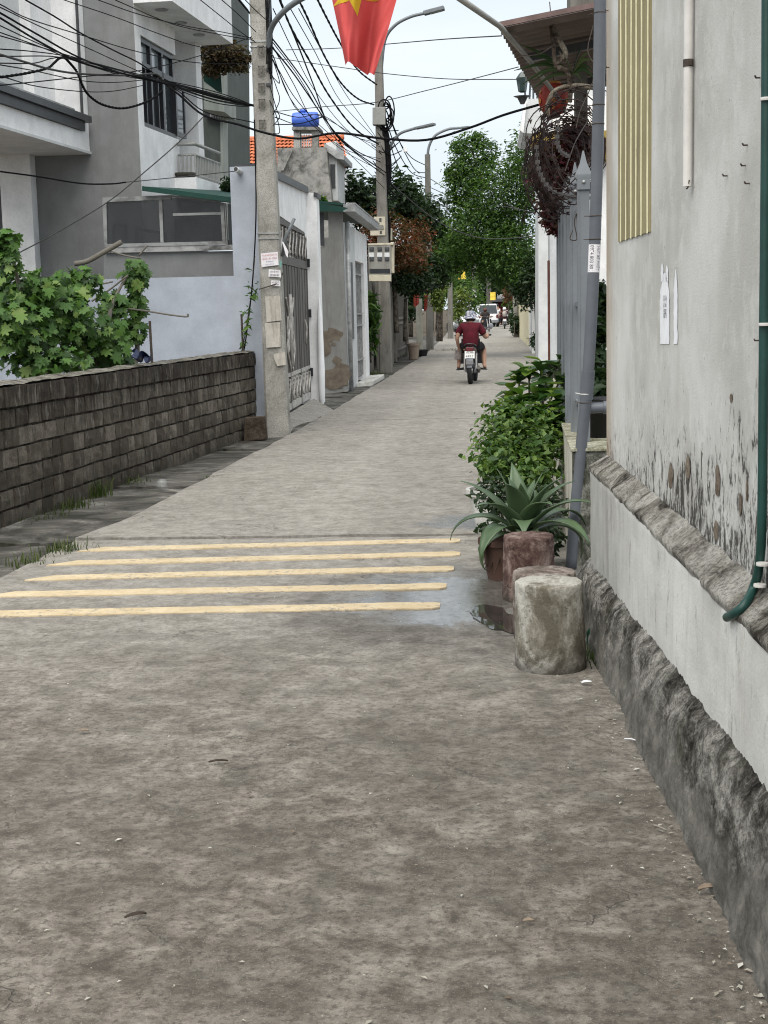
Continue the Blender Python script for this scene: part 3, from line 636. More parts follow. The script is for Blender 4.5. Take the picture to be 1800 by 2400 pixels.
frame([(526, 476), (529, 476), (534, 582), (531, 582)]); frame([(405, 500), (518, 497), (518, 503), (405, 506)], dy=.012)
frame([(246, 580.5), (545, 573.5), (545, 586), (246, 593)], dy=.01, name='sill', mat=stained('stained_sill', (.42, .42, .41), (.07, .07, .07), .9, False, .8, .2, 5))
def m_cloud(name, tint):
    m = MT(name, .18, .5); X, Y, Z = m.sep()
    m.set('Base Color', m.ramp(m.noise(2.5, 6, .7, m.scale(m.pos(), (1, 1, .5))), [(.3, tuple(x*.6 for x in tint)), (.7, tuple(x*1.5 for x in tint))])); m.set('Alpha', .72)
    m.set('Roughness', .16); return m.m
CLD = m_cloud('cloudy_glazing', (.028, .030, .032))
frame([(250, 474), (374, 469), (377, 568), (252, 572)], .008, .03, 'pane', CLD); frame([(381, 467), (400, 463), (517, 474), (522, 566), (384, 568)], .008, .03, 'pane', CLD); frame([(533, 478), (547, 479), (549, 580), (536, 581)], .008, .03, 'pane', CLD)
CLOTH = plain('faded_pink_cloth', (.32, .16, .16), .9, .5, 7)
frame([(408, 511), (518, 507), (520, 564), (410, 566)], .01, .12, 'shade_cloth', CLOTH)
mb = MB(); FP(mb, [(262, 522), (296, 527), (297, 572), (293, 572), (292, 532), (267, 528), (268, 572), (264, 572)], YG-.1, .04); mb.build('inner_door_frame', DKFR, lt)
mb = MB(); FP(mb, [(315, 533), (390, 545), (391, 572), (386, 572), (385, 551), (320, 540), (321, 572), (316, 572)], YG-.1, .04); mb.build('inner_window_frame', DKFR, lt)
fa, fb = A(333, 447, YL-.15), A(549, 475, YL-.15); fc, fd = A(333, 436, YL-.15), A(549, 463, YL-.15)
mb = MB(); mb.prism([fa, fb, fd, fc], (0, .05, 0)); mb.build('fascia', GREENM, lt)
mb = MB(); q0 = [fc+Vector((0, .05, 0)), fd+Vector((0, .05, 0)), fd+Vector((.25, 4, .25)), fc+Vector((.32, 4, .25))]; mb.prism(q0, (0, 0, -.03)); mb.build('roof_sheet', GREENM, lt)
# ---------------------------------------------------------------- pale blue garden wall with raised pier
yb = 18.6; zlow, zhigh = A(450, 649, yb).z, A(580, 390, yb).z; xa, xb_, xc = -6.5, A(546, 600, yb).x, A(625, 1000, yb).x
gw = thing('garden_wall', (xc-.5, yb, 0), 'pale blue rendered garden wall with a tall pier behind the block wall', 'wall')
mb = MB(); mb.prism([Vector((xa, yb, .04)), Vector((xc, yb, .04)), Vector((xc+.03, yb, zhigh)), Vector((xb_, yb, zhigh)), Vector((xb_, yb, zlow)), Vector((xa, yb, zlow))], (0, .22, 0)); mb.build('wall', BLUEW, gw)
sp = A(558, 402, yb); mb = MB(); mb.tube([sp+Vector((.03, .0, -.01)), sp+Vector((.0, -.16, .015))], .034, 14); mb.build('drain_spout', PALEG, gw, True, angle=40)
mb = MB(); mb.tube([sp+Vector((0, -.155, .0145)), sp+Vector((-.001, -.164, .0155))], .027, 14); mb.build('spout_mouth', DKFR, gw)
# ---------------------------------------------------------------- gate with white surround
gn, gf = Vector((xc-.02, yb+.221, 0)), Vector((A(724, 700, 24.45).x, 24.45, 0))
hg = math.atan2(gf.x-gn.x, gf.y-gn.y); lg = (gf-gn).length
gt = thing('gate_surround', (gn+gf)/2, 'white gate surround with arched corner and thick end pillar', 'gateway')
mb = MB(); mb.prism([Vector((gf.x-.25, 24.45, 0)), A(756, 945, 24.45), A(741, 452, 24.45), A(722, 449, 24.45)-Vector((.25, 0, 0))], (0, .4, 0)); mb.build('pillar', WHITE, gt)
mb = MB(); FP(mb, [(735, 450), (744, 452), (744, 463), (735, 461)], 24.40, .5); mb.build('pillar_cap', DKM, gt)
mb = MB(); mb.lathe([(.0, -1.95), (.05, -1.8), (.06, -1.3), (.045, -.4), (0, 0)], A(748, 690, 24.38), 12); mb.build('white_splash', plain('fresh_white_paint', (.85, .86, .87), .6, .03), gt, True)
GP = lambda s, z, o=0: Vector((*(gn+HD(hg)*s+HN(hg)*o).xy, z))
ztop0, ztop1 = A(606, 402, yb+.25).z, A(722, 452, 24.45).z
lb = 2.95
pts = [GP(0, ztop0), GP(lg, ztop1), GP(lg, 1.9)]
for k in range(9):
    t = k/8*math.pi/2; pts.append(GP(lg-.02-.45*(1-math.cos(t)), lb-.55+.5*math.sin(t)))
pts.append(GP(0, lb+.06)); mb = MB(); mb.prism(pts, -HN(hg)*.25); mb.build('lintel', WHITE, gt)
mb = MB(); mb.prism([GP(-.02, ztop0, .05), GP(lg, ztop1, .05), GP(lg, ztop1+.10, .05), GP(-.02, ztop0+.10, .05)], -HN(hg)*.36); mb.build('coping', DKM, gt)
def m_gate():
    m = MT('brown_grey_gate_metal', .55, .35)
    a = m.noise(3, 8, .7, m.scale(m.pos(), (8, 8, .6)))
    m.set('Base Color', m.ramp(a, [(.3, (.045, .042, .038)), (.55, (.095, .088, .08)), (.75, (.16, .15, .14))])); m.bump(m.noise(60, 4), .2, .01); return m.m
GM = m_gate(); GL = plain('pale_gate_ornament', (.42, .40, .37), .5, .3, 8); RUST = plain('red_rust_paint', (.17, .07, .05), .8, .4, 9)
ga = thing('metal_gate', GP(lg/2, .1, -.2), 'tall brown grey metal gate with lattice bands and scroll ornaments', 'gate')
zb_g, zt_g = .11, 2.95; nleaf = 4; lw = (lg-.1)/nleaf
for k in range(nleaf):
    a, b = .05+k*lw, .05+(k+1)*lw-.012
    def slabg(s0, s1, z0, z1, o0, o1, nm, mat, par):
        o0 += .14; o1 += .14
        mb = MB(); q = [GP(s, z0, o) for s, o in ((s0, o0), (s1, o0), (s1, o1), (s0, o1))]; mb.prism(q, (0, 0, z1-z0)); return mb.build(nm, mat, par)
    lf = slabg(a, b, zb_g+.55, 2.3, -.20, -.175, 'leaf', GM, ga)
    nb = 7
    for j in range(nb):
        w_ = (b-a)/nb; slabg(a+j*w_+.012, a+(j+1)*w_-.012, zb_g+.56, 2.28, -.175, -.158+.008*(j % 2), 'board', GM, lf)
    for s0, s1, z0, z1 in ((a, a+.05, zb_g, zt_g), (b-.05, b, zb_g, zt_g), (a+.05, b-.05, zb_g, zb_g+.1), (a+.05, b-.05, zb_g+.5, zb_g+.56), (a+.05, b-.05, 2.29, 2.42), (a+.05, b-.05, 2.86, zt_g)):
        slabg(s0, s1, z0, z1, -.19, -.145, 'frame_bar', GL if z1 < .7 else GM, lf)
    # lattice bands, top and bottom: short bars and curls over the opening
    for z0, z1, mt in ((zb_g+.11, zb_g+.49, GL), (2.43, 2.85, RUST)):
        mb = MB()
        for j in range(5):
            z = z0+(z1-z0)*(j+.5)/5; mb.prism([GP(a+.05, z-.018, -.045), GP(b-.05, z-.018, -.045), GP(b-.05, z+.018, -.045), GP(a+.05, z+.018, -.045)], HN(hg)*.02)
        for j in range(3):
            s = a+.05+(b-a-.1)*(j+.5)/3; mb.prism([GP(s-.03, z0, -.023), GP(s+.03, z0, -.023), GP(s+.03, z1, -.023), GP(s-.03, z1, -.023)], HN(hg)*.012)
        mb.build('lattice', mt if mt is GL else GM, lf)
        for j in range(3):
            mb = MB(); s = a+.05+(b-a-.1)*(j+.5)/3; zc = (z0+z1)/2; hh = (z1-z0)*.42
            mb.tube([GP(s+.10*math.sin(t*2.2), zc+hh*t, .005) for t in [q/8-1 for q in range(17)]], .013, 6); mb.build('scroll', GL, lf, True)
    if k in (1, 2):
        mb = MB(); s = b-.28 if k == 1 else a+.28; sg = 1 if k == 1 else -1
        mb.tube([GP(s+sg*.16*math.sin(t*4.5), 1.25+.55*t, .01) for t in [q/14-1 for q in range(29)]], .017, 6); mb.tube([GP(s+sg*.10*math.cos(t), 1.25+.26*math.sin(t), .01) for t in [q/12*6.28 for q in range(13)]], .013, 6)
        mb.tube([GP(s+sg*.22, .75, .02), GP(s+sg*.22, 1.85, .02)], .018, 6)
        mb.build('ornament', GL, lf, True)
    if k == 3:
        mb = MB(); mb.tube([GP(a+.55, 1.05, .02), GP(a+.5, 1.18, .04), GP(a+.6, 1.33, .04), GP(a+.55, 1.45, .02)], .014, 6); mb.build('handle', GL, lf, True)
        for z in (.55, 1.55, 2.4):
            slabg(b-.02, b+.03, z-.07, z+.07, -.15, -.10, 'hinge', DKFR, lf)
# ramp up to the gate
RAMP = m_road('ramp_concrete', False); r0, r1 = G(683, 1006), G(788, 963)
rp = MB()
def rfn(u, v):
    top = GP(.2+(lg-.1)*v, .10, .02); bot = r0.lerp(r1, v)
    if v < .02: bot = Vector((-2.66, 18.98, 0))
    p = top.lerp(bot, u); p.z = .10*(1-u)-.012+.006*fbm(p.x*4, p.y*4, 1); p.z += .012*math.sin(u*60)*(.3) ; return p
rp.grid(rfn, 40, 30); tag(rp.build('ramp', RAMP, None, True), 'grooved concrete ramp rising from the lane to the gate', None, kind='structure')
# ---------------------------------------------------------------- grey plastered house with green roof edge
YP = 27.8; X4 = -2.75
GPL = stained('grey_cement_plaster', (.25, .25, .24), (.16, .14, .12), .5, True, .9, .3)
h4 = thing('plastered_house', (-4, 30, 0), 'small grey plastered house with peeling wall and green roof edge', 'house')
mb = MB(); FP(mb, [(742, 925), (815, 918), (801, 496), (769, 496), (770, 557), (757, 558), (757, 578), (742, 580)], YP, .18); mb.build('gable_wall', GPL, h4)
PEEL = plain('brown_bare_render', (.165, .135, .105), .95, .25, 5)
for k, (x, y, a, b) in enumerate(((778, 785, .22, .14), (762, 815, .12, .18), (790, 845, .10, .08), (772, 890, .35, .2), (800, 880, .2, .25), (782, 806, .05, .03))):
    c = A(x, y, YP-.004-.002*k); n = 20; mb = MB(); mb.add([c+Vector((a*(1+.5*fbm(math.cos(t)*2+k, math.sin(t)*2, k))*math.cos(t), 0, b*(1+.5*fbm(math.cos(t)*2, math.sin(t)*2+k, k))*math.sin(t))) for t in [2*math.pi*i/n for i in range(n)]], [tuple(range(n))])
    mb.build('peeled_patch', PEEL, h4)
mb = MB(); FP(mb, [(745, 498), (758, 498), (760, 575), (747, 577)], YP-.03, .05); mb.build('shutter', DKM, h4)
mb = MB(); FP(mb, [(741, 474), (815, 487), (815, 497), (741, 495)], YP-.25, .06); mb.build('fascia', GREENM, h4)
e0, e1 = A(818, 487, YP-.25), A(878, 533, 33.6)
for p, q, nm in ((e0, e1, 'gutter'),):
    mb = MB(); mb.bar(p, q, .22, .14); mb.bar(p+Vector((.06, 0, .08)), q+Vector((.06, 0, .08)), .12, .03); mb.build(nm, STEEL, h4)
mb = MB(); mb.prism([e0+Vector((-.1, .06, .05)), e1+Vector((-.1, 0, .05)), e1+Vector((-4, 0, .6)), e0+Vector((-4, .06, .6))], (0, 0, .04)); mb.build('roof', GREENM, h4)
dY0, dY1, zd = 30.35, 32.45, 2.62
mb = MB(); mb.prism([Vector((X4, YP+.181, 0)), Vector((X4, dY0, 0)), Vector((X4, dY0, 3.28)), Vector((X4, YP+.181, 3.28))], (-.2, 0, 0)); mb.build('wall', PALEG, h4)
mb = MB(); mb.prism([Vector((X4, dY0, zd)), Vector((X4, dY1, zd)), Vector((X4, dY1, 3.28)), Vector((X4, dY0, 3.28))], (-.2, 0, 0)); mb.build('wall', WHITE, h4)
mb = MB(); mb.prism([Vector((X4, dY1, 0)), Vector((X4, 33.4, 0)), Vector((X4, 33.4, 3.28)), Vector((X4, dY1, 3.28))], (-.2, 0, 0)); mb.build('wall', WHITE, h4)
dr = MB(); dr.box((X4-.12, (dY0+dY1)/2, zd/2+.05), (.03, dY1-dY0, zd-.1)); dr = dr.build('door', GM, h4)
for k in range(11):
    mb = MB(); mb.box((X4-.07, dY0+.1+k*(dY1-dY0-.2)/10, zd/2+.06), (.022, .022, zd-.15)); mb.build('bar', STEEL, dr)
for z in (.5, 1.25, 1.5, 2.35):
    mb = MB(); mb.box((X4-.05, (dY0+dY1)/2, z), (.025, dY1-dY0-.1, .03)); mb.build('bar', STEEL, dr)
mb = MB(); mb.prism([Vector((X4+.002, 28.7, 1.0)), Vector((X4+.002, 29.5, 1.0)), Vector((X4+.002, 29.5, 2.55)), Vector((X4+.002, 28.7, 2.55))], (.02, 0, 0)); mb.build('shutter', DKM, h4)
mb = MB(); mb.tube([Vector((X4+.06, 28.15, .0)), Vector((X4+.06, 28.15, 3.3))], .045, 10); mb.build('downpipe', STEEL, h4, True)
mb = MB(); mb.prism([Vector((X4, 29.9, -.05)), Vector((X4, 33.2, -.05)), Vector((-2.38, 33.0, -.02)), Vector((-2.42, 30.2, -.02))], (0, 0, .12)); 
tag(mb.build('door_step', plain('white_tile_step', (.55, .54, .5), .6, .25, 6), bevel=.02), 'pale door step in front of the barred door', 'step')
# ---------------------------------------------------------------- concrete tower with blue tank
TC = m_rough('stained_tower_concrete', (.10, .10, .095), (.25, .245, .23), (.38, .37, .345), 2.2, .3); YT = 38
tw = thing('concrete_tower', A(725, 480, YT), 'stained concrete stair tower under the blue water tank', 'tower')
mb = MB(); FP(mb, [(652, 720), (805, 720), (764, 345), (650, 347)], YT, 3); mb.build('shaft', TC, tw)
for x in (688, 730):
    mb = MB(); FP(mb, [(x, 346), (x+16, 346), (x+15, 303), (x, 303)], YT+.3, .25); mb.build('post', TC, tw)
mb = MB(); FP(mb, [(684, 304), (748, 304), (748, 297), (684, 297)], YT+.2, .9); mb.build('tank_slab', TC, tw)
for k in range(6):
    mb = MB(); FP(mb, [(706+k*4, 344), (708+k*4, 344), (707+k*4, 315), (705+k*4, 315)], YT+.5, .03); mb.build('vent_slat', WHITE, tw)
mb = MB(); FP(mb, [(657, 398), (680, 350), (687, 350), (664, 400)], YT-.1, .06); mb.build('leaning_board', TC, tw)
mb = MB(); FP(mb, [(764, 470), (792, 470), (788, 330), (764, 335)], YT+.4, 2); mb.build('side_room', PALEG, tw)
mb = MB(); FP(mb, [(775, 440), (786, 440), (785, 385), (774, 385)], YT+.36, .05); mb.build('window', DKM, tw)
mb = MB(); FP(mb, [(760, 335), (806, 362), (806, 374), (790, 372), (760, 350)], YT+.2, 2.4); mb.build('roof_edge', STEEL, tw)
BLUEP = plain('blue_plastic_tank', (.05, .12, .50), .4, .12, 3, spec=.5)
cT = A(716, 281, YT+.6); tk = thing('water_tank', A(716, 297, YT+.6), 'blue plastic water tank on top of the concrete tower', 'water tank')
mb = MB(); ax = Matrix.Rotation(R_(90), 3, 'Y'); mb.lathe([(0, -.36), (.12, -.355), (.185, -.33), (.2, -.25), (.205, -.02), (.195, 0), (.205, .02), (.2, .25), (.185, .33), (.12, .355), (0, .36)], cT, 24, ax); mb.build('tank_body', BLUEP, tk, True)
mb = MB(); mb.lathe([(.1, 0), (.1, .07), (.06, .09)], cT+Vector((-.05, 0, .19)), 16); mb.build('lid', BLUEP, tk, True)
# ---------------------------------------------------------------- house with the orange tiled roof
YR = 50; rh = thing('tiled_roof_house', A(640, 480, YR), 'house with orange tiled roof behind the concrete tower', 'house')
TILE = plain('orange_roof_tile', (.50, .15, .07), .7, .3, 3, bump=.2); 
ra, rb2 = A(527, 388, YR), A(815, 388, YR); rc, rd = A(536, 330, YR+1.6), A(800, 325, YR+1.6)
mb = MB(); mb.prism([ra, rb2, rd, rc], (0, .2, -.06)); mb.build('roof', plain('roof_underlay', (.24, .07, .04), .8), rh)
tm = MB(); tm.grid(lambda u, v: Vector((u-.5, v, .10*math.sin(u*math.pi)+.14*(1-v))), 6, 1); tme = tm.mesh('tile', TILE, True)
roof_o = [o for o in bpy.data.objects if o.parent == rh][0]; rows, cols = 8, 30
up_ = (rc-ra); across = (rb2-ra)
for i in range(rows):
    for j in range(cols):
        base = ra.lerp(rc, i/rows).lerp(rb2.lerp(rd, i/rows), (j+.5)/cols); wx = across.length/cols*1.02; ly = up_.length/rows*1.15
        M = Matrix.Translation(base+Vector((0, -.04, .02))) @ Matrix.Rotation(math.atan2(up_.z, up_.y), 4, 'X') @ Matrix.Diagonal((wx, ly, .35, 1)); inst('tile', tme, roof_o, M)
mb = MB(); mb.tube([rc+Vector((-.1, 0, .05)), rd+Vector((.1, 0, .05))], .09, 8); mb.build('ridge', TILE, rh, True)
mb = MB(); mb.lathe([(.09, 0), (.12, .12), (.05, .28), (.08, .36), (.02, .5), (.006, 1.1)], rc, 10); mb.build('finial', DKM, rh, True)
mb = MB(); mb.prism([ra+Vector((.15, .3, -.02)), rb2+Vector((-.1, .3, -.02)), Vector((rb2.x-.1, rb2.y+.3, 0)), Vector((ra.x+.15, ra.y+.3, 0))], (0, 4, 0)); mb.build('wall', PALEG, rh)
# ---------------------------------------------------------------- tall green grey house with balconies
Y3 = 25.5; h3 = thing('tall_house', A(500, 480, Y3), 'tall narrow grey green house with balconies behind the modern house', 'house')
GG = stained('grey_green_paint', (.115, .13, .12), (.08, .085, .08), .4, True, .85, .1); PG = stained('pale_green_grey_paint', (.36, .385, .35), (.22, .22, .2), .4, True, .85, .1)
mb = MB(); FP(mb, [(476, 560), (523, 560), (516, -60), (470, -60)], Y3, 3); mb.build('wall', GG, h3)
mb = MB(); FP(mb, [(518, 560), (525, 560), (520, 60), (515, 60)], Y3-.06, .5); mb.build('edge_pier', PG, h3)
mb = MB(); FP(mb, [(478, 256), (525, 262), (524, 225), (477, 190)], Y3-.9, 1.2); mb.build('balcony', PG, h3)
mb = MB(); FP(mb, [(478, 200), (520, 218), (517, 172), (478, 170)], Y3-.7, .04); mb.build('balcony_panel', GREENM, h3)
mb = MB(); FP(mb, [(480, 276), (518, 284), (518, 262), (480, 258)], Y3-.1, .08); mb.build('vent_grille', DKM, h3)
for k in range(7):
    mb = MB(); x = 492+k*4; FP(mb, [(x, 262+k*.8), (x+1.6, 262+k*.8), (x+1.6, 278+k), (x, 278+k)], Y3-.14, .03); mb.build('grille_bar', PALEG, h3)
mb = MB(); FP(mb, [(514, 160), (524, 160), (523, 62), (514, 56)], Y3-.2, .2); mb.build('side_pane', GLASSB, h3)
# ================================================================ poles, lamps, boxes, cables, flag
POLE = m_rough('pole_concrete', (.22, .21, .185), (.33, .32, .29), (.42, .41, .375), 1.6, .2)
POLE2 = stained('grey_pole_concrete', (.18, .172, .153), (.075, .07, .06), .7, True, .9, .3)
LAMPM = plain('lamp_grey_metal', (.16, .175, .185), .5, .15, 4, metal=.2); CAB = plain('black_cable', (.006, .006, .007), .85, .3, 30, spec=.1); CABG = plain('grey_cable', (.06, .06, .06), .85, .2, 20, spec=.1)
LENS = plain('lamp_lens', (.32, .33, .31), .3, .1)
def rect_pole(parent, p0, p1, w0, w1, name='shaft', mat=POLE, ch=.2, n=14):
    mb = MB(); p0, p1 = Vector(p0), Vector(p1); vs = []; 
    for i in range(n+1):
        t = i/n; c = p0.lerp(p1, t); w = (w0+(w1-w0)*t)/2; k = w*ch; d = w*.85
        for x, y in ((-w+k, -d), (w-k, -d), (w, -d+k), (w, d-k), (w-k, d), (-w+k, d), (-w, d-k), (-w, -d+k)): vs.append(c+Vector((x, y, 0)))
    mb.add(vs, [(i*8+j, i*8+(j+1) % 8, (i+1)*8+(j+1) % 8, (i+1)*8+j) for i in range(n) for j in range(8)]+[tuple(n*8+j for j in range(8))])
    return mb.build(name, mat, parent)
YP1 = 18.34; b1 = G(653, 1020); t1 = A(607, 0, YP1); t1 = b1+(t1-b1)*1.35
p1o = thing('utility_pole', b1, 'nearest concrete utility pole with stuck notices beside the gate', 'utility pole', 'concrete utility poles along the lane')
b1.z = -.1; sh1 = rect_pole(p1o, b1, t1, .305, .19)
def pole_face(px, py, Y=YP1, dy=0): return A(px, py, Y-dy)
front = .13
for y in (118, 165, 206, 243, 292):
    c = A(611+ (y-100)*.02, y, YP1-front); mb = MB(); s_ = .034; h_ = .05
    for dx, dz, w_, hh in ((0, h_, s_*2+.014, .016), (0, -h_, s_*2+.014, .012), (-s_, 0, .012, h_*2), (s_, 0, .012, h_*2)): mb.box(c+Vector((dx, 0, dz)), (w_, .012, hh))
    mb.box(c+Vector((0, .004, 0)), (.02, .012, .05)); mb.build('dark_slot_frame', POLE2, p1o)  # raised frames in darker concrete: the slots' shade is put into the colour
for y in (100, 112, 548, 560):
    c = A(606+.045*y, y, YP1); w_ = .305-.115*(c.z+.1)/(t1.z+.1)+.012; mb = MB(); mb.box(c, (w_, w_*.88, .016), rx=0); mb.build('steel_band', STEEL, p1o)
c = A(628, 671, YP1); mb = MB(); mb.tube([A(607, 678, YP1-.15), A(640, 668, YP1-.16), A(657, 661, YP1-.12), A(662, 640, YP1), A(640, 658, YP1+.15)], .008, 6); mb.build('rusty_wire', IRON, p1o)
PAPERW = plain('notice_paper', (.72, .70, .72), .8, .06, 20); PAPERO = stained('weathered_notice_paper', (.46, .43, .38), (.2, .175, .15), .8, True, .9, .2, 12)
REDI = plain('red_print', (.45, .05, .06), .8); BLUI = plain('blue_print', (.08, .08, .25), .8)
def notice(px, dy, mat, name='notice'):
    mb = MB(); mb.prism([A(x, y, YP1-dy) for x, y in px], (0, .003, 0)); return mb.build(name, mat, p1o)
n1 = notice([(611, 594), (651, 590), (653, 621), (613, 626)], .142, PAPERW)
n2 = notice([(630, 631), (657, 633), (659, 650), (629, 648)], .146, PAPERW); n3 = notice([(636, 657), (657, 658), (657, 671), (635, 670)], .146, PAPERW)
notice([(655, 610), (660, 612), (659, 627), (655, 626)], .142, plain('teal_paper', (.15, .33, .29), .8))
def lett(s, px, py, size, mat, sx=1., par=p1o, tilt=0.0, dy=.149): return put_text(s, size, mat, par, A(px, py, YP1-dy), (1, 0, tilt), (-tilt, 0, 1), sx)
lett('HÚT BỂ PHỐT THÔNG TẮC', 632, 598, .025, REDI, .62, tilt=.06); lett('HỐ GA - BỂ - CỐNG', 632, 606, .030, REDI, .70, tilt=.06); lett('ĐT: 0974.803.801', 632, 613, .016, BLUI, .8, tilt=.06); lett('phục vụ tận nơi', 632, 619, .018, BLUI, .9, tilt=.06)
lett('HÚT BỂ PHỐT', 644, 637, .030, INK, .62, tilt=-.03, dy=.151); lett('0974.803.801', 644, 645, .036, INK, .60, tilt=-.03, dy=.151)
lett('HÚT BỂ PHỐT', 646, 661.5, .024, INK, .62, dy=.151); lett('0974.803.801', 646, 667, .028, INK, .62, dy=.151)
notice([(621, 695), (656, 693), (660, 751), (625, 755)], .145, PAPERO); notice([(621, 757), (656, 755), (658, 813), (624, 815)], .147, PAPERO)
notice([(641, 830), (668, 824), (671, 855), (650, 858), (644, 845)], .152, PAPERO)
mb = MB(); mb.tube([A(662, 600, YP1+.0)]+[A(668, 560, YP1-.1), A(690, 512, YP1-.15)], .022, 8); mb.build('bracket_arm', LAMPM, p1o, True)
mb = MB(); FP(mb, [(661, 566), (664, 567), (676, 590), (674, 604), (670, 598)], YP1-.12, .01); mb.build('torn_plastic', PAPERW, p1o)
# lamp arm of the near pole leaves at the top of the picture
la = [A(630, 120, YP1-.1), A(632, 80, YP1-.2), A(645, 50, YP1-.3), A(675, 18, YP1-.45), A(720, -10, YP1-.6), A(800, -45, YP1-.9)]
lamp1 = thing('street_lamp', la[0], 'grey lamp arm bolted to the nearest utility pole', 'street lamp', 'street lamps on the poles')
mb = MB(); mb.tube(cat_rom(la, 6), .036, 10); mb.build('arm', LAMPM, lamp1, True)
mb = MB(); mb.bar(la[-1]-Vector((.05, 0, 0)), la[-1]+Vector((.55, -.15, .1)), .2, .09); mb.build('lamp_head', LAMPM, lamp1, bevel=.02)
for y in (85, 122, 165, 200):
    c = A(631, y, YP1-.05); mb = MB(); mb.box(c, (.06, .16, .03)); mb.build('clamp', DKM, lamp1)
# ---------------------------------------------------------------- second pole with meter cabinets
YP2 = 36.8; b2 = G(905, 872); t2 = A(887, 118, YP2)
p2o = thing('utility_pole', b2, 'second utility pole carrying meter cabinets and coiled cable', 'utility pole', 'concrete utility poles along the lane')
b2.z = -.1; rect_pole(p2o, b2, t2, .34, .2, mat=POLE2)
BEI = stained('beige_meter_plastic', (.50, .46, .36), (.3, .27, .2), .5, False, .6, .05); GCAB = stained('grey_meter_cabinet', (.24, .235, .21), (.12, .115, .10), .6, True, .6, .1)
def pbox(px, dy, dep, mat, name, par=p2o, Y=YP2, bev=.01):
    mb = MB(); mb.prism([A(x, y, Y-dy) for x, y in px], (0, dep, 0)); return mb.build(name, mat, par, bevel=bev)
m1 = thing('meter_box', A(885, 552, YP2-.3), 'pair of beige electric meter boxes on the second pole', 'meter box')
pbox([(876, 508), (903, 508), (903, 530), (876, 530)], .38, .22, BEI, 'upper_box', m1); pbox([(868, 532), (903, 530.5), (903, 552), (868, 552)], .42, .26, BEI, 'lower_box', m1)
pbox([(889, 511), (894, 511), (894, 520), (889, 520)], .385, .01, DKM, 'meter_window', m1, bev=0); pbox([(890, 541), (895, 541), (895, 548), (890, 548)], .425, .01, DKM, 'meter_window', m1, bev=0); pbox([(870, 528), (898, 527), (900, 537), (868, 538)], .44, .02, GCAB, 'rain_hood', m1, bev=0)
pbox([(909, 535), (918, 535), (918, 563), (910, 563)], .1, .3, BEI, 'side_box', m1)
m2 = thing('meter_cabinet', A(890, 660, YP2-.35), 'wide grey meter cabinet with six round windows on the second pole', 'meter cabinet')
pbox([(863, 573), (916, 572), (917, 660), (864, 660)], .45, .28, GCAB, 'cabinet', m2); pbox([(862, 571), (922, 569), (922, 574), (862, 575)], .46, .32, BEI, 'lid', m2); pbox([(915, 568), (923, 567), (923, 640), (917, 640)], .40, .3, BEI, 'side_panel', m2)
pbox([(865, 644), (916, 644), (916, 659), (865, 659)], .47, .02, BEI, 'lower_flap', m2, bev=0); pbox([(866, 630), (914, 630), (914, 641), (866, 641)], .455, .01, DKFR, 'cable_slot', m2, bev=0)
for x in (871, 890, 907):
    for y in (584, 607):
        c = A(x, y, YP2-.455); mb = MB(); mb.box(c, (.11, .02, .1)); mb.lathe([(.045, 0), (.04, .015), (0, .018)], c+Vector((0, -.01, 0)), 12, Matrix.Rotation(R_(90), 3, 'X')); mb.build('meter_dial', DKM, m2)
    pbox([(x-6, 592), (x+6, 592), (x+6, 602), (x-6, 602)], .46, .01, PALEG, 'meter_face', m2, bev=0)
m3 = thing('junction_box', A(894, 740, YP2-.3), 'small white junction box with printed label on the second pole', 'junction box')
bx = pbox([(882, 706), (907, 704), (907, 738), (883, 739)], .33, .14, PALEG, 'box', m3); put_text('SỐ 7', .055, INK, m3, A(890, 711, YP2-.335), (1, 0, 0), (0, 0, 1)); 
for k in range(3): put_text('---- ----', .05, INK, m3, A(895, 718+6*k, YP2-.335), (1, 0, 0), (0, 0, 1))
pbox([(906, 703), (914, 707), (914, 722), (907, 720)], .3, .01, PAPERW, 'tag', m3, bev=0)
st_ = pbox([(901, 750), (910, 750), (910, 808), (901, 808)], .175, .006, PAPERW, 'sticker', p2o, bev=0)
put_text('0974.803.801', .085, INK, p2o, A(905.5, 779, YP2-.178), (0, 0, 1), (-1, 0, 0), .86)
pbox([(887, 664), (904, 664), (904, 700), (887, 700)], .175, .01, GCAB, 'notice', p2o, bev=0); put_text('0974.803', .05, BLUI, p2o, A(896, 690, YP2-.18), (1, 0, 0), (0, 0, 1))
pbox([(873, 252), (903, 250), (903, 292), (873, 292)], .36, .3, stained('grey_splice_box', (.30, .30, .28), (.2, .2, .18), .4, True), 'splice_box', p2o)
for dx, r in ((-.05, .035), (.05, .045), (.1, .04), (-.1, .03), (.14, .035), (0, .04)):
    mb = MB(); mb.tube(cat_rom([A(893, 300, YP2-.18)+Vector((dx, 0, 0)), A(897, 400, YP2-.22)+Vector((dx*1.4, 0, 0)), A(897, 470, YP2-.25)+Vector((dx*.6, 0, 0)), A(899, 520, YP2-.2)+Vector((dx, 0, 0)), A(899, 570, YP2-.25)+Vector((dx, 0, 0))], 5), r, 6); mb.build('cable_drop', CAB, p2o, True)
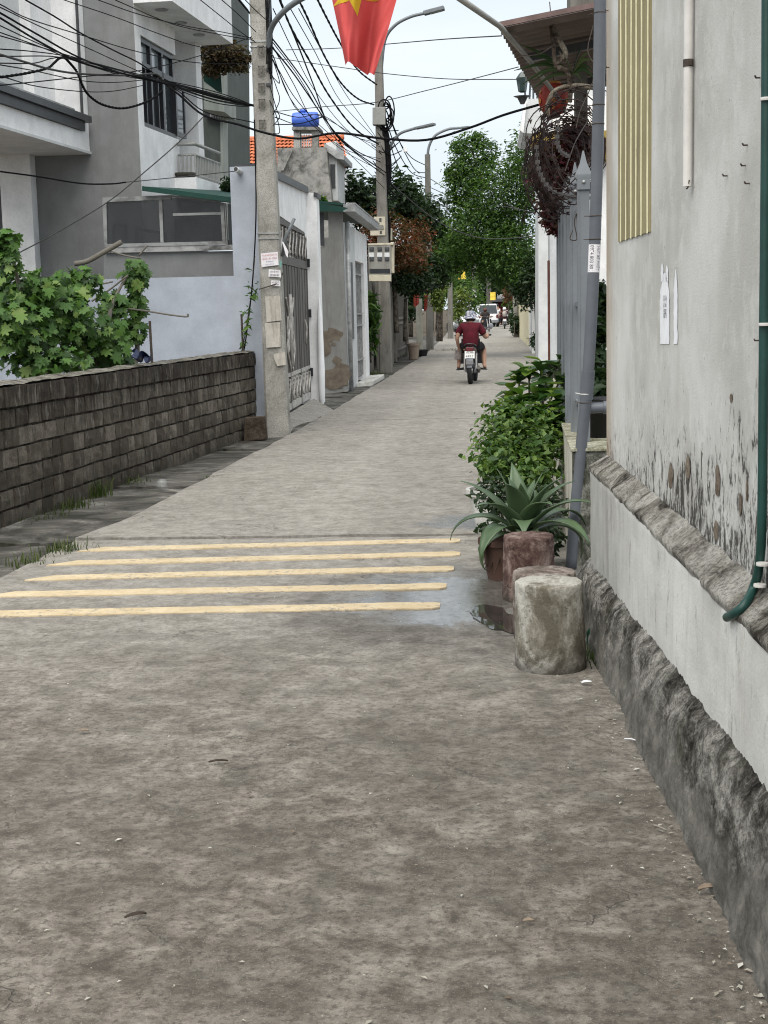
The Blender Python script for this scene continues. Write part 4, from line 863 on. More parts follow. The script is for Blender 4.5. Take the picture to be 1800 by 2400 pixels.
def lamp(name_pts, Y0, Y1, label, r=.035, head=(.5, .16, .07), tilt=.0):
    pts = [A(x, y, Y0+(Y1-Y0)*i/(len(name_pts)-1)) for i, (x, y) in enumerate(name_pts)]
    o = thing('street_lamp', pts[0], label, 'street lamp', 'street lamps on the poles')
    mb = MB(); mb.tube(cat_rom(pts, 6), r, 8); mb.build('arm', LAMPM, o, True)
    d = (pts[-1]-pts[-2]).normalized(); mb = MB(); mb.bar(pts[-1]-d*.05, pts[-1]+d*head[0], head[1], head[2]); hd = mb.build('lamp_head', LAMPM, o, bevel=.015)
    mb = MB(); mb.bar(pts[-1]+d*.12-Vector((0, 0, head[2]/2+.004)), pts[-1]+d*(head[0]-.05)-Vector((0, 0, head[2]/2+.004)), head[1]*.7, .01); mb.build('lens', LENS, hd); return o
lamp([(893, 170), (902, 95), (925, 60), (960, 40), (998, 30)], YP2, YP2-.2, 'flat street lamp at the top of the second utility pole', .04, (.47, .2, .10))
lamp([(906, 400), (915, 345), (935, 315), (965, 303), (978, 300)], YP2, YP2-.3, 'dark slim lamp on an arm low on the second pole', .035, (.5, .16, .06))
# ---------------------------------------------------------------- farther poles
POLE3 = stained('dark_pole_concrete', (.15, .145, .13), (.08, .075, .065), .7)
def far_pole(bx_, by_, tx_, ty_, w0, w1, label, mat=POLE3, Y=None):
    b = G(bx_, by_) if Y is None else A(bx_, by_, Y); t = A(tx_, ty_, b.y); o = thing('utility_pole', b, label, 'utility pole', 'concrete utility poles along the lane')
    b = b.copy(); b.z = -.1; rect_pole(o, b, t, w0, w1, mat=mat); return o, b.y
p3o, Y3p = far_pole(1008, 820, 1002, 362, .27, .2, 'third utility pole, standing by the red cloths')
lamp([(1002, 380), (1005, 345), (1020, 318), (1050, 303), (1075, 300)], Y3p, Y3p-.2, 'pale slim lamp curving from the top of the third pole', .05, (.38, .14, .07))
p4o, Y4p = far_pole(1056, 794, 1053, 520, .29, .22, 'fourth utility pole, half hidden by the trees')
lamp([(1047, 500), (1048, 465), (1058, 448), (1075, 440)], Y4p-5, Y4p-5, 'small hooked lamp showing against the trees', .05, (.2, .1, .06))
p5o, Y5p = far_pole(1113, 768, 1110, 540, .42, .25, 'far utility pole with a white meter box', Y=112); p6o, Y6p = far_pole(1147, 768, 1143, 560, .5, .3, 'far utility pole standing behind the white van', Y=122)
mb = MB(); mb.prism([A(x, y, Y5p-.5) for x, y in ((1106, 681), (1116, 681), (1117, 700), (1106, 700))], (0, .3, 0)); mb.build('meter_box', WHITE, p5o)
mb = MB(); mb.prism([A(x, y, Y5p-.5) for x, y in ((1109, 713), (1118, 713), (1118, 722), (1109, 722))], (0, .3, 0)); mb.build('meter_box', WHITE, p5o)
for k, (x, y, Y, s) in enumerate(((1083, 641, 80, 1.), (1155, 694, 112, 1.))):
    c = A(x, y, Y); fl = thing('hanging_banner', c, ('yellow paper sign hanging among the trees on the left' if k == 0 else 'small yellow sign on the far utility pole'), 'sign')
    mb = MB(); mb.grid(lambda u, v: c+Vector(((u-.5)*.42*s, .03*math.sin(u*7), -(v-.5)*.62*s)), 8, 4); mb.build('sheet', plain('yellow_sign_%d' % k, (.75, .55, .08), .8, .2, 5), fl, True)
# ---------------------------------------------------------------- cables
def cable(px, Y0, Y1, r, label, group, mat=CAB, sides=5, twist=0, Ys=None):
    n = len(px); pts = []
    L = [0]
    for (a, b), (c, d) in zip(px, px[1:]): L.append(L[-1]+math.hypot(c-a, d-b))
    for (x, y), l in zip(px, L): pts.append(A(x, y, (Y0+(Y1-Y0)*l/L[-1])))
    pp = cat_rom(pts, 5 if n > 3 else 7); mb = MB(); r *= .78
    if twist:
        q = []
        for i in range(len(pp)-1):
            for k in range(4): q.append(pp[i].lerp(pp[i+1], k/4))
        for ph in (0, math.pi):
            mb.tube([p+Vector((math.cos(i*twist+ph)*r*.45, 0, math.sin(i*twist+ph)*r*.45)) for i, p in enumerate(q)], r, sides)
    else: mb.tube(pp, r, sides)
    o = mb.build('cable', mat, None, True); return tag(o, label, 'cable', group)
GA = ('thin dark cable of the bundle crossing in front of the modern house', 'cables fanning from the left edge to the near pole')
fan = [[(60, 0), (130, 40), (190, 78), (270, 120), (330, 150), (378, 186)], [(0, 10), (70, 45), (200, 85), (330, 123), (460, 147), (592, 150)], [(0, 17), (100, 65), (200, 110), (320, 165), (378, 188)],
       [(0, 30), (90, 82), (190, 137), (300, 176), (400, 200), (500, 226), (594, 246)], [(0, 42), (100, 102), (190, 146), (290, 173), (400, 196), (500, 222), (594, 249)], [(0, 60), (90, 102), (190, 143), (300, 168), (378, 187)],
       [(0, 76), (100, 112), (200, 151), (300, 180), (378, 191)], [(0, 84), (120, 118), (260, 160), (390, 196), (500, 232), (594, 248)], [(0, 115), (70, 120), (150, 131), (260, 158), (378, 190)], [(0, 132), (140, 134), (230, 160), (378, 193)],
       [(0, 148), (80, 148), (150, 136), (270, 170), (378, 192)], [(0, 152), (80, 166), (190, 189), (270, 193), (340, 187)], [(0, 178), (90, 203), (200, 215), (270, 213), (335, 200)], [(0, 200), (100, 190), (200, 179), (330, 165), (470, 130), (590, 86)],
       [(150, 0), (270, 40), (380, 82), (470, 110), (590, 120)], [(230, 0), (330, 35), (440, 62), (520, 75), (592, 90)], [(270, 0), (400, 55), (500, 78), (595, 95)], [(470, 0), (520, 40), (560, 72), (600, 100)], [(520, 0), (560, 35), (600, 75)], [(575, 0), (600, 25), (628, 50)]]
ORD = ('first', 'second', 'third', 'fourth', 'fifth', 'sixth', 'seventh', 'eighth', 'ninth', 'tenth', 'eleventh', 'twelfth', 'thirteenth', 'fourteenth')
lefts = sorted(q[0][1] for q in fan if q[0][0] == 0); tops = sorted(q[0][0] for q in fan if q[0][0])
for i, q in enumerate(fan):
    lab = ORD[lefts.index(q[0][1])]+' dark cable from the top where the bundle enters at the left edge' if q[0][0] == 0 else ORD[tops.index(q[0][0])]+' dark cable from the left coming down from the top edge'
    cable(q, 11 if q[0][0] == 0 else 14, 18.1, (.011 if i in (0, 3, 4) else .0065), lab, GA[1])
GB = ('dark cable running from the junction by the window to the near pole', 'cables between the window junction and the near pole')
for i, d in enumerate((-8, -3, 2, 6, 12, 18)): cable([(380, 188), (430, 203+d*.7), (500, 222+d), (560, 238+d*.6), (594, 248)], 16.2, 18.15, .0075, *GB)
cable([(0, 128), (60, 146), (120, 163), (190, 173), (300, 177), (362, 173), (382, 188)], 11, 16.2, .013, 'thick grey cable arriving at the junction by the window', None, CABG)
cable([(0, 181), (60, 172), (110, 160), (128, 146), (140, 136), (152, 136), (164, 148), (180, 168), (195, 203), (210, 225), (240, 245), (285, 254), (330, 244), (365, 226), (380, 212)], 13, 16.2, .013, 'twisted black cable drooping in a loop before the grey wall', None, CAB, 5, .9)
cable([(380, 190), (420, 222), (478, 270), (560, 292), (620, 311), (700, 325), (790, 312), (900, 325), (1000, 328), (1100, 300), (1180, 270), (1262, 246)], 16.3, 13.5, .016, 'thick black cable sagging right across the lane to the lantern', None)
cable([(380, 192), (420, 215), (480, 262), (560, 280), (620, 290), (700, 290), (760, 272)], 16.3, 24, .01, 'black cable passing behind the near pole towards the blue tank', None)
cable([(30, 600), (120, 552), (250, 475), (340, 402), (420, 332), (478, 272)], 15, 16.8, .009, 'slack dark cable slanting up across the grey side wall', None, CABG)
cable([(0, 402), (90, 414), (190, 430), (260, 431), (295, 427)], 15, 17, .012, 'black service cable drooping across the white corner house', None); cable([(295, 427), (350, 422), (450, 412), (552, 401)], 17, 18.4, .007, 'pale thin wire running to the drain spout', None, CABG)
cable([(596, 280), (600, 450), (598, 560), (590, 680), (578, 780), (571, 825)], 18.2, 18.45, .012, 'dark cable hanging down beside the near pole', None)
GD = ('dark cable strung from the near pole towards the second pole', 'cables between the first two poles')
run = [[(640, 110), (690, 200), (735, 285), (800, 350), (892, 400)], [(640, 20), (690, 125), (740, 215), (820, 310), (892, 345)], [(625, 95), (690, 175), (755, 270), (800, 328), (850, 368), (905, 405)], [(640, 100), (700, 180), (752, 268), (800, 340), (860, 400), (900, 440)],
       [(655, 0), (700, 110), (735, 200), (770, 290), (830, 350), (892, 380)], [(640, 130), (680, 230), (740, 300), (820, 355), (892, 372)], [(645, 150), (700, 240), (780, 320), (892, 395)], [(560, 0), (610, 60), (650, 105), (720, 200), (760, 272), (790, 320), (850, 372), (900, 410)],
       [(700, 20), (760, 130), (810, 220), (880, 320)], [(675, 10), (740, 125), (800, 240), (885, 330)], [(640, 140), (700, 262), (757, 274), (850, 330), (892, 360)], [(645, 262), (700, 275), (760, 272), (830, 320), (892, 335)], [(645, 275), (700, 290), (757, 275)]]
for i, q in enumerate(run): cable(q, 18.3, 36.5, (.016 if i in (2, 4, 7) else .009), *GD)
GE = ('thick twisted black cable sweeping down behind the flag to the second pole', 'twisted power cables above the lane')
for q in ([(690, -20), (720, 40), (760, 130), (800, 195), (840, 232), (878, 246)], [(735, -20), (770, 50), (800, 105), (840, 165), (885, 200)], [(650, -20), (680, 60), (730, 150), (772, 225), (830, 300), (890, 340)]): cable(q, 24, 36.5, .02, *GE, CAB, 5, .8)
GF = ('dark cable strung from the second pole towards the third', 'cables beyond the second pole')
for i, q in enumerate(([(905, 285), (930, 350), (965, 405), (1002, 418)], [(912, 270), (935, 330), (965, 370), (1003, 390)], [(905, 290), (925, 370), (955, 430), (1000, 470)], [(918, 285), (945, 350), (975, 400), (1002, 405)], [(905, 420), (940, 455), (1000, 500)], [(900, 430), (950, 480), (1000, 520)])): cable(q, 36.6, 55.8, .02 if i < 4 else .028, *GF)
GH = ('thin wire strung across the lane against the sky', 'thin wires across the lane')
for q, y0, y1 in (([(640, 135), (800, 158), (900, 172), (1050, 185), (1212, 186)], 18.3, 14), ([(670, 117), (790, 113), (900, 104), (1040, 92), (1176, 84)], 18.3, 10.3), ([(640, 262), (760, 250), (880, 240), (1000, 212), (1100, 187), (1215, 157)], 18.3, 13)): cable(q, y0, y1, .006, *GH, CABG)
GI = ('thin cable in front of the far tree reaching the white wall', 'cables to the right hand wall')
for q, y0, y1 in (([(905, 420), (960, 468), (1020, 515), (1080, 545), (1150, 560), (1272, 553)], 36.8, 40), ([(1010, 420), (1060, 450), (1110, 460), (1160, 468), (1210, 488), (1268, 503)], 55, 40), ([(1010, 440), (1080, 470), (1150, 478), (1262, 500)], 55, 40), ([(1010, 470), (1080, 495), (1180, 492)], 55, 60)): cable(q, y0, y1, .018, *GI, CABG)
# coils and tangle on the second pole
for k in range(7):
    c = A(905+rnd.uniform(-6, 14), 262+rnd.uniform(-25, 22), YP2-.25); a, b = rnd.uniform(.10, .18), rnd.uniform(.22, .4); ph = rnd.uniform(-.4, .4)
    mb = MB(); mb.tube([c+Vector((a*math.cos(t)*math.cos(ph)+b*math.sin(t)*math.sin(ph)*.3, .05*math.sin(t*2+k), b*math.sin(t))) for t in [q/18*6.283 for q in range(19)]], .018, 5, False); mb.build('cable_coil', CAB, p2o, True)
for k in range(20):
    y = 300+k*9+rnd.uniform(-8, 8); a = A(882+rnd.uniform(-12, 4), y, YP2-.2); b = A(912+rnd.uniform(-4, 30), y+rnd.uniform(-10, 30), YP2-.1)
    mb = MB(); mb.tube(cat_rom([a, a.lerp(b, .5)+Vector((0, -.1, rnd.uniform(-.3, -.05))), b], 6), .012, 5); mb.build('cable_loop', CAB, p2o, True)
for y0 in (120, 160, 200, 235):
    mb = MB(); mb.tube(cat_rom([A(632, y0, YP1-.1), A(648, y0+40+rnd.uniform(-10, 20), YP1-.25), A(655, y0+75, YP1-.2), A(640, y0+rnd.uniform(60, 110), YP1-.15)], 6), .006, 5); mb.build('cable_loop', CAB, p1o, True)
for k in range(5):
    x = 622+k*3; mb = MB(); mb.tube([A(x, -10, YP1-.14), A(x+4, 90, YP1-.15), A(x+3, 150+k*12, YP1-.15)], .008, 5); mb.build('cable_drop', CAB, p1o)
wb = A(985, 357-2, 47); ww = thing('wire_weight', wb, 'small white clip hanging on a cable between the poles', 'clip'); mb = MB(); mb.box(A(950, 351, 45), (.12, .1, .12)); mb.tube([A(950, 345, 45), A(949, 310, 45)], .008, 5); mb.build('clip', WHITE, ww)
# ---------------------------------------------------------------- flag
YF = 12.0
def flagp(u, v, off=0):
    xl = 738+(808-738)*v; xr = 985+(880-985)*v; yl = -190+(150+190)*v; yr = -190+(183+190)*v
    x = xl+(xr-xl)*u; y = yl+(yr-yl)*u**1.5
    p = A(x, y, YF); p.y += (.06+.08*v)*math.sin(u*8.5+v*2.2+.6)+.035*math.sin(u*17-v*4)+.012*math.sin(u*31+v*11); p.y += off; return p
def m_cloth(name, c):
    m = MT(name, .75, .25); col = m.ramp(m.noise(5, 5), [(.3, tuple(x*.88 for x in c)), (.7, c)]); m.set('Base Color', col)
    tr = m.n('BsdfTranslucent', {'Color': col}); mx = m.n('MixShader', {0: .35, 1: m.b.outputs[0], 2: tr}); m.put(m.t.nodes['Material Output'].inputs[0], mx); m.bump(m.noise(300, 2), .1, .002); return m.m
fl = thing('flag', A(860, -190, YF), 'red flag with a yellow star hanging over the lane', 'flag')
mb = MB(); mb.grid(lambda u, v: flagp(u, v), 60, 40); mb.build('cloth', m_cloth('red_flag_cloth', (.66, .105, .10)), fl, True)
cx, cy, Rr = 832, -16, 60; inv = []
def star_pt(a, r):                      # find cloth coordinates for a point of the star
    x, y = cx+r*math.cos(a), cy+r*math.sin(a); v = (y+190)/350; u = .5
    for _ in range(8):
        xl = 738+70*v; xr = 985-105*v; u = (x-xl)/(xr-xl); yl = -190+340*v; yr = -190+373*v; v += (y-(yl+(yr-yl)*max(u, 0)**1.5))/350
    return u, v
mb = MB(); rim = []
for k in range(10):
    a = R_(82)+k*math.pi/5; r = Rr if k % 2 == 0 else Rr*.40
    a2 = a+math.pi/5; r2 = Rr if k % 2 else Rr*.40
    for j in range(6):
        t = j/6; X = r*math.cos(a)*(1-t)+r2*math.cos(a2)*t; Yq = r*math.sin(a)*(1-t)+r2*math.sin(a2)*t; rim.append((math.atan2(Yq, X), math.hypot(X, Yq)))
rings = 5; vs = []
for q in range(rings+1):
    for a, r in rim: vs.append(flagp(*star_pt(a, r*max(q/rings, .01)), off=-.004))
n = len(rim); mb.add(vs, [(q*n+i, q*n+(i+1) % n, (q+1)*n+(i+1) % n, (q+1)*n+i) for q in range(rings) for i in range(n)]); mb.build('star', m_cloth('yellow_star_cloth', (.80, .58, .04)), fl, True)
mb = MB(); mb.tube([A(700, -196, YF), A(1010, -196, YF)], .012, 8); mb.build('staff', plain('flag_staff_wood', (.3, .2, .1), .7), fl)
# ================================================================ right side beyond the near house
MOSSC = m_rough('mossy_grey_concrete', (.035, .037, .025), (.13, .13, .11), (.33, .325, .29), 5, .5)
CREAMC = stained('cream_wall_render', (.55, .53, .46), (.28, .25, .16), .6, True, .9, .2)
def lwx(Y): return .505+.022*(Y-8.6)
lw = thing('low_wall', (.6, 10, 0), 'low cream garden wall with mossy end under the grey fence', 'wall')
mb = MB(); mb.prism([Vector((lwx(8.6), 8.6, -.1)), Vector((1.1, 8.6, -.1)), Vector((1.1, 8.6, .72)), Vector((lwx(8.6)+.003, 8.6, .72))], (0, .06, 0)); mb.build('end_face', MOSSC, lw, bevel=.006)
mb = MB(); mb.prism([Vector((lwx(8.661), 8.661, -.1)), Vector((lwx(20), 20, -.1)), Vector((lwx(20)+.4, 20, -.1)), Vector((1.0, 8.661, -.1))], (0, 0, .82)); mb.build('wall', CREAMC, lw)
mb = MB(); mb.prism([Vector((lwx(8.59)-.012, 8.58, .721)), Vector((lwx(20)-.012, 20, .721)), Vector((lwx(20)+.35, 20, .721)), Vector((1.12, 8.58, .721))], (0, 0, .022)); mb.build('coping', m_rough('mossy_coping', (.10, .10, .06), (.30, .29, .21), (.50, .48, .40), 7, .3), lw, bevel=.006)
FEN = stained('grey_fence_paint', (.165, .18, .195), (.2, .2, .2), .3, True, .55, .05)
fe = thing('metal_fence', (.62, 10, .743), 'grey metal fence of square posts with spear caps', 'fence')
for Y, x, w_ in ((9.0, .603, .074), (9.72, .596, .066), (10.45, .597, .066), (11.2, .610, .066), (12.0, .63, .066), (12.8, .655, .066)):
    zt_ = 2.36; ps = MB(); ps.box((x, Y, (.743+zt_)/2), (w_, .05, zt_-.743)); ps.box((x-w_*.36, Y-.027, (.76+zt_-.03)/2), (.006, .004, zt_-.8)); post = ps.build('post', FEN, fe, bevel=.004)
    cpm = MB(); hw = w_*.62; q = [(hw*.85, 0), (hw*.85, .06), (hw*1.18, .075), (hw*1.1, .09), (hw*.45, .16), (.004, .235)]
    vs = []; 
    for r, z in q: vs += [Vector((x+a*r, Y+b*min(r, .04), zt_-.065+z)) for a, b in ((-1, -1), (1, -1), (1, 1), (-1, 1))]
    cpm.add(vs, [(i*4+j, i*4+(j+1) % 4, i*4+4+(j+1) % 4, i*4+4+j) for i in range(len(q)-1) for j in range(4)]+[(0, 1, 2, 3)]); cap = cpm.build('spear_cap', FEN, post)
    bl = MB(); bl.lathe([(.011, 0), (.009, .006), (0, .008)], (x, Y-.041, zt_-.02), 10, Matrix.Rotation(R_(90), 3, 'X')); bl.build('bolt', STEEL, cap, True)
for z in (.95, 1.6, 2.2):
    mb = MB(); mb.bar((.60, 9.03, z), (.655, 12.8, z), .03, .03); mb.build('rail', FEN, fe)
# drainpipe
PVC = plain('grey_drainpipe_plastic', (.115, .125, .142), .4, .1, 4, spec=.4)
dp = [G(1338, 1334), A(1350, 1180, 8.62), A(1363, 1040, 8.6), A(1378, 880, 8.55), A(1392, 620, 8.5), A(1401, 330, 8.45), A(1406, 60, 8.4), A(1407, -150, 8.38)]
dpo = thing('drainpipe', dp[0], 'tall leaning grey plastic drainpipe in front of the spear fence', 'drainpipe')
mb = MB(); mb.tube(cat_rom(dp, 6), .0345, 20); mb.build('pipe', PVC, dpo, True)
cA, cB = A(1374, 935, 8.57), A(1379, 868, 8.55); mb = MB(); mb.tube([cA, cB], .0395, 20); mb.build('socket', PVC, dpo, True, angle=40)
for y, m_ in ((923, WPVC), (943, IRON), (245, IRON), (290, IRON), (560, IRON), (505, IRON), (30, IRON)):
    i = np.interp(-y, [-p for p in (1334, 1180, 1040, 880, 620, 330, 60, -150)], range(8)); k = int(i); c = dp[k].lerp(dp[min(k+1, 7)], i-k)
    mb = MB(); mb.lathe([(.0365, -.003), (.038, 0), (.0365, .003)], c, 18); mb.tube([c+Vector((-.03, 0, 0)), c+Vector((-.06, .05, .004))], .0025, 5); mb.build('wire_tie', m_, dpo)
mb = MB(); c = dp[3]; mb.tube([A(1380, 957, 8.6), A(1424, 955, 8.62)], .032, 16); mb.tube([A(1414, 955, 8.62), A(1426, 955, 8.62)], .04, 16); mb.build('side_branch', PVC, dpo, True, angle=40)
# printed label wrapped on the pipe
i0 = dp[4].lerp(dp[5], .06); ax_ = (dp[5]-dp[4]).normalized()
_pp = cat_rom(dp, 30); _z = lambda y: min(_pp, key=lambda p: abs(p.z-A(1394, y, 8.5).z)); c0, c1_ = _z(572), _z(642); axl = (c0-c1_); ln_ = axl.length; axu = axl.normalized()
rt = axu.cross(Vector((0, 1, 0))).normalized(); rt = rt if rt.x > 0 else -rt; bk = Vector((0, -1, 0))
def wrapped(a, h): return rt*(math.sin(a)*.0358)+bk*(math.cos(a)*.0358)+axu*h
mb = MB(); mid_ = (c0+c1_)/2; mb.grid(lambda u, v: mid_+wrapped(-1.35+2.7*u, (v-.5)*ln_), 16, 1); mb.build('label', PAPERW, dpo, True)
def bow(off): return lambda x, y: rt*(math.sin((y+off)/.0364)*.0364)+bk*(math.cos((y+off)/.0364)*.0364)-axu*x
put_text('0974 803 801', .034, INK, dpo, mid_, (1, 0, 0), (0, 0, 1), .80, bow=bow(-.019)); put_text('HÚT BỂ PHỐT', .026, INK, dpo, mid_, (1, 0, 0), (0, 0, 1), .86, bow=bow(.022))
# ---------------------------------------------------------------- concrete stools
def m_stool(name, a, b, c, scale=5):
    m = MT(name, .9, .2); X, Y, Z = m.sep()
    n1 = m.noise(scale, 9, .72, dist=.6); n2 = m.noise(80, 7, .8); n3 = m.noise(13, 8, .78)
    col = m.ramp(n1, [(.41, a), (.49, b), (.58, c)]); col = m.mix(m.math('MULTIPLY', m.ramp(n2, [(.36, 1), (.5, 0)]), .45), col, tuple(x*.35 for x in a))
    col = m.mix(m.math('MULTIPLY', m.ramp(n3, [(.585, 0), (.64, 1)]), .8), col, tuple(x*.28 for x in a))
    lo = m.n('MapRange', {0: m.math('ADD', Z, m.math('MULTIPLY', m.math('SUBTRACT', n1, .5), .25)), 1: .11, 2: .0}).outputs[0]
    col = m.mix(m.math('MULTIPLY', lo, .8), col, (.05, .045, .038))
    m.set('Base Color', col); m.bump(m.math('ADD', m.math('MULTIPLY', n1, 2.5), m.math('ADD', n2, n3)), .5, .012); return m.m
def stool(x, y, r0, r1, h, mat, label, seed, lean=0):
    o = thing('concrete_stool', (x, y, 0), label, 'stool', 'round concrete stools by the wall'); mb = MB(); n = 72
    prof = [(r0*.97, -.01), (r0, .012)]+[(r0+(r1-r0)*k/22, .012+(h-.03)*k/22) for k in range(1, 22)]+[(r1, h-.014), (r1*.988, h-.004), (r1*.955, h), (r1*.6, h+.002), (r1*.3, h), (.01, h)]
    vs = []
    for r, z in prof:
        for j in range(n):
            t = 2*math.pi*j/n; k = 1+.020*fbm(math.cos(t)*2+seed, math.sin(t)*2, z*6)+.016*fbm(math.cos(t)*9, math.sin(t)*9+seed, z*30)-(.05*max(0, fbm(math.cos(t)*5+seed*3, math.sin(t)*5, 2.)-.25) if z > h-.03 else 0)
            g_ = .0
            if seed == 1: # broken flank with a ragged crack
                d = abs((t-3.9)-.35*fbm(z*9, 2.2, 1)); g_ = -.016*max(0, 1-d/.10)*(1 if z < h-.03 else .2)
            vs.append(Vector((x+r*k*math.cos(t)+g_*math.cos(t)+lean*z, y+r*k*math.sin(t)+g_*math.sin(t), z+.004*fbm(r*20, t*3, seed)*(z > h-.02))))
    mb.add(vs, [(i*n+j, i*n+(j+1) % n, (i+1)*n+(j+1) % n, (i+1)*n+j) for i in range(len(prof)-1) for j in range(n)]+[tuple((len(prof)-1)*n+j for j in range(n))]); mb.build('body', mat, o, True)
stool(.268, 6.24, .158, .149, .388, m_stool('grey_stool_concrete', (.13, .115, .088), (.235, .217, .178), (.45, .435, .39), 4.2), 'nearest concrete stool, pale grey with a ragged crack', 1, -.02)
stool(.262, 6.80, .150, .152, .328, m_stool('pink_stool_concrete', (.12, .095, .08), (.215, .175, .15), (.36, .32, .285), 5), 'concrete stool mostly hidden behind the nearest one', 2)
stool(.215, 7.74, .149, .136, .355, m_stool('red_stool_paint', (.065, .036, .031), (.13, .083, .07), (.24, .18, .158), 8), 'concrete stool with flaking dark red paint beside the agave', 3)
# ---------------------------------------------------------------- porch with corrugated roof, column, lantern
def m_sheet():
    m = MT('brown_roof_sheet', .55, .3); m.set('Base Color', m.ramp(m.noise(2.5, 7, .7), [(.3, (.13, .10, .09)), (.7, (.24, .20, .185))])); return m.m
NL, NR, FLp, FRp = Vector((.112, 10, 3.455)), Vector((1.75, 10, 3.72)), Vector((.52, 14, 3.545)), Vector((2.1, 14, 3.80))
pr = thing('porch', (1.2, 12, 0), 'porch with a brown corrugated sheet roof on a concrete column', 'porch')
mb = MB(); mb.grid(lambda u, v: NL.lerp(NR, u).lerp(FLp.lerp(FRp, u), v)+Vector((0, 0, .022*math.sin(v*2*math.pi*22))), 12, 220); SH = m_sheet(); mb.build('roof_sheet', SH, pr, True)
mb = MB(); mb.bar(NL+Vector((0, -.02, .02)), NR+Vector((0, -.02, .02)), .03, .035, (0, 0, 1)); mb.build('edge_trim', plain('red_brown_trim', (.15, .10, .092), .6, .2), pr)
mb = MB(); mb.prism([A(x, y, 12) for x, y in ((1349, 60), (1376, 60), (1378, 330), (1350, 330))], (0, .25, 0)); mb.prism([A(x, y, 11.9) for x, y in ((1338, 50), (1356, 48), (1356, 62), (1338, 64))], (0, .1, 0)); 
col_ = MB(); col_.prism([A(x, y, 12) for x, y in ((1349, 52), (1376, 50), (1378, 330), (1350, 330))], (0, .25, 0)); col_.build('column', POLE2, pr)
mb = MB(); mb.prism([A(x, y, 14.2) for x, y in ((1337, 60), (1420, 60), (1420, -80), (1337, -80))], (0, .6, 0)); mb.build('parapet', POLE2, pr)
mb = MB(); mb.bar(NL.lerp(FLp, .25)+Vector((.1, 0, -.06)), NR.lerp(FRp, .25)+Vector((0, 0, -.06)), .05, .06); mb.build('purlin', DKM, pr); mb = MB(); mb.bar(NL.lerp(FLp, .75)+Vector((.1, 0, -.06)), NR.lerp(FRp, .75)+Vector((0, 0, -.06)), .05, .06); mb.build('purlin', DKM, pr)
bp_ = [A(1310, 232, 11.3), A(1240, 140, 10.6), A(1172, 62, 9.9), A(1060, -16, 9.2)]
mb = MB(); mb.tube(bp_, [.016, .017, .019, .022], 10); tag(mb.build('metal_pole', stained('pale_galvanised_pipe', (.40, .40, .38), (.2, .19, .17), .5, False, .5, .05), None, True), 'pale metal pole slanting up past the porch roof corner', 'pole')
# lantern
YLn = 11.4; lc = A(1297, 232, YLn); RED_ = plain('red_lantern_silk', (.26, .03, .018), .6, .25, 8); GOLD = plain('gold_lantern_print', (.38, .17, .04), .5, .4, 40)
ln = thing('lantern', A(1297, 275, YLn), 'red and gold silk lantern hanging under the porch', 'lantern')
mb = MB(); n = 48; prof = [(math.sin(t)**.8*.118, -math.cos(t)*.125) for t in [math.pi*(.1+.8*k/16) for k in range(17)]]
for r, z in prof:
    for j in range(n): a = 2*math.pi*j/n; k = 1-.05*abs(math.cos(a*6)); mb.v.append(tuple(lc+Vector((r*k*math.cos(a), r*k*math.sin(a), z))))
mb.f = [(i*n+j, i*n+(j+1) % n, (i+1)*n+(j+1) % n, (i+1)*n+j) for i in range(16) for j in range(n)]; mb.m = [0]*len(mb.f); mb.build('body', RED_, ln, True)
for k in range(6):
    a0 = R_(195)+k*math.pi/3+.2
    for dz, s_ in ((.05, .014), (-.02, .02), (-.075, .014)):
        cc = lc+Vector((.1215*math.cos(a0)*math.sqrt(max(.1, 1-(dz/.135)**2)), .1215*math.sin(a0)*math.sqrt(max(.1, 1-(dz/.135)**2)), dz)); mb = MB(); nrm = Vector((math.cos(a0), math.sin(a0), dz*4)).normalized(); q = nrm.to_track_quat('Z', 'Y').to_matrix(); mb.lathe([(s_, 0), (s_*.7, .003), (s_*.35, 0), (s_*.2, .003), (.001, .004)], cc, 10, q); mb.build('gold_medallion', GOLD, ln)
for z, r in ((.118, .052), (-.125, .05)):
    mb = MB(); mb.lathe([(r, -.012), (r*1.15, 0), (r, .012)], lc+Vector((0, 0, z)), 20); mb.build('rim', GOLD if z > 0 else plain('black_lantern_rim', (.03, .02, .02), .6), ln, True)
mb = MB(); mb.tube([lc+Vector((0, 0, .12)), lc+Vector((.02, .1, .55))], .004, 5); mb.build('cord', IRON, ln)
# green wall lamp and white balcony house behind
gl = thing('wall_lantern', A(1224, 222, 14.5), 'old green glass lamp hanging beyond the porch roof', 'lamp'); mb = MB(); q = A(1224, 195, 14.5); mb.lathe([(.02, -.09), (.04, -.08), (.06, .05), (.03, .09), (.01, .11)], q, 6); mb.build('lamp_glass', m_glass('green_lamp_glass', (.025, .05, .048)), gl); mb = MB(); mb.tube([q+Vector((0, 0, .13)), q+Vector((.15, .3, .32))], .008, 6); mb.build('hook', DKM, gl); mb = MB(); mb.lathe([(.09, -.125), (.05, -.14), (.02, -.2)], q, 10); mb.build('lamp_frame', DKM, gl)
bh = thing('balcony_house', A(1260, 320, 30), 'pale house corner with a rounded balcony behind the lantern', 'house')
mb = MB(); mb.prism([A(x, y, 30) for x, y in ((1228, 312), (1330, 315), (1330, 225), (1232, 233))], (0, 3, 0)); mb.build('balcony', PALEG, bh); mb = MB(); mb.prism([A(x, y, 29.9) for x, y in ((1219, 305), (1227, 312), (1234, 240), (1229, 236))], (0, 3, 0)); mb.build('balcony_edge', WHITE, bh); mb = MB(); mb.prism([A(x, y, 31) for x, y in ((1262, 900), (1420, 900), (1420, 210), (1262, 210))], (0, 2, 0)); mb.build('wall', PALEG, bh)
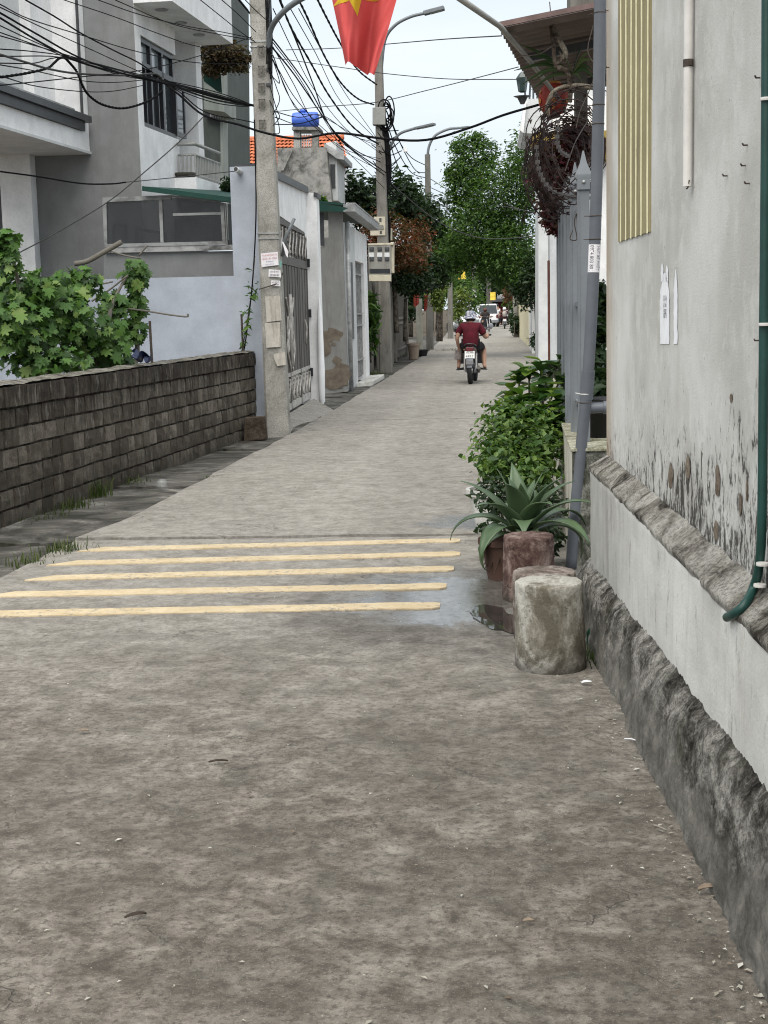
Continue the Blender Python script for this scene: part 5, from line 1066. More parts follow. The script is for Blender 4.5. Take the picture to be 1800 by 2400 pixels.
for k in range(4):
    mb = MB(); a = A(1232+k*9, 232, 30.3); mb.tube([a, a+Vector((rnd.uniform(-.05, .05), 0, .35+.1*k % .2))], .02, 6); mb.build('railing_post', DKM, bh)
# white walled neighbour with yellow ledge
YN = 18.5; YELW = stained('ochre_wall_paint', (.30, .21, .06), (.16, .11, .045), .6, True, .8, .1)
nb_ = thing('ochre_ledge_house', A(1330, 720, YN), 'white walled house with an ochre ledge behind the razor wire', 'house')
mb = MB(); mb.prism([A(x, y, YN+.3) for x, y in ((1290, 1060), (1440, 1060), (1440, 225), (1296, 225))], (0, .3, 0)); mb.build('wall', WHITE, nb_)
mb = MB(); mb.prism([A(x, y, YN-.35) for x, y in ((1249, 332), (1430, 322), (1430, 305), (1249, 312))], (0, .9, 0)); mb.build('ledge', YELW, nb_)
mb = MB(); mb.prism([A(x, y, YN-.2) for x, y in ((1268, 350), (1430, 342), (1430, 323.5), (1268, 333))], (0, .8, 0)); mb.build('lower_ledge', YELW, nb_); mb = MB(); mb.prism([A(x, y, YN-.05) for x, y in ((1285, 372), (1430, 372), (1430, 343.5), (1285, 351))], (0, .6, 0)); mb.build('cornice', YELW, nb_)
YPi = 17.2; pi_ = thing('gate_pier', A(1310, 985, YPi), 'white grey rendered pier with red edge behind the shrubs', 'pier')
PIERM = stained('pale_pier_render', (.50, .52, .53), (.36, .36, .35), .35, True, .85, .15)
mb = MB(); mb.prism([A(x, y, YPi) for x, y in ((1291, 1040), (1322, 1040), (1320, 430), (1288, 430))], (0, .5, 0)); mb.build('shaft', PIERM, pi_)
mb = MB(); mb.prism([A(x, y, YPi+.02) for x, y in ((1322.2, 1040), (1334, 1040), (1333, 430), (1320.2, 430))], (0, .4, 0)); mb.build('side_strip', PIERM, pi_)
mb = MB(); mb.prism([A(x, y, YPi+.03) for x, y in ((1288.2, 1040), (1290.9, 1040), (1287.9, 610), (1285.2, 610))], (0, .3, 0)); mb.build('red_edge', plain('brick_red_paint', (.12, .04, .028), .8, .3, 6), pi_)
# farther walls on the right
YW = 41.5; fw = thing('boundary_wall', A(1278, 846, YW), 'pale boundary wall with terracotta tile coping beyond the pier', 'wall')
mb = MB(); mb.prism([A(x, y, YW) for x, y in ((1268, 848), (1310, 852), (1310, 545), (1267, 545))], (0, .3, 0)); mb.build('wall', CREAMC, fw)
for k in range(7):
    mb = MB(); c = A(1271+1.6*k, 505+8*k, YW-.3-.05*k); mb.lathe([(.10, 0), (.115, .1)], c, 10, Matrix.Rotation(R_(70), 3, 'X')); mb.build('tile', plain('terracotta', (.42, .15, .09), .8, .3) if k == 0 else bpy.data.materials['terracotta'], fw, True)
ww_ = thing('white_wall', (1.8, 52, 0), 'low white wall end standing beyond the tree trunk', 'wall'); mb = MB(); mb.prism([Vector((1.62, 55.5, -.05)), Vector((1.50, 48, -.05)), Vector((1.95, 48, -.05)), Vector((2.1, 55.5, -.05))], (0, 0, 1.9)); mb.build('wall', stained('bright_white_wall', (.78, .78, .76), (.5, .48, .45), .3), ww_)
cw = thing('cream_wall', (1.9, 65, 0), 'cream wall farther along the right side of the lane', 'wall'); mb = MB(); mb.prism([Vector((1.66, 75, -.05)), Vector((1.62, 56, -.05)), Vector((2.1, 56, -.05)), Vector((2.2, 75, -.05))], (0, 0, 2.1)); mb.build('wall', stained('yellow_cream_paint', (.60, .55, .38), (.35, .3, .2), .4), cw)
po2 = thing('wooden_post', A(1211, 790, 74), 'weathered post at the bend on the right side of the lane', 'post'); mb = MB(); mb.tube([A(1211, 792, 74), A(1207, 690, 74)], [.16, .12], 8); mb.build('post', POLE2, po2, True)
# end of the lane
MAR = stained('maroon_gate_paint', (.10, .013, .02), (.05, .01, .015), .4); em = thing('maroon_shop', A(1180, 757, 130), 'maroon walled shop closing the far end of the lane', 'shop')
mb = MB(); mb.prism([A(x, y, 130) for x, y in ((1168, 760), (1215, 758), (1215, 706), (1168, 707))], (0, .5, 0)); mb.build('wall', MAR, em); mb = MB(); mb.prism([A(x, y, 129) for x, y in ((1152, 708), (1225, 704), (1225, 698), (1152, 700))], (0, 3, 0)); mb.build('roof', DKM, em)
mb = MB(); mb.prism([A(x, y, 131) for x, y in ((1154, 760), (1168, 760), (1168, 708), (1154, 708))], (0, .5, 0)); mb.build('doorway', DKFR, em); mb = MB(); mb.prism([A(x, y, 129.6) for x, y in ((1156, 721), (1167, 721), (1167, 712), (1156, 712))], (0, .1, 0)); mb.build('sign', PALEG, em); mb = MB(); mb.prism([A(x, y, 127) for x, y in ((1184, 757), (1206, 756), (1206, 727), (1184, 727))], (0, .2, 0)); mb.build('shutter', PALEG, em); mb = MB(); mb.prism([A(x, y, 133) for x, y in ((1165, 700), (1196, 698), (1196, 688), (1165, 690))], (0, .2, 0)); mb.build('roof_vent', STEEL, em)
# ================================================================ left side beyond the second pole
WOODG = stained('grey_weathered_wood', (.17, .155, .135), (.07, .06, .05), .6, True, .9, .2)
def slat_gate(y0, y1, x0, x1, z1, n, label, mat, bars=(.4, 1.6)):
    o = thing('wooden_gate', ((x0+x1)/2, (y0+y1)/2, 0), label, 'gate'); 
    for k in range(n):
        t = (k+.5)/n; mb = MB(); mb.box((x0+(x1-x0)*t, y0+(y1-y0)*t, z1/2+.05), (.05, (y1-y0)/n*.86, z1-.1+.06*math.sin(k*2.1))); mb.build('slat', mat, o)
    for z in bars: mb = MB(); mb.bar((x0+.045, y0, z), (x1+.045, y1, z), .03, .08); mb.build('crossbar', DKM, o)
    for q, (x, y) in enumerate(((x0, y0-.12), (x1, y1+.12))): mb = MB(); mb.box((x, y, z1/2+.1), (.18, .2, z1+.2)); mb.build('post', POLE2, o)
slat_gate(38.2, 41.6, -2.85, -2.82, 2.25, 9, 'grey wooden slat gate just behind the second pole', WOODG); slat_gate(43.2, 48.0, -2.80, -2.75, 2.35, 12, 'weathered slat gate with dark crossbars past the second pole', WOODG, (.35, 1.15, 1.3))
mb = MB(); mb.prism([Vector((-3.0, 33.5, -.05)), Vector((-3.05, 56, -.05)), Vector((-3.3, 56, -.05)), Vector((-3.3, 33.5, -.05))], (0, 0, 2.5)); bwl = thing('back_wall', (-3.1, 45, 0), 'dark stained wall behind the slat gates', 'wall'); mb.build('wall', WOODG, bwl)
po3 = thing('concrete_post', A(985, 832, 51), 'pale concrete gate post beside the hanging red cloths', 'post'); mb = MB(); mb.box(A(983, 770, 51)+Vector((0, 0, -.1)), (.22, .2, 2.3)); mb.build('post', stained('limed_post', (.36, .36, .31), (.15, .14, .12), .6), po3)
for k, (x0, x1, y0, y1, Y) in enumerate(((969, 984, 665, 720, 50.5), (994, 1003, 679, 730, 53))):
    cl = thing('hanging_cloth', A((x0+x1)/2, y1, Y), 'larger red cloth hanging by the slat gate' if k == 0 else 'narrower red cloth hanging next to the third pole', 'cloth', 'red cloths hanging on the left'); mb = MB(); mb.grid(lambda u, v: A(x0+(x1-x0)*u*(1-.15*v), y0+(y1-y0)*v*(1-.2*abs(u-.3)), Y)+Vector((0, .05*math.sin(u*14), 0)), 16, 8); mb.build('cloth', m_cloth('faded_red_cloth_%d' % k, (.34, .07, .05)), cl, True)
def pot(x, y, r, h, mat, label, name='plant_pot', cat='pot'):
    o = thing(name, (x, y, 0), label, cat); mb = MB(); mb.lathe([(r*.72, 0), (r*.95, h*.85), (r*1.08, h*.86), (r*1.08, h), (r*.95, h), (r*.9, h*.88), (.01, h*.86)], (x, y, 0), 24); mb.build('pot', mat, o, True, angle=40); return o
CLAY = stained('brown_clay', (.085, .048, .036), (.08, .05, .04), .5, True, .8, .2); BLKP = plain('black_plastic', (.02, .02, .022), .5, .2)
q = G(970, 842); pot(q.x, q.y, .2, .5, stained('pale_clay', (.30, .24, .19), (.15, .12, .1), .5), 'pale clay pot with dry stems by the slat gate'); q = G(989, 835); pot(q.x, q.y, .22, .22, BLKP, 'black plastic tub standing on the pavement', 'plastic_tub', 'tub'); q = G(868, 880); pot(q.x-.25, q.y+.6, .16, .75, BLKP, 'tall black bin in the grass by the barred door', 'waste_bin', 'bin')
pot(.10, 8.35, .155, .24, CLAY, 'brown clay pot holding the big agave'); pot(.05, 10.2, .2, .3, plain('white_planter_paint', (.5, .5, .47), .7, .2), 'pale planter behind the agave')
# dark concrete block by the near pole
q = G(598, 1040); cb = thing('concrete_block', q, 'dark brown concrete block leaning at the end of the block wall', 'block'); mb = MB(); pts = [A(x, y, 17.75) for x, y in ((571, 1036), (625, 1030), (619, 976), (572, 979))]; mb.prism(pts, (0, .12, 0)); mb.build('block', m_rough('brown_block', (.045, .035, .026), (.085, .068, .052), (.12, .10, .08), 6, .3), cb, bevel=.012)
# iron stakes on the block wall
for x, y0, y1, lab in ((356, 840, 752, 'rusty iron stake standing on the block wall near the tree'), (570, 828, 736, 'dark iron stake at the far end of the block wall')):
    s_, z_ = None, None; p = ON(x, y0, bp(0, .08), HB); mb = MB(); mb.tube([Vector((p.x, p.y, 1.05)), Vector((p.x-.005, p.y, ON(x, y1, bp(0, .08), HB).z))], .014, 6); tag(mb.build('iron_stake', IRON), lab, 'stake')
# ================================================================ plants
NR_ = np.random.RandomState(11)
def m_leaf(name, cols, rough=.5, trans=.3, spec=.35, obj=False):
    m = MT(name, rough, spec); r = m.rnd() if obj else m.isl()
    st = [(i/(len(cols)-1), c) for i, c in enumerate(cols)]; col = m.ramp(r, st)
    col = m.mix(m.math('MULTIPLY', m.noise(14, 3), .35), col, m.mix(1., col, (.55, .6, .5), 'MULTIPLY'))
    m.set('Base Color', col); tr = m.n('BsdfTranslucent', {'Color': m.mix(1., col, (1.5, 1.6, .7), 'MULTIPLY')}); mx = m.n('MixShader', {0: trans, 1: m.b.outputs[0], 2: tr}); m.put(m.t.nodes['Material Output'].inputs[0], mx); return m.m
BARK = m_rough('tree_bark', (.03, .025, .02), (.09, .075, .06), (.17, .15, .125), 9, .6); TWIG = stained('grey_twig_bark', (.15, .14, .12), (.07, .06, .05), .5, False)
def blob(px, py, Y, rx, ry, rd=None): k = Y/F; return (np.array(A(px, py, Y)), np.array([rx*k, rd if rd else (rx+ry)/2*k, ry*k]))
def leaf_mesh(name, blobs, n, size, mat, aspect=.5, seed=1, clump=9, spread=.28, shell=.55, up=.6, fold=.18, jitter=.35, droop=0.0):
    R = np.random.RandomState(seed); w = np.array([b[1].prod()**.67 for b in blobs]); w /= w.sum(); pos = []; out = []
    nc = max(1, n//clump); pick = R.choice(len(blobs), nc, p=w)
    for i in pick:
        c, r = blobs[i]; d = R.normal(size=3); d /= np.linalg.norm(d); q = (shell+(1-shell)*R.rand()**.7)*(1+.14*R.normal()); cc = c+d*r*q
        pts = cc+R.normal(size=(clump, 3))*r.mean()*spread*np.array([1, 1, .7]); pos.append(pts); out.append(np.repeat(d[None], clump, 0))
    P = np.concatenate(pos); D = np.concatenate(out); N = len(P)
    nrm = D*(1-up)+np.array([0, 0, up])+R.normal(size=(N, 3))*jitter; nrm /= np.linalg.norm(nrm, axis=1)[:, None]
    t = R.normal(size=(N, 3))+D*.8+np.array([0, 0, -droop]); t -= nrm*(t*nrm).sum(1)[:, None]; t /= np.linalg.norm(t, axis=1)[:, None]+1e-9; b = np.cross(nrm, t)
    s = size*(1+.3*R.normal(size=N)).clip(.45, 1.8)[:, None]
    V = np.stack([P-t*s*.5, P+b*s*aspect*.5+nrm*s*fold-t*s*.05, P+t*s*.55, P-b*s*aspect*.5+nrm*s*fold-t*s*.05], 1).reshape(-1, 3)
    I = np.arange(N)*4; Fc = np.stack([I, I+1, I+2, I, I+2, I+3], 1).reshape(-1, 3)
    return V, Fc
def np_obj(name, V, Fc, mat, parent=None, kind=None):
    o = V.mean(0); o[2] = V[:, 2].min(); me = bpy.data.meshes.new(name); me.vertices.add(len(V)); me.vertices.foreach_set('co', (V-o).ravel().astype(np.float32))
    me.loops.add(Fc.size); me.loops.foreach_set('vertex_index', Fc.ravel().astype(np.int32)); me.polygons.add(len(Fc)); me.polygons.foreach_set('loop_start', np.arange(0, Fc.size, 3, dtype=np.int32)); me.polygons.foreach_set('loop_total', np.full(len(Fc), 3, dtype=np.int32))
    me.materials.append(mat); me.update(); me.validate(); ob = bpy.data.objects.new(name, me); COL.objects.link(ob); attach(ob, parent, Vector(o))
    if kind: ob['kind'] = kind
    return ob
def crown(parent, blobs, n, size, mat, name='crown', **k): V, Fc = leaf_mesh(name, blobs, n, size, mat, **k); return np_obj(name, V, Fc, mat, parent, 'stuff')
def trunk(parent, pts, rs, name='trunk', mat=BARK): mb = MB(); mb.tube(cat_rom(pts, 5), np.interp(np.linspace(0, 1, (len(pts)-1)*5+1), np.linspace(0, 1, len(rs)), rs).tolist(), 8); return mb.build(name, mat, parent, True)
def tree(name, base, label, cat, blobs, n, size, mat, limbs, group=None, **k):
    o = thing(name, base, label, cat, group); crown(o, blobs, n, size, mat, **k)
    for i, (pts, rs) in enumerate(limbs): trunk(o, pts, rs, 'trunk' if i == 0 else 'limb')
    return o
GR1 = m_leaf('bright_green_leaf', [(.03, .07, .014), (.065, .135, .024), (.13, .22, .045)]); GR2 = m_leaf('mid_green_leaf', [(.02, .05, .013), (.045, .10, .022), (.10, .18, .04)]); GR3 = m_leaf('dark_green_leaf', [(.012, .026, .012), (.022, .045, .018), (.04, .07, .03)])
GRY = m_leaf('yellow_green_leaf', [(.06, .09, .015), (.11, .16, .03), (.2, .24, .06)]); REDL = m_leaf('red_orange_bracts', [(.05, .055, .02), (.10, .05, .02), (.14, .055, .02), (.06, .06, .02), (.22, .045, .022), (.04, .05, .018)]); MARO = m_leaf('maroon_leaf', [(.035, .007, .012), (.06, .012, .018), (.12, .022, .03), (.04, .05, .02)]); BRN = m_leaf('dry_brown_vine', [(.05, .035, .022), (.09, .065, .04), (.12, .08, .045), (.04, .045, .02)]); BLG = m_leaf('haze_tinted_leaf', [(.03, .055, .03), (.045, .08, .045), (.07, .11, .06)])  # blue green far leaves: distance haze is put into their colour
GRT = m_leaf('feathery_green_leaf', [(.018, .045, .012), (.035, .08, .018), (.06, .12, .026), (.11, .19, .04)], .55, .35, .25)
# tree over the right side of the lane
tb = G(1264, 842)
tree('tree', tb, 'tall green tree leaning over the right side of the lane', 'tree', [blob(1110, 385, 47, 48, 65), blob(1090, 430, 47, 42, 50), blob(1175, 470, 46, 75, 90), blob(1235, 400, 45, 38, 90), blob(1130, 540, 46, 72, 60), blob(1090, 500, 47, 36, 40), blob(1205, 580, 45, 62, 60), blob(1120, 600, 47, 70, 42), blob(1170, 640, 46, 55, 40), blob(1235, 650, 44.5, 32, 45), blob(1075, 345, 47, 18, 22), blob(1120, 325, 47, 18, 20), blob(1140, 360, 47, 22, 28), blob(1062, 410, 47, 16, 20), blob(1058, 465, 47, 18, 18), blob(1205, 380, 46, 18, 30), blob(1245, 320, 45, 20, 30), blob(1075, 560, 47, 24, 22), blob(1060, 620, 47, 20, 20)], 30000, .105, GRT,
     [([tb, A(1262, 740, 45), A(1250, 650, 45.2), A(1215, 560, 45.6), A(1180, 470, 46)], [.13, .12, .1, .08, .05]), ([A(1250, 650, 45.2), A(1190, 610, 46), A(1130, 560, 46.5), A(1095, 480, 47)], [.08, .06, .045, .03]), ([A(1215, 560, 45.6), A(1235, 470, 45), A(1240, 380, 45)], [.07, .05, .03]), ([A(1180, 470, 46), A(1130, 420, 46.5), A(1105, 350, 47)], [.05, .035, .02])], seed=3, clump=10, spread=.24)
tree('tree', G(1262, 838), 'dark leafy boughs hanging low against the tree trunk', 'tree', [blob(1235, 690, 44.2, 28, 30), blob(1250, 640, 44, 22, 50), blob(1215, 680, 44.5, 24, 18), blob(1258, 800, 43.5, 12, 22)], 2400, .11, GR3, [([G(1262, 838)+Vector((.1, 0, 0)), A(1258, 720, 44), A(1250, 660, 44)], [.08, .06, .03])], seed=4)
# left row
tree('tree', G(868, 862)+Vector((-.8, 3, 0)), 'dark glossy tree behind the second utility pole', 'tree', [blob(845, 455, 41, 34, 45), blob(870, 500, 41, 45, 40), blob(930, 455, 43, 48, 40), blob(960, 490, 44, 38, 42), blob(1000, 520, 47, 36, 50)], 5200, .17, GR3, [([G(868, 862)+Vector((-.8, 3, 0)), A(865, 650, 41), A(885, 520, 42)], [.14, .12, .06])], seed=5, spread=.3, clump=7)
tree('flowering_shrub', A(930, 770, 42), 'shrub covered in red orange bracts above the slat gates', 'shrub', [blob(880, 545, 40, 38, 48), blob(925, 560, 41, 48, 50), blob(975, 560, 43, 32, 45), blob(900, 610, 41, 45, 30), blob(960, 610, 42, 40, 28)], 6500, .10, REDL, [([A(930, 780, 42), A(925, 680, 42), A(915, 580, 41)], [.08, .06, .03])], seed=6, clump=11)
tree('shrub', A(950, 790, 43), 'dark foliage hanging over the slat gates', 'shrub', [blob(920, 650, 42, 45, 32), blob(970, 655, 43, 40, 34), blob(1005, 640, 46, 36, 40)], 3600, .15, GR3, [([A(950, 800, 43), A(950, 700, 43)], [.07, .05])], seed=7, clump=7)
tree('tree', A(1030, 795, 60), 'light green tree between the third and fourth poles', 'tree', [blob(1025, 560, 58, 34, 55), blob(1050, 600, 60, 34, 50), blob(1000, 590, 56, 26, 44), blob(1040, 640, 58, 30, 26), blob(975, 490, 57, 28, 40)], 6000, .16, GR1, [([A(1030, 800, 60), A(1032, 690, 60), A(1035, 600, 60)], [.14, .1, .05])], seed=8)
tree('shrub', A(1022, 770, 53), 'yellow green shrub drooping by the third pole', 'shrub', [blob(1025, 690, 53, 15, 30), blob(1030, 715, 53, 12, 16)], 900, .13, GRY, [([A(1022, 775, 53), A(1025, 700, 53)], [.03, .02])], seed=9)
tree('shrub', A(1075, 770, 76), 'yellow green shrub beside the parked white car', 'shrub', [blob(1080, 700, 76, 17, 25), blob(1075, 735, 76, 16, 22)], 1000, .16, GRY, [([A(1075, 775, 76), A(1077, 700, 76)], [.04, .02])], seed=10)
tree('shrub', A(1100, 760, 88), 'green bush crowding the fence before the far pole', 'shrub', [blob(1100, 690, 90, 28, 40), blob(1075, 670, 88, 22, 26), blob(1064, 740, 100, 10, 24)], 2200, .2, GR1, [([A(1100, 765, 88), A(1100, 690, 88)], [.06, .03])], seed=12)
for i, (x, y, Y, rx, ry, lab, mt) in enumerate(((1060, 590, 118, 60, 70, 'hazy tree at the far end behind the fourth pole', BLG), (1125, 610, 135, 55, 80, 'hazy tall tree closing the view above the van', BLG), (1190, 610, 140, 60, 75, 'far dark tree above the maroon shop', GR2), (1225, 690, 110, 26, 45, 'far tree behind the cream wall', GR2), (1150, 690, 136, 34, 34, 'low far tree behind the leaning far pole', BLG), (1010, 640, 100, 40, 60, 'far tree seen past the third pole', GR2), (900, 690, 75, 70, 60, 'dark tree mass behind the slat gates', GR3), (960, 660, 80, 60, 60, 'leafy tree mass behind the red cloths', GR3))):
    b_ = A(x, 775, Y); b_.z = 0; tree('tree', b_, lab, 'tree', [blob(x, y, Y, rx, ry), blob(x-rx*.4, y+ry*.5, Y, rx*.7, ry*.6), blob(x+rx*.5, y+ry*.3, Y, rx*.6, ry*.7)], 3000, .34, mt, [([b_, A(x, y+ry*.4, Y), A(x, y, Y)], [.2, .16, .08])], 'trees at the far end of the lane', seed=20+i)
tree('shrub', A(1206, 785, 72), 'dark bush at the foot of the weathered post', 'shrub', [blob(1207, 760, 73, 9, 22), blob(1200, 745, 76, 7, 20)], 700, .15, GR3, [([A(1206, 788, 72), A(1206, 755, 72)], [.03, .02])], seed=30)
tree('climbing_vine', A(1278, 700, 41), 'leafy vine with orange flowers hanging over the boundary wall', 'vine', [blob(1278, 640, 41, 9, 48), blob(1272, 590, 41, 8, 26), blob(1280, 690, 41, 7, 22)], 900, .10, GR2, [([A(1280, 848, 41.4), A(1281, 700, 41.3), A(1278, 600, 41.2)], [.02, .02, .012])], seed=31)
tree('flowering_shrub', A(1190, 745, 100), 'orange flowered bush near the far shop', 'shrub', [blob(1192, 690, 100, 12, 22)], 400, .2, REDL, [([A(1192, 755, 100), A(1192, 690, 100)], [.05, .03])], seed=32)
tree('dry_vine', A(500, 165, 24.6), 'mass of dry brown vine hanging from the tall house balcony', 'vine', [blob(500, 120, 24.6, 34, 34), blob(535, 128, 24.6, 36, 24), blob(565, 138, 24.6, 26, 12), blob(545, 160, 24.6, 34, 10), blob(495, 165, 24.6, 20, 14)], 3600, .075, BRN, [([A(478, 150, 24.8), A(520, 142, 24.6), A(580, 145, 24.6)], [.03, .025, .012])], seed=33)
tree('shrub', A(545, 470, 22.5), 'small olive shrub on the roof beyond the balcony', 'shrub', [blob(540, 438, 22.5, 18, 18)], 420, .09, GR3, [([A(545, 475, 22.5), A(543, 440, 22.5)], [.02, .012])], seed=34)
tree('shrub', A(755, 478, 30), 'small leafy weed growing on the green roof', 'shrub', [blob(755, 468, 30, 12, 8)], 120, .10, GR1, [([A(755, 480, 30), A(755, 468, 30)], [.012, .008])], seed=35)
tree('shrub', A(868, 740, 34.5), 'spiky green plant behind the second pole', 'shrub', [blob(872, 730, 35, 9, 40), blob(868, 790, 35, 8, 40)], 500, .22, GR2, [([A(868, 850, 35), A(870, 740, 35)], [.03, .02])], seed=36, aspect=.2)
tree('flowering_vine', A(1300, 560, 12.6), 'dark maroon leafy creeper tangled below the razor wire', 'vine', [blob(1292, 480, 12.6, 22, 40), blob(1305, 520, 12.6, 26, 26), blob(1328, 545, 12.6, 20, 10), blob(1285, 440, 12.6, 15, 30), blob(1318, 500, 12.6, 22, 14), blob(1330, 470, 12.6, 16, 16), blob(1300, 400, 11.6, 40, 50), blob(1340, 430, 11.4, 30, 40), blob(1350, 330, 11.8, 30, 40), blob(1280, 400, 12, 24, 40), blob(1310, 455, 12, 34, 30)], 12500, .042, MARO, [([A(1340, 560, 12.7), A(1315, 520, 12.6), A(1290, 450, 12.6)], [.012, .01, .006])], seed=37, clump=8)
# ---------------------------------------------------------------- big lobed shrub behind the block wall
def lobed(seed):
    r = random.Random(seed); bm = bmesh.new(); tips = [(0, 1.05), (.64, .68), (.80, .0), (.46, -.42)]; notch = [(.25, .50), (.42, .22), (.46, -.15)]
    right = [tips[0], (.17, .76), notch[0], (.45, .68), tips[1], (.56, .38), notch[1], (.62, .16), tips[2], (.6, -.12), notch[2], tips[3], (.16, -.4)]
    outl = right+[(0, -.28)]+[(-x, y) for x, y in reversed(right[1:])]
    c = bm.verts.new((0, .1, -.02)); vs = [bm.verts.new((x*(1+r.uniform(-.08, .08)), y*(1+r.uniform(-.08, .08)), .12*abs(x)+r.uniform(-.04, .04)-.22*max(0, y)**2)) for x, y in outl]
    for i in range(len(vs)): bm.faces.new((c, vs[i], vs[(i+1) % len(vs)]))
    me = bpy.data.meshes.new('leaf'); bm.to_mesh(me); bm.free(); me.polygons.foreach_set('use_smooth', [True]*len(me.polygons)); return me
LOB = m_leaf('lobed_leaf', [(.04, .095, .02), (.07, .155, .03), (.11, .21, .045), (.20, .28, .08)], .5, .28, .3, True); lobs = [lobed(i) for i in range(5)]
for me in lobs: me.materials.append(LOB)
sb = Vector((-4.6, 13.6, 0)); hs_ = thing('lobed_leaf_shrub', sb, 'large bright green shrub with lobed leaves behind the block wall', 'shrub')
bl = [blob(40, 770, 13.2, 95, 85), blob(140, 745, 13.8, 100, 95), blob(230, 800, 14.2, 80, 65), blob(60, 680, 13.4, 80, 55), blob(180, 670, 14, 70, 45), blob(110, 850, 13.3, 110, 40), blob(270, 850, 14.4, 60, 25), blob(15, 575, 12.8, 32, 40), blob(20, 620, 12.8, 30, 30), blob(315, 650, 14.8, 34, 45), blob(320, 715, 14.8, 26, 45), blob(305, 775, 14.8, 45, 35), blob(265, 720, 14.6, 35, 40)]
R3 = np.random.RandomState(5); w_ = np.array([b[1][0]*b[1][2] for b in bl]); w_ /= w_.sum(); cam_p = np.array([0, 0, EYE]); k = 0
while k < 300:
    c, r = bl[R3.choice(len(bl), p=w_)]; d = R3.normal(size=3); d /= np.linalg.norm(d)
    if d @ ((cam_p-c)/np.linalg.norm(cam_p-c)) < -.1 or d[2] < -.75: continue
    p = c+d*r*(.72+.33*R3.rand()); nrm = Vector(d*.55+np.array([0.15, -.35, .55])+R3.normal(size=3)*.28).normalized(); tdir = Vector(np.array([d[0]*.5, -.2, -.45])+R3.normal(size=3)*.5); tdir = (tdir-nrm*tdir.dot(nrm)).normalized(); s = R3.uniform(.04, .10)*(.75 if c[0] > -3.6 else 1)
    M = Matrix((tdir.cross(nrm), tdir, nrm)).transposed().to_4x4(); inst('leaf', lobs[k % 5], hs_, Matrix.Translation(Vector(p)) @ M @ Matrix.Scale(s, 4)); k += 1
V, Fc = [], []
allv = [np.array([v.co[:] for v in me.vertices]) for me in lobs]; allf = [np.array([p.vertices[:] for p in me.polygons]) for me in lobs]; off = 0
for k in range(2000):
    c, r = bl[R3.choice(len(bl), p=w_)]; d = R3.normal(size=3); d /= np.linalg.norm(d); p = c+d*r*(.25+.72*R3.rand()); nrm = Vector(d*.5+np.array([0, -.3, .5])+R3.normal(size=3)*.4).normalized(); tdir = Vector(R3.normal(size=3)); tdir = (tdir-nrm*tdir.dot(nrm)).normalized(); s = R3.uniform(.045, .09); M = np.array(Matrix((tdir.cross(nrm), tdir, nrm)).transposed())
    V.append((allv[k % 5]*s) @ M.T+p); Fc.append(allf[k % 5]+off); off += len(allv[k % 5])
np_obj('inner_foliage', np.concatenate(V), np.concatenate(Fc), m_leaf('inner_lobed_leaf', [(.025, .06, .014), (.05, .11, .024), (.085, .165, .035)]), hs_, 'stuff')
for pts in ([sb, A(150, 800, 13.9), A(160, 700, 14)], [sb, A(60, 780, 13.4), A(40, 650, 13.2), A(20, 570, 12.8)], [sb+Vector((.5, .5, 0)), A(315, 860, 14.8), A(312, 760, 14.8), A(322, 640, 14.8)], [sb+Vector((.3, .3, 0)), A(240, 800, 14.3), A(265, 710, 14.5), A(300, 640, 14.7)]):
    trunk(hs_, pts, [.035, .025, .012], 'stem', TWIG)
mb = MB(); mb.tube(cat_rom([A(175, 618, 14.2), A(205, 612, 14.2), A(245, 590, 14.2), A(285, 567, 14.2)], 5), [.026]*16, 8); mb.build('bare_branch', TWIG, hs_, True)
for pts in ([(255, 586), (290, 598), (330, 606)], [(218, 670), (265, 660)], [(215, 706), (255, 680), (300, 645)], [(290, 722), (350, 730), (400, 738), (438, 742), (440, 735)], [(325, 600), (345, 575)]):
    mb = MB(); mb.tube(cat_rom([A(x, y, 14.6) for x, y in pts], 5), .010, 6); mb.build('bare_branch', TWIG, hs_, True)
mb = MB(); mb.grid(lambda u, v: A(308+48*u, 822+22*v+10*u*(1-v), 14.0)+Vector((0, .1*math.sin(u*9+v*4), .03*math.sin(u*13))), 14, 6); tag(mb.build('blue_tarpaulin', plain('navy_tarpaulin', (.02, .028, .07), .5, .3, 8), None, True), 'crumpled navy tarpaulin lying behind the block wall', 'tarpaulin')
cvn = tree('climbing_vine', A(571, 825, 18.4), 'thin green vine climbing the cable at the end of the block wall', 'vine', [blob(572, 800, 18.4, 7, 24), blob(580, 740, 18.4, 4, 36), blob(590, 670, 18.4, 3, 40)], 60, .09, GR1, [([A(566, 826, 18.4), A(575, 780, 18.4), A(590, 680, 18.4), A(598, 600, 18.3)], [.007, .006, .006, .004])], seed=40, clump=3, aspect=.3)
# ---------------------------------------------------------------- shrubs and agave on the right
def ovate(seed, wmax=.36, curl=.25):
    r = random.Random(seed); mb = MB(); n = 7; vs = []
    for i in range(n+1):
        t = i/n; w = wmax*math.sin(math.pi*min(1, t**1.35*.97+.015))**.8; z = -curl*t*t+.05*math.sin(t*6+seed)
        vs += [(-w, t, z+.35*w), (0, t, z), (w, t, z+.35*w)]
    mb.add(vs, [(i*3+j, i*3+j+1, i*3+4+j, i*3+3+j) for i in range(n) for j in range(2)]); return mb
BROAD = m_leaf('broad_glossy_leaf', [(.02, .05, .015), (.04, .095, .022), (.07, .15, .03), (.17, .25, .04)], .35, .22, .5, True)
ovs = [ovate(i).mesh('leaf', BROAD, True) for i in range(4)]
bs = thing('broad_leaf_shrub', Vector((.35, 11.6, 0)), 'shrub with broad glossy leaves rising in front of the white pier', 'shrub')
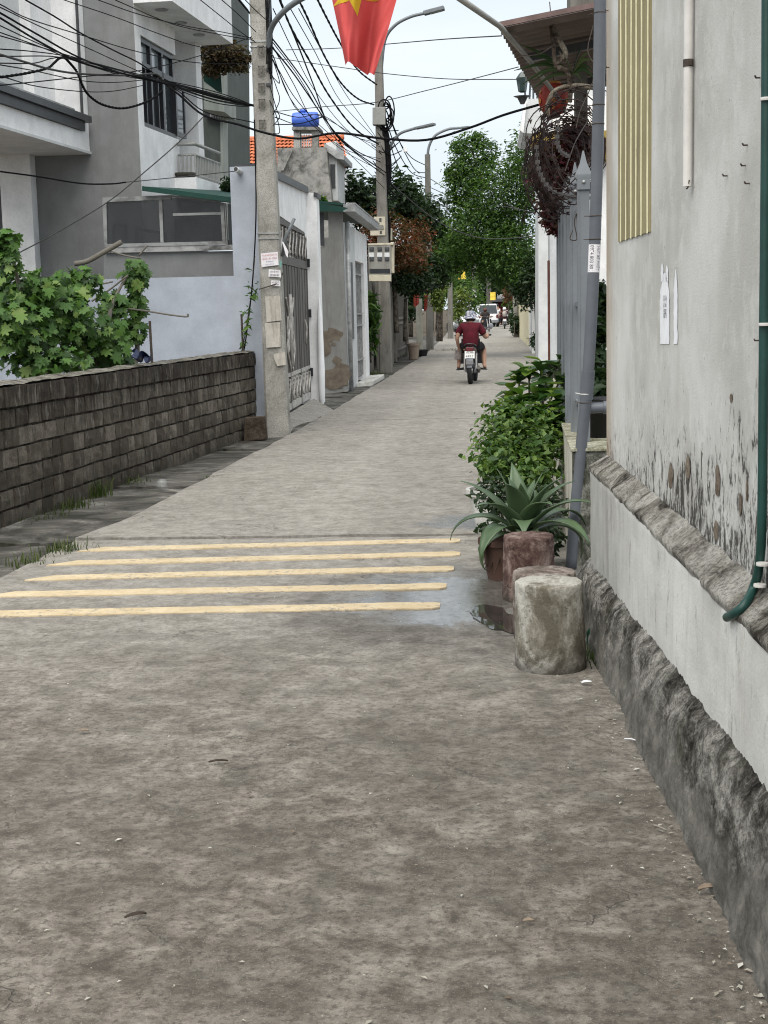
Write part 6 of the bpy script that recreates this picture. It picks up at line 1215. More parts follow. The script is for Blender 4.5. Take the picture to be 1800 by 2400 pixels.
tips = [(1195, 905), (1215, 870), (1240, 862), (1268, 850), (1290, 858), (1312, 842), (1318, 880), (1185, 940), (1220, 925), (1250, 905), (1280, 900), (1310, 915), (1200, 965), (1235, 960), (1265, 945), (1295, 950), (1312, 960), (1215, 990), (1250, 985), (1285, 985), (1305, 995)]
for q, (x, y) in enumerate(tips):
    Y = 11.3-.7*((y-842)/150)+R3.uniform(-.25, .25); c = A(x, y, Y); root = Vector((.36+R3.uniform(-.1, .1), 11.4, .2)); mb = MB(); mb.tube(cat_rom([root, root.lerp(c, .5)+Vector((0, 0, .08)), c], 4), .008, 5); mb.build('stem', TWIG, bs, True)
    for k in range(9):
        a = k*2.4+q; el = R3.uniform(-.25, .75)+(.5 if k > 6 else 0); dv = Vector((math.cos(a)*math.cos(el), math.sin(a)*math.cos(el), math.sin(el))); up = Vector((0, 0, 1)); xx = dv.cross(up).normalized(); nn = xx.cross(dv).normalized(); s = R3.uniform(.12, .19)
        inst('leaf', ovs[k % 4], bs, Matrix.Translation(c-dv*.01-Vector((0, 0, .012*k))) @ Matrix((xx, dv, nn)).transposed().to_4x4() @ Matrix.Scale(s, 4))
SML = m_leaf('fresh_small_leaf', [(.025, .06, .014), (.055, .115, .024), (.10, .175, .04), (.16, .24, .06)])
tree('small_leaf_shrub', Vector((.2, 10.5, 0)), 'dense small leaved bush spreading over the lane edge', 'shrub', [blob(1205, 1010, 10.5, 72, 60, .25), blob(1250, 1010, 10.6, 52, 40, .25), blob(1165, 1065, 10.2, 42, 36, .2), blob(1215, 1080, 10.2, 75, 45, .25), blob(1270, 1060, 10.3, 48, 60, .2), blob(1150, 1095, 10.1, 26, 22, .15), blob(1260, 1120, 9.9, 48, 30, .15), blob(1190, 965, 10.7, 25, 18, .2)], 4200, .052, SML, [([Vector((.2, 10.5, 0)), A(1220, 1100, 10.4), A(1215, 1000, 10.5)], [.015, .012, .006]), ([Vector((.25, 10.5, 0)), A(1260, 1100, 10.4), A(1260, 1000, 10.6)], [.015, .012, .006])], seed=41, clump=6, spread=.3, shell=.6, aspect=.6)
tree('small_leaf_shrub', Vector((.12, 9.6, 0)), 'low trailing plant around the foot of the agave pot', 'shrub', [blob(1165, 1165, 9.5, 42, 40, .15), blob(1150, 1240, 8.9, 26, 26, .1), blob(1270, 1190, 9.3, 45, 55, .15), blob(1295, 1260, 8.8, 22, 40, .1)], 900, .055, GR3, [([Vector((.12, 9.6, 0)), A(1170, 1180, 9.5)], [.01, .006])], seed=42, clump=6)
tree('shaded_shrub', Vector((.85, 10.5, 0)), 'shaded dark plant in the gap behind the drainpipe', 'shrub', [blob(1402, 720, 11.2, 20, 60, .2), blob(1400, 820, 11, 24, 70, .2), blob(1402, 930, 10.6, 24, 60, .2), blob(1400, 1000, 10.2, 22, 45, .2)], 1500, .11, GR3, [([Vector((.85, 10.5, 0)), A(1402, 900, 10.8), A(1402, 720, 11.2)], [.02, .015, .01])], seed=43, clump=6, aspect=.4)
q = A(1404, 1040, 9.3); 
for k, (dx, dy, lab) in enumerate(((0, 0, 'black plastic pot in the gap behind the low wall end'), (.12, .55, 'second black pot farther back in the shaded gap'))):
    o = thing('plant_pot', (q.x+dx, q.y+dy, .743), lab, 'pot'); mb = MB(); mb.lathe([(.09, 0), (.13, .2), (.14, .2), (.14, .22), (.12, .22), (.01, .2)], (q.x+dx, q.y+dy, .743), 18); mb.build('pot', BLKP, o, True)
AGV = MT('agave_leaf', .38, .45); _g = AGV.ramp(AGV.noise(3, 4), [(.3, (.04, .07, .028)), (.7, (.085, .13, .055))]); AGV.set('Base Color', AGV.mix(.22, _g, AGV.ramp(AGV.rnd(), [(0, (.03, .07, .03)), (1, (.13, .19, .13))]))); AGV = AGV.m
ag = thing('agave', Vector((.19, 8.35, .2)), 'big agave with arching blue green leaves behind the red stool', 'plant'); ac = Vector((.20, 8.35, .24))
spec = []
for k in range(26):
    a = k*2.39996+R3.uniform(-.25, .25); ring = k/26; el = R_(86)-ring*R_(66)+R3.uniform(-.1, .1); L = .34+.13*math.sin(ring*2.4)+R3.uniform(-.05, .05); spec.append((a, el, L, .15+2.7*ring**1.3+R3.uniform(-.1, .4), .034+.010*math.sin(ring*3)))
for a, el, L, dr, wd in spec:
    wd *= 1.4; L *= 1.1
    mb = MB(); n = 12; p = ac.copy(); e = el; vs = []; h_ = Vector((math.cos(a), math.sin(a), 0)); sd = Vector((-math.sin(a), math.cos(a), 0))
    for i in range(n+1):
        t = i/n; w = wd*(.55+.6*math.sin(math.pi*min(1, t*.9+.12)))*(1-t**4)+.0015; d = h_*math.cos(e)+Vector((0, 0, math.sin(e))); nn = sd.cross(d)
        if nn.z < 0 and abs(e) < 1.5: nn = -nn
        lift = .28*w*(1-.5*t); vs += [p-sd*w+nn*lift, p-sd*w*.5+nn*lift*.25, p, p+sd*w*.5+nn*lift*.25, p+sd*w+nn*lift]; p = p+d*(L/n); e -= dr*(.4+1.6*t)/n
    mb.add(vs, [(i*5+j, i*5+j+1, i*5+6+j, i*5+5+j) for i in range(n) for j in range(4)]); ob = mb.build('leaf', AGV, ag, True); sm = ob.modifiers.new('thick', 'SOLIDIFY'); sm.thickness = .004
for k in range(6):
    a = R_(180+k*14); mb = MB(); mb.tube([ac+Vector((0, 0, -.05)), ac+Vector((.17*math.cos(a), .17*math.sin(a), -.06)), ac+Vector((.24*math.cos(a), .24*math.sin(a), -.17-.01*k))], [.012, .008, .002], 5); mb.build('dry_leaf', plain('dry_leaf_brown', (.05, .03, .02), .8) if k == 0 else bpy.data.materials['dry_leaf_brown'], ag)
# ---------------------------------------------------------------- strap leaved plant, driftwood and razor wire by the porch
STR = m_leaf('strap_leaf', [(.03, .07, .025), (.06, .11, .04), (.14, .18, .08)], .45, .25, .4, True)
sl = thing('strap_leaf_plant', A(1345, 180, 10.6), 'plant with long strap leaves hung under the porch roof', 'plant'); c = A(1342, 172, 10.6)
for k, (x, y, b) in enumerate(((1205, 165, 20), (1222, 198, 26), (1226, 130, 12), (1216, 102, -10), (1250, 190, 22), (1390, 165, 14), (1388, 140, 10), (1392, 185, 16), (1385, 120, 4), (1350, 110, -8), (1365, 108, -4), (1310, 125, 4), (1262, 145, 6), (1245, 210, 10), (1400, 190, 20), (1325, 215, 6), (1370, 205, 8))):
    e = A(x, y, 10.6+R3.uniform(-.3, .2)); m_ = c.lerp(e, .5)+Vector((0, 0, .03+b*.0012)); pp = cat_rom([c, m_, e], 6); mb = MB(); vs = []
    for i, p in enumerate(pp): t = i/(len(pp)-1); w = .012*(math.sin(math.pi*min(1, t*.85+.13)))+.001; vs += [p+Vector((0, .004, w)), p+Vector((0, -.01, 0)), p+Vector((0, .004, -w))]
    mb.add(vs, [(i*3+j, i*3+j+1, i*3+4+j, i*3+3+j) for i in range(len(pp)-1) for j in range(2)]); mb.build('leaf', STR, sl, True)
DRW = m_rough('driftwood', (.05, .04, .03), (.17, .145, .11), (.33, .29, .23), 14, .5); DRD = m_rough('dark_driftwood', (.03, .024, .018), (.08, .062, .048), (.14, .115, .09), 14, .5)
dw = thing('driftwood', A(1338, 240, 10.2), 'gnarled driftwood branch hanging below the porch roof', 'driftwood')
for pts, r, m_ in (([(1292, 42), (1300, 75), (1314, 100), (1325, 122), (1322, 140)], [.020, .019, .018, .020, .019], DRW), ([(1293, 62), (1297, 105), (1300, 140), (1305, 160)], [.018, .016, .016, .014], DRD), ([(1305, 160), (1315, 162), (1330, 170), (1337, 205), (1336, 240)], [.022, .024, .018, .017, .015], DRD), ([(1284, 272), (1284, 245), (1297, 216), (1325, 203), (1360, 201), (1396, 206)], [.017, .017, .016, .016, .017, .018], DRW), ([(1305, 150), (1316, 140), (1312, 120)], [.014, .012, .006], DRD)):
    mb = MB(); pp = cat_rom([A(x, y, 10.2) for x, y in pts], 5); mb.tube(pp, np.interp(np.linspace(0, 1, len(pp)), np.linspace(0, 1, len(r)), r).tolist(), 9); mb.build('branch', m_, dw, True)
mb = MB(); mb.tube(cat_rom([A(1292, 42, 10.2), A(1290, 25, 10.3), A(1288, 5, 10.4)], 4), .004, 5); mb.build('hanging_wire', IRON, dw)
RZ = plain('rusty_razor_steel', (.020, .012, .011), .8, .5, 30); RZG = plain('grey_razor_steel', (.06, .056, .054), .7, .3, 30)
rz = thing('razor_wire', A(1320, 450, 10), 'rusty razor wire coil heaped on top of the spear fence', 'razor wire')
pts = []; turns = 30
for i in range(turns*30+1):
    t = i/30; f = t/turns; a = t*2*math.pi; Y = 9.3+2.6*f+.18*math.sin(a*.5+1); cx_ = .56+.05*math.sin(t*1.7); cz = 2.60+.07*math.sin(t*2.3); rx = .19*(1+.25*math.sin(t*1.1)); rzz = .27*(1+.2*math.sin(t*.9+1)); pts.append(Vector((cx_+rx*math.cos(a)+.03*math.sin(a*2), Y+.10*math.cos(a+t), cz+rzz*math.sin(a))))
mb = MB(); mb.tube(pts, .0042, 4); mb.build('wire', RZ, rz)
mb = MB()
for i in range(0, len(pts)-1, 2):
    p = pts[i]; d = (pts[i+1]-p).normalized(); s = d.cross(Vector((0, 1, .3))).normalized(); o = d*.022
    mb.add([p-o-s*.019, p+s*.004-d*.004, p+o-s*.019, p+d*.004+s*.004, p+o+s*.019, p-o+s*.019], [(0, 1, 3), (1, 3, 2), (3, 4, 1), (1, 4, 5)])
tag(mb.build('barbs', RZ, rz), kind='stuff')
for k, q in enumerate(([(1257, 345), (1262, 390), (1275, 425), (1300, 450), (1335, 460), (1350, 462)], [(1308, 285), (1306, 330), (1315, 355), (1330, 365)], [(1380, 280), (1350, 330), (1335, 370), (1325, 400)], [(1390, 60), (1378, 120), (1400, 160)], [(1205, 130), (1260, 128), (1300, 105)], [(1405, 150), (1380, 215), (1360, 260), (1350, 300)], [(1412, 90), (1405, 150), (1392, 215)], [(1342, 540), (1336, 560), (1352, 560), (1346, 520), (1352, 500)])):
    mb = MB(); pp = cat_rom([A(x, y, 9.1 if k != 4 else 10.1) for x, y in q], 8); mb.tube(pp, .0035, 5)
    if k < 2:
        for i in range(0, len(pp), 3): p = pp[i]; mb.add([p+Vector((-.014, 0, .012)), p+Vector((.014, 0, -.012)), p+Vector((.014, .002, .012)), p+Vector((-.014, .002, -.012))], [(0, 2, 1), (0, 3, 1)])
    mb.build('loose_strand', RZG if k < 3 else IRON, rz)
# ---------------------------------------------------------------- weeds and litter
GRS = m_leaf('grass_blade', [(.035, .055, .015), (.055, .085, .022), (.11, .125, .05)], .6, .3, .2)
def weeds(px, py, n, h, spread, label, lx=1.):
    c = G(px, py); o = thing('weed_clump', c, label, 'weeds', 'weeds growing along the pavement'); V = []; Fc = []
    for k in range(n):
        b = np.array([c.x+R3.normal()*spread*lx, c.y+R3.normal()*spread*1.6, -.03]); a = R3.uniform(0, 6.28); hh = h*R3.uniform(.4, 1.2); ln_ = R3.uniform(.1, .9)*hh; d = np.array([math.cos(a), math.sin(a), 0]); s = np.array([-d[1], d[0], 0])*.004*(1 if n < 200 else .8); m_ = b+d*ln_*.35+np.array([0, 0, hh*.65]); t_ = b+d*ln_+np.array([0, 0, hh*.9]); i = len(V); V += [b-s, b+s, m_+s*.8, m_-s*.8, t_]; Fc += [(i, i+1, i+2), (i, i+2, i+3), (i+3, i+2, i+4)]
    np_obj('blades', np.array(V), np.array(Fc), GRS, o, 'stuff')
weeds(150, 1290, 130, .11, .06, 'grass tuft at the lane edge beside the farthest stripe', 1.3); weeds(70, 1318, 80, .09, .06, 'grass tuft left of the yellow stripes', 1.3); weeds(228, 1158, 120, .18, .06, 'tall grass clump at the foot of the block wall'); weeds(310, 1128, 80, .10, .09, 'low weeds farther along the block wall foot'); weeds(165, 1185, 130, .10, .08, 'small weeds at the block wall foot near the left edge'); weeds(110, 1212, 90, .07, .1, 'creeping weeds at the left end of the block wall foot')
weeds(848, 882, 500, .22, .25, 'grass patch growing beside the barred door'); weeds(1405, 1545, 120, .09, .04, 'small weeds between the near stool and the house'); weeds(1060, 822, 150, .14, .3, 'grass strip on the pavement by the fourth pole'); weeds(505, 1118, 60, .06, .06, 'tiny weed in the joint between lane and pavement')
LIT = m_leaf('litter_scraps', [(.5, .48, .42), (.30, .27, .22), (.55, .54, .5), (.16, .11, .07), (.62, .6, .56)], .8, .05, .2)
V = []; Fc = []
for k in range(800):
    u = R3.rand(); Y = 3.0+8*u**1.5; X = R3.uniform(-2.6, .45) if R3.rand() < .4 else .52-.056*(Y-5.77)-abs(R3.normal())*.09; s = abs(R3.normal())*.003+.0018; a = R3.uniform(0, 6.28); i = len(V); d = np.array([math.cos(a), math.sin(a), 0]); e = np.array([-d[1], d[0], 0]); c = np.array([X, Y, .006]); V += [c-d*s*1.6, c+e*s*.6+np.array([0, 0, .003]), c+d*s*1.5, c-e*s*.7+np.array([0, 0, .002])]; Fc += [(i, i+1, i+2), (i, i+2, i+3)]
tag(np_obj('litter', np.array(V), np.array(Fc), LIT), 'scattered pale leaf scraps and grit on the concrete lane', 'litter', kind='stuff')
def flat_bit(px, py, L, W, ang, mat, name, label, cat, h=.01, curve=.01):
    c = G(px, py, .008); mb = MB(); d = Vector((math.cos(ang), math.sin(ang), 0)); e = Vector((-d.y, d.x, 0)); n = 8; vs = []
    for i in range(n+1): t = i/n; w = W*math.sin(math.pi*min(.97, t*.94+.03))**.6; z = curve*.35*math.sin(t*3.1)+.003; vs += [c+d*(t-.5)*L-e*w+Vector((0, 0, z+h*.3)), c+d*(t-.5)*L+Vector((0, 0, z)), c+d*(t-.5)*L+e*w+Vector((0, 0, z+h*.5))]
    mb.add(vs, [(i*3+j, i*3+j+1, i*3+4+j, i*3+3+j) for i in range(n) for j in range(2)]); o = mb.build(name, mat, None, True); sm = o.modifiers.new('thick', 'SOLIDIFY'); sm.thickness = .002; return tag(o, label, cat)
DRY = plain('dry_leaf_tan', (.22, .17, .125), .8, .3, 30); DRYD = plain('dark_dry_leaf', (.04, .03, .022), .8, .3, 30)
flat_bit(1658, 2088, .055, .010, .3, DRY, 'fallen_leaf', 'curled pale dead leaf at the foot of the near house wall', 'leaf', .02, .015); flat_bit(1545, 1945, .06, .006, 2.3, plain('grey_wood_chip', (.24, .22, .19), .8), 'wood_chip', 'small flat strip of wood near the house wall foot', 'wood'); flat_bit(1478, 1738, .05, .006, 2.7, PAPER, 'paper_scrap', 'thin white scrap of paper by the wall foot', 'paper'); flat_bit(1375, 1602, .045, .012, .2, PAPER, 'paper_scrap', 'white paper scrap on the ground below the nearest stool', 'paper'); flat_bit(512, 1788, .07, .007, .2, DRYD, 'fallen_leaf', 'narrow dark leaf lying in the middle of the lane', 'leaf'); flat_bit(318, 2150, .06, .008, .5, DRYD, 'fallen_leaf', 'dark curled leaf at the lower left of the lane', 'leaf'); flat_bit(195, 1716, .045, .008, .1, DRY, 'fallen_leaf', 'pale leaf scrap at the left of the lane', 'leaf'); flat_bit(1238, 2163, .03, .006, .1, DRY, 'fallen_leaf', 'pale seed leaf lying low on the right of the lane', 'leaf')
q = G(1395, 1525); mb = MB(); mb.grid(lambda u, v: Vector((q.x-.04+.08*u, q.y+.02*math.sin(u*8), .02+.09*v+.02*math.sin(u*6+v*5))), 8, 6); tag(mb.build('plastic_wrapper', plain('green_wrapper', (.05, .16, .10), .35, .5, 30), None, True), 'crumpled green plastic wrapper beside the nearest stool', 'wrapper')
q = G(380, 1142); mb = MB(); mb.lathe([(.045, 0), (.05, .003), (.047, .05), (.03, .075), (.005, .08)], q, 20); tag(mb.build('plastic_cup', m_glass('clear_plastic_cup', (.6, .62, .62), .72, .1), None, True), 'clear plastic cup lid lying on the pavement', 'cup')
# ================================================================ riders, motorcycles, cars
def skin_mesh(name, verts, edges, mat, sub=2, root=0):
    me = bpy.data.meshes.new(name); bm = bmesh.new(); ly = bm.verts.layers.skin.verify(); vs = []
    for i, (p, r) in enumerate(verts):
        v = bm.verts.new(p); v[ly].radius = (r, r) if not hasattr(r, '__len__') else r; v[ly].use_root = (i == root); vs.append(v)
    for a, b in edges: bm.edges.new((vs[a], vs[b]))
    bm.to_mesh(me); bm.free(); ob = bpy.data.objects.new(name, me); COL.objects.link(ob); s = ob.modifiers.new('s', 'SKIN'); s.use_smooth_shade = True; u = ob.modifiers.new('u', 'SUBSURF'); u.levels = sub
    dg = bpy.context.evaluated_depsgraph_get(); dg.update(); out = bpy.data.meshes.new_from_object(ob.evaluated_get(dg)); bpy.data.objects.remove(ob); out.name = name; out.materials.clear(); out.materials.append(mat)
    out.polygons.foreach_set('use_smooth', [True]*len(out.polygons)); return out
def put_mesh(name, me, parent, M): return inst(name, me, parent, M)
SKIN_ = plain('skin', (.36, .21, .145), .6, .08, 12); TYRE = plain('tyre_rubber', (.018, .018, .019), .85, .2, 20); CHR = plain('worn_chrome', (.32, .31, .30), .35, .15, 9, metal=.7); BODYB = plain('dark_bike_plastic', (.025, .025, .028), .35, .2, 5, spec=.5); GREYP = plain('grey_bike_plastic', (.19, .20, .215), .5, .15); TAIL = plain('red_tail_lens', (.10, .006, .010), .25, .2, spec=.5); HAIR = plain('black_hair', (.015, .012, .011), .7, .2)
def mbp(fn): mb = MB(); fn(mb); return mb
XAX = Matrix.Rotation(R_(90), 3, 'Y')
def wheel_parts(c, R, w):
    ty = MB(); k = 14; ty.lathe([(R-.085, -w*.42), (R-.03, -w*.5), (R-.006, -w*.3), (R, 0), (R-.006, w*.3), (R-.03, w*.5), (R-.085, w*.42), (R-.09, 0), (R-.085, -w*.42)], c, 40, XAX)
    rm = MB(); rm.lathe([(R-.086, -w*.3), (R-.11, -w*.22), (R-.115, 0), (R-.11, w*.22), (R-.086, w*.3), (R-.088, 0), (R-.086, -w*.3)], c, 32, XAX); rm.lathe([(.05, -.05), (.06, -.03), (.06, .03), (.05, .05)], c, 16, XAX)
    for j in range(10): a = 2*math.pi*j/10; d = Vector((0, math.cos(a), math.sin(a))); rm.tube([Vector(c)+d*.05, Vector(c)+d*(R-.11)], .008, 5)
    return ty, rm
def motorcycle(loc, rz, label, bodymat, plate=True, group='motorcycles on the lane'):
    o = thing('motorcycle', loc, label, 'motorcycle', group); M = Matrix.Translation(Vector(loc)) @ Matrix.Rotation(rz, 4, 'Z')
    def part(nm, mb, mat, par=None, smooth=True, bevel=0):
        me = mb.mesh(nm, mat, smooth); x = inst(nm, me, par or o, M)
        if smooth:
            try: me.set_sharp_from_angle(angle=R_(42))
            except Exception: pass
        if bevel: b = x.modifiers.new('b', 'BEVEL'); b.width = bevel; b.segments = 2
        return x
    for y in (.0, 1.24):
        ty, rm = wheel_parts((0, y, .285), .285, .095 if y == 0 else .085); wh = part('wheel', rm, CHR); part('tyre', ty, TYRE, wh)
    mb = MB(); mb.grid(lambda u, v: Vector(((u-.5)*.15, .0+.33*math.cos(R_(35+120*v)), .285+.335*math.sin(R_(35+120*v)))), 4, 12); part('rear_fender', mb, BODYB)
    mb = MB(); mb.prism([(-.075, -.245, .56), (.075, -.245, .56), (.05, -.275, .36), (-.05, -.275, .36)], (0, .012, 0)); part('mud_flap', mb, GREYP, None, False)
    mb = MB(); mb.box((0, -.225, .62), (.205, .008, .155), rx=R_(-12)); pl = part('licence_plate', mb, plain('plate_white_'+label[:4], (.70, .70, .68), .5, .04), None, False, .004)
    if plate:
        for s, z, sz in (('29-M8', .655, .062), ('6851', .585, .078)):
            t = put_text(s, sz, INK, pl, Vector(loc)+Vector((0, -.232-(z-.62)*-.21, z)), (1, 0, 0), (0, -.2, 1), 1.0)
    mb = MB(); mb.tube(cat_rom([(-.10, .3, .77), (-.12, -.02, .80), (-.09, -.19, .83), (0, -.225, .845), (.09, -.19, .83), (.12, -.02, .80), (.10, .3, .77)], 5), .014, 8); part('grab_rail', mb, BODYB)
    # tail: body sides narrowing to the rear, tail lamp
    mb = MB(); secs = [(.62, .13, .45, .70), (.35, .15, .48, .75), (.1, .135, .55, .77), (-.1, .10, .62, .78), (-.2, .06, .67, .77)]; vs = []
    for y, w, z0, z1 in secs: vs += [(-w*.6, y, z0), (w*.6, y, z0), (w, y, (z0+z1)/2), (w*.85, y, z1), (-w*.85, y, z1), (-w, y, (z0+z1)/2)]
    mb.add(vs, [(i*6+j, i*6+(j+1) % 6, i*6+6+(j+1) % 6, i*6+6+j) for i in range(4) for j in range(6)]+[tuple(range(5, -1, -1)), tuple(24+j for j in range(6))]); part('tail_body', mb, bodymat, None, True, .02)
    mb = MB(); mb.prism([(-.085, -.215, .775), (.085, -.215, .775), (.065, -.225, .69), (-.065, -.225, .69)], (0, .05, 0)); part('tail_lamp', mb, TAIL, None, False, .01)
    for s in (-1, 1):
        mb = MB(); mb.box((s*.115, -.19, .725), (.035, .03, .03)); part('indicator', mb, plain('amber_lens', (.2, .06, .015), .3) if 'amber_lens' not in bpy.data.materials else bpy.data.materials['amber_lens'], None, False, .01)
        mb = MB(); mb.tube([(s*.115, .02, .30), (s*.115, .14, .64)], .028, 10); part('shock_absorber', mb, CHR); mb = MB(); mb.bar((s*.1, -.03, .285), (s*.09, .5, .33), .035, .05); part('swing_arm', mb, GREYP, None, False)
        mb = MB(); mb.tube([(s*.12, .5, .30), (s*.3, .5, .30)], .02, 8); part('footpeg', mb, TYRE); mb = MB(); mb.tube([(s*.14, .1, .34), (s*.27, .12, .32)], .016, 8); part('footpeg', mb, TYRE)
        mb = MB(); mb.tube([(s*.07, 1.24, .285), (s*.075, 1.05, .85)], .022, 8); part('fork', mb, CHR)
        mb = MB(); mb.tube(cat_rom([(s*.22, .93, 1.0), (s*.27, .93, 1.10), (s*.36, .9, 1.17)], 4), .007, 6); mirr = part('mirror_stalk', mb, BODYB); mb = MB(); mb.lathe([(.055, -.01), (.06, 0), (.045, .012)], (s*.37, .9, 1.19), 14, Matrix.Rotation(R_(90), 3, 'X')); part('mirror', mb, GREYP, mirr)
    mb = MB(); mb.tube([(.15, .75, .24), (.16, .35, .25), (.165, .1, .30), (.17, -.12, .36)], [.02, .03, .045, .042], 12); part('exhaust', mb, plain('dull_exhaust', (.09, .085, .08), .45, .3, metal=.5) if 'dull_exhaust' not in bpy.data.materials else bpy.data.materials['dull_exhaust'])
    mb = MB(); mb.box((0, .58, .32), (.22, .34, .22)); part('engine', mb, GREYP, None, False, .04)
    mb = MB(); mb.grid(lambda u, v: Vector(((u-.5)*.24, .05+.62*v, .775+.045*math.sin(math.pi*u)+.03*math.cos(v*3.1)*(-1))), 8, 10); mb.box((0, .36, .745), (.2, .6, .05)); part('seat', mb, TYRE)
    mb = MB(); mb.prism([(-.26, .86, .40), (.26, .86, .40), (.22, .93, .86), (-.22, .93, .86)], (0, .03, 0)); part('leg_shield', mb, bodymat, None, False, .01)
    mb = MB(); mb.tube(cat_rom([(-.36, .82, 1.00), (-.2, .92, .99), (0, .95, .97), (.2, .92, .99), (.36, .82, 1.00)], 5), .013, 8); hb_ = part('handlebar', mb, BODYB)
    for s in (-1, 1): mb = MB(); mb.tube([(s*.26, .885, .995), (s*.38, .81, 1.0)], .019, 10); part('grip', mb, TYRE, hb_)
    mb = MB(); mb.lathe([(.02, -.08), (.09, -.04), (.10, .03), (.07, .06)], (0, 1.0, .93), 18, Matrix.Rotation(R_(-90), 3, 'X')); part('headlamp', mb, bodymat)
    mb = MB(); mb.grid(lambda u, v: Vector(((u-.5)*.12, 1.24+.33*math.cos(R_(20+140*v)), .285+.325*math.sin(R_(20+140*v)))), 4, 12); part('front_fender', mb, bodymat)
    return o
def rider(loc, rz, label, shirt, shorts, hat, hatcol, bare=True, item=False):
    o = thing('person', loc, label, 'person', 'people on the lane'); M = Matrix.Translation(Vector(loc)) @ Matrix.Rotation(rz, 4, 'Z')
    V = [((0, .36, .83), .13), ((0, .35, .98), .145), ((0, .37, 1.14), .15), ((0, .40, 1.235), .09), ((0, .41, 1.29), .055), ((0, .43, 1.35), .075), ((0, .44, 1.42), .085)]
    E_ = [(0, 1), (1, 2), (2, 3), (3, 4), (4, 5), (5, 6)]
    for s in (1, -1):
        k = len(V)
        if s == 1 or not item: arm = [((s*.15, .39, 1.21), .07), ((s*.235, .40, 1.10), .055), ((s*.30, .46, .96), .045), ((s*.34, .66, .97), .038), ((s*.335, .78, 1.0), .028), ((s*.335, .84, 1.01), .03)]
        else: arm = [((s*.15, .39, 1.21), .07), ((s*.24, .38, 1.10), .055), ((s*.29, .36, .95), .045), ((s*.27, .44, .80), .036), ((s*.25, .48, .735), .028), ((s*.25, .50, .69), .03)]
        V += arm; E_ += [(2, k)]+[(k+i, k+i+1) for i in range(5)]
        h = len(V); hp = arm[-1][0]; fd = Vector((0, .8, .1)) if (s == 1 or not item) else Vector((0, .25, -1)); fd.normalize()
        for q in range(4):                                     # four fingers and a thumb
            b = Vector(hp)+Vector((s*(q-1.5)*.018, 0, .004)); l = (.05, .056, .052, .042)[q]; V += [(tuple(b+fd*.03), .009), (tuple(b+fd*(.03+l*.6)+Vector((0, 0, -.012))), .008), (tuple(b+fd*(.02+l)+Vector((0, -.005, -.035))), .007)]; E_ += [(k+5, h+3*q), (h+3*q, h+3*q+1), (h+3*q+1, h+3*q+2)]
        t = len(V); b = Vector(hp)+Vector((-s*.03, .01, -.005)); V += [(tuple(b), .010), (tuple(b+Vector((-s*.012, .03, -.02))), .009)]; E_ += [(k+5, t), (t, t+1)]
        k = len(V); leg = [((s*.09, .38, .80), .10), ((s*.17, .56, .78), .085), ((s*.245, .76, .72), .065), ((s*.26, .66, .52), .058), ((s*.27, .56, .38), .038), ((s*.275, .52, .345), .036), ((s*.285, .62, .315), .035), ((s*.29, .70, .31), .026)]
        V += leg; E_ += [(0, k)]+[(k+i, k+i+1) for i in range(7)]
    put_mesh('body', skin_mesh('body', V, E_, SKIN_), o, M)
    S = [((0, .33, .745), .16), ((0, .335, .82), .185), ((0, .34, .92), .19), ((0, .36, 1.06), .185), ((0, .385, 1.18), .16), ((0, .41, 1.25), .085)]; SE = [(0, 1), (1, 2), (2, 3), (3, 4), (4, 5)]
    for s in (1, -1): k = len(S); S += [((s*.17, .39, 1.185), .098), ((s*.245, .40, 1.09), .085), ((s*.275, .41, 1.01), .078)]; SE += [(4, k), (k, k+1), (k+1, k+2)]
    put_mesh('shirt', skin_mesh('shirt', S, SE, shirt), o, M)
    S = [((0, .36, .79), .15)]; SE = []
    for s in (1, -1):
        k = len(S); S += [((s*.10, .40, .79), .12), ((s*.175, .58, .775), .105), ((s*.235, .73, .73), .09)]; SE += [(0, k), (k, k+1), (k+1, k+2)]
        if not bare: k2 = len(S); S += [((s*.265, .67, .52), .075), ((s*.275, .56, .39), .06)]; SE += [(k+2, k2), (k2, k2+1)]
    put_mesh('shorts' if bare else 'trousers', skin_mesh('shorts', S, SE, shorts), o, M)
    mb = MB(); mb.lathe([(.07, -.10), (.092, -.06), (.097, .0), (.09, .06), (.06, .095), (0, .105)], (0, .435, 1.385), 20); put_mesh('hair', mb.mesh('hair', HAIR, True), o, M)
    mb = MB()
    if hat == 'bucket': mb.lathe([(.165, -.035), (.155, -.02), (.112, .02), (.108, .07), (.095, .115), (.05, .128), (0, .13)], (0, .44, 1.39), 24)
    else: mb.lathe([(.118, -.05), (.128, 0), (.122, .06), (.09, .12), (.04, .145), (0, .148)], (0, .44, 1.375), 24)
    put_mesh('hat' if hat == 'bucket' else 'helmet', mb.mesh('hat', hatcol, True), o, M)
    mb = MB(); mb.tube([(-.095, .44, 1.345), (-.085, .41, 1.285), (0, .385, 1.255), (.085, .41, 1.285), (.095, .44, 1.345)], .017, 6); put_mesh('collar', mb.mesh('collar', plain('white_collar', (.62, .60, .58), .8) if 'white_collar' not in bpy.data.materials else bpy.data.materials['white_collar'], True), o, M)
    for s in (1, -1): mb = MB(); mb.prism([(s*.285-.045, .47, .30), (s*.285+.045, .47, .30), (s*.29+.04, .73, .285), (s*.29-.04, .73, .285)], (0, 0, -.02)); put_mesh('sandal', mb.mesh('sandal', BODYB), o, M)
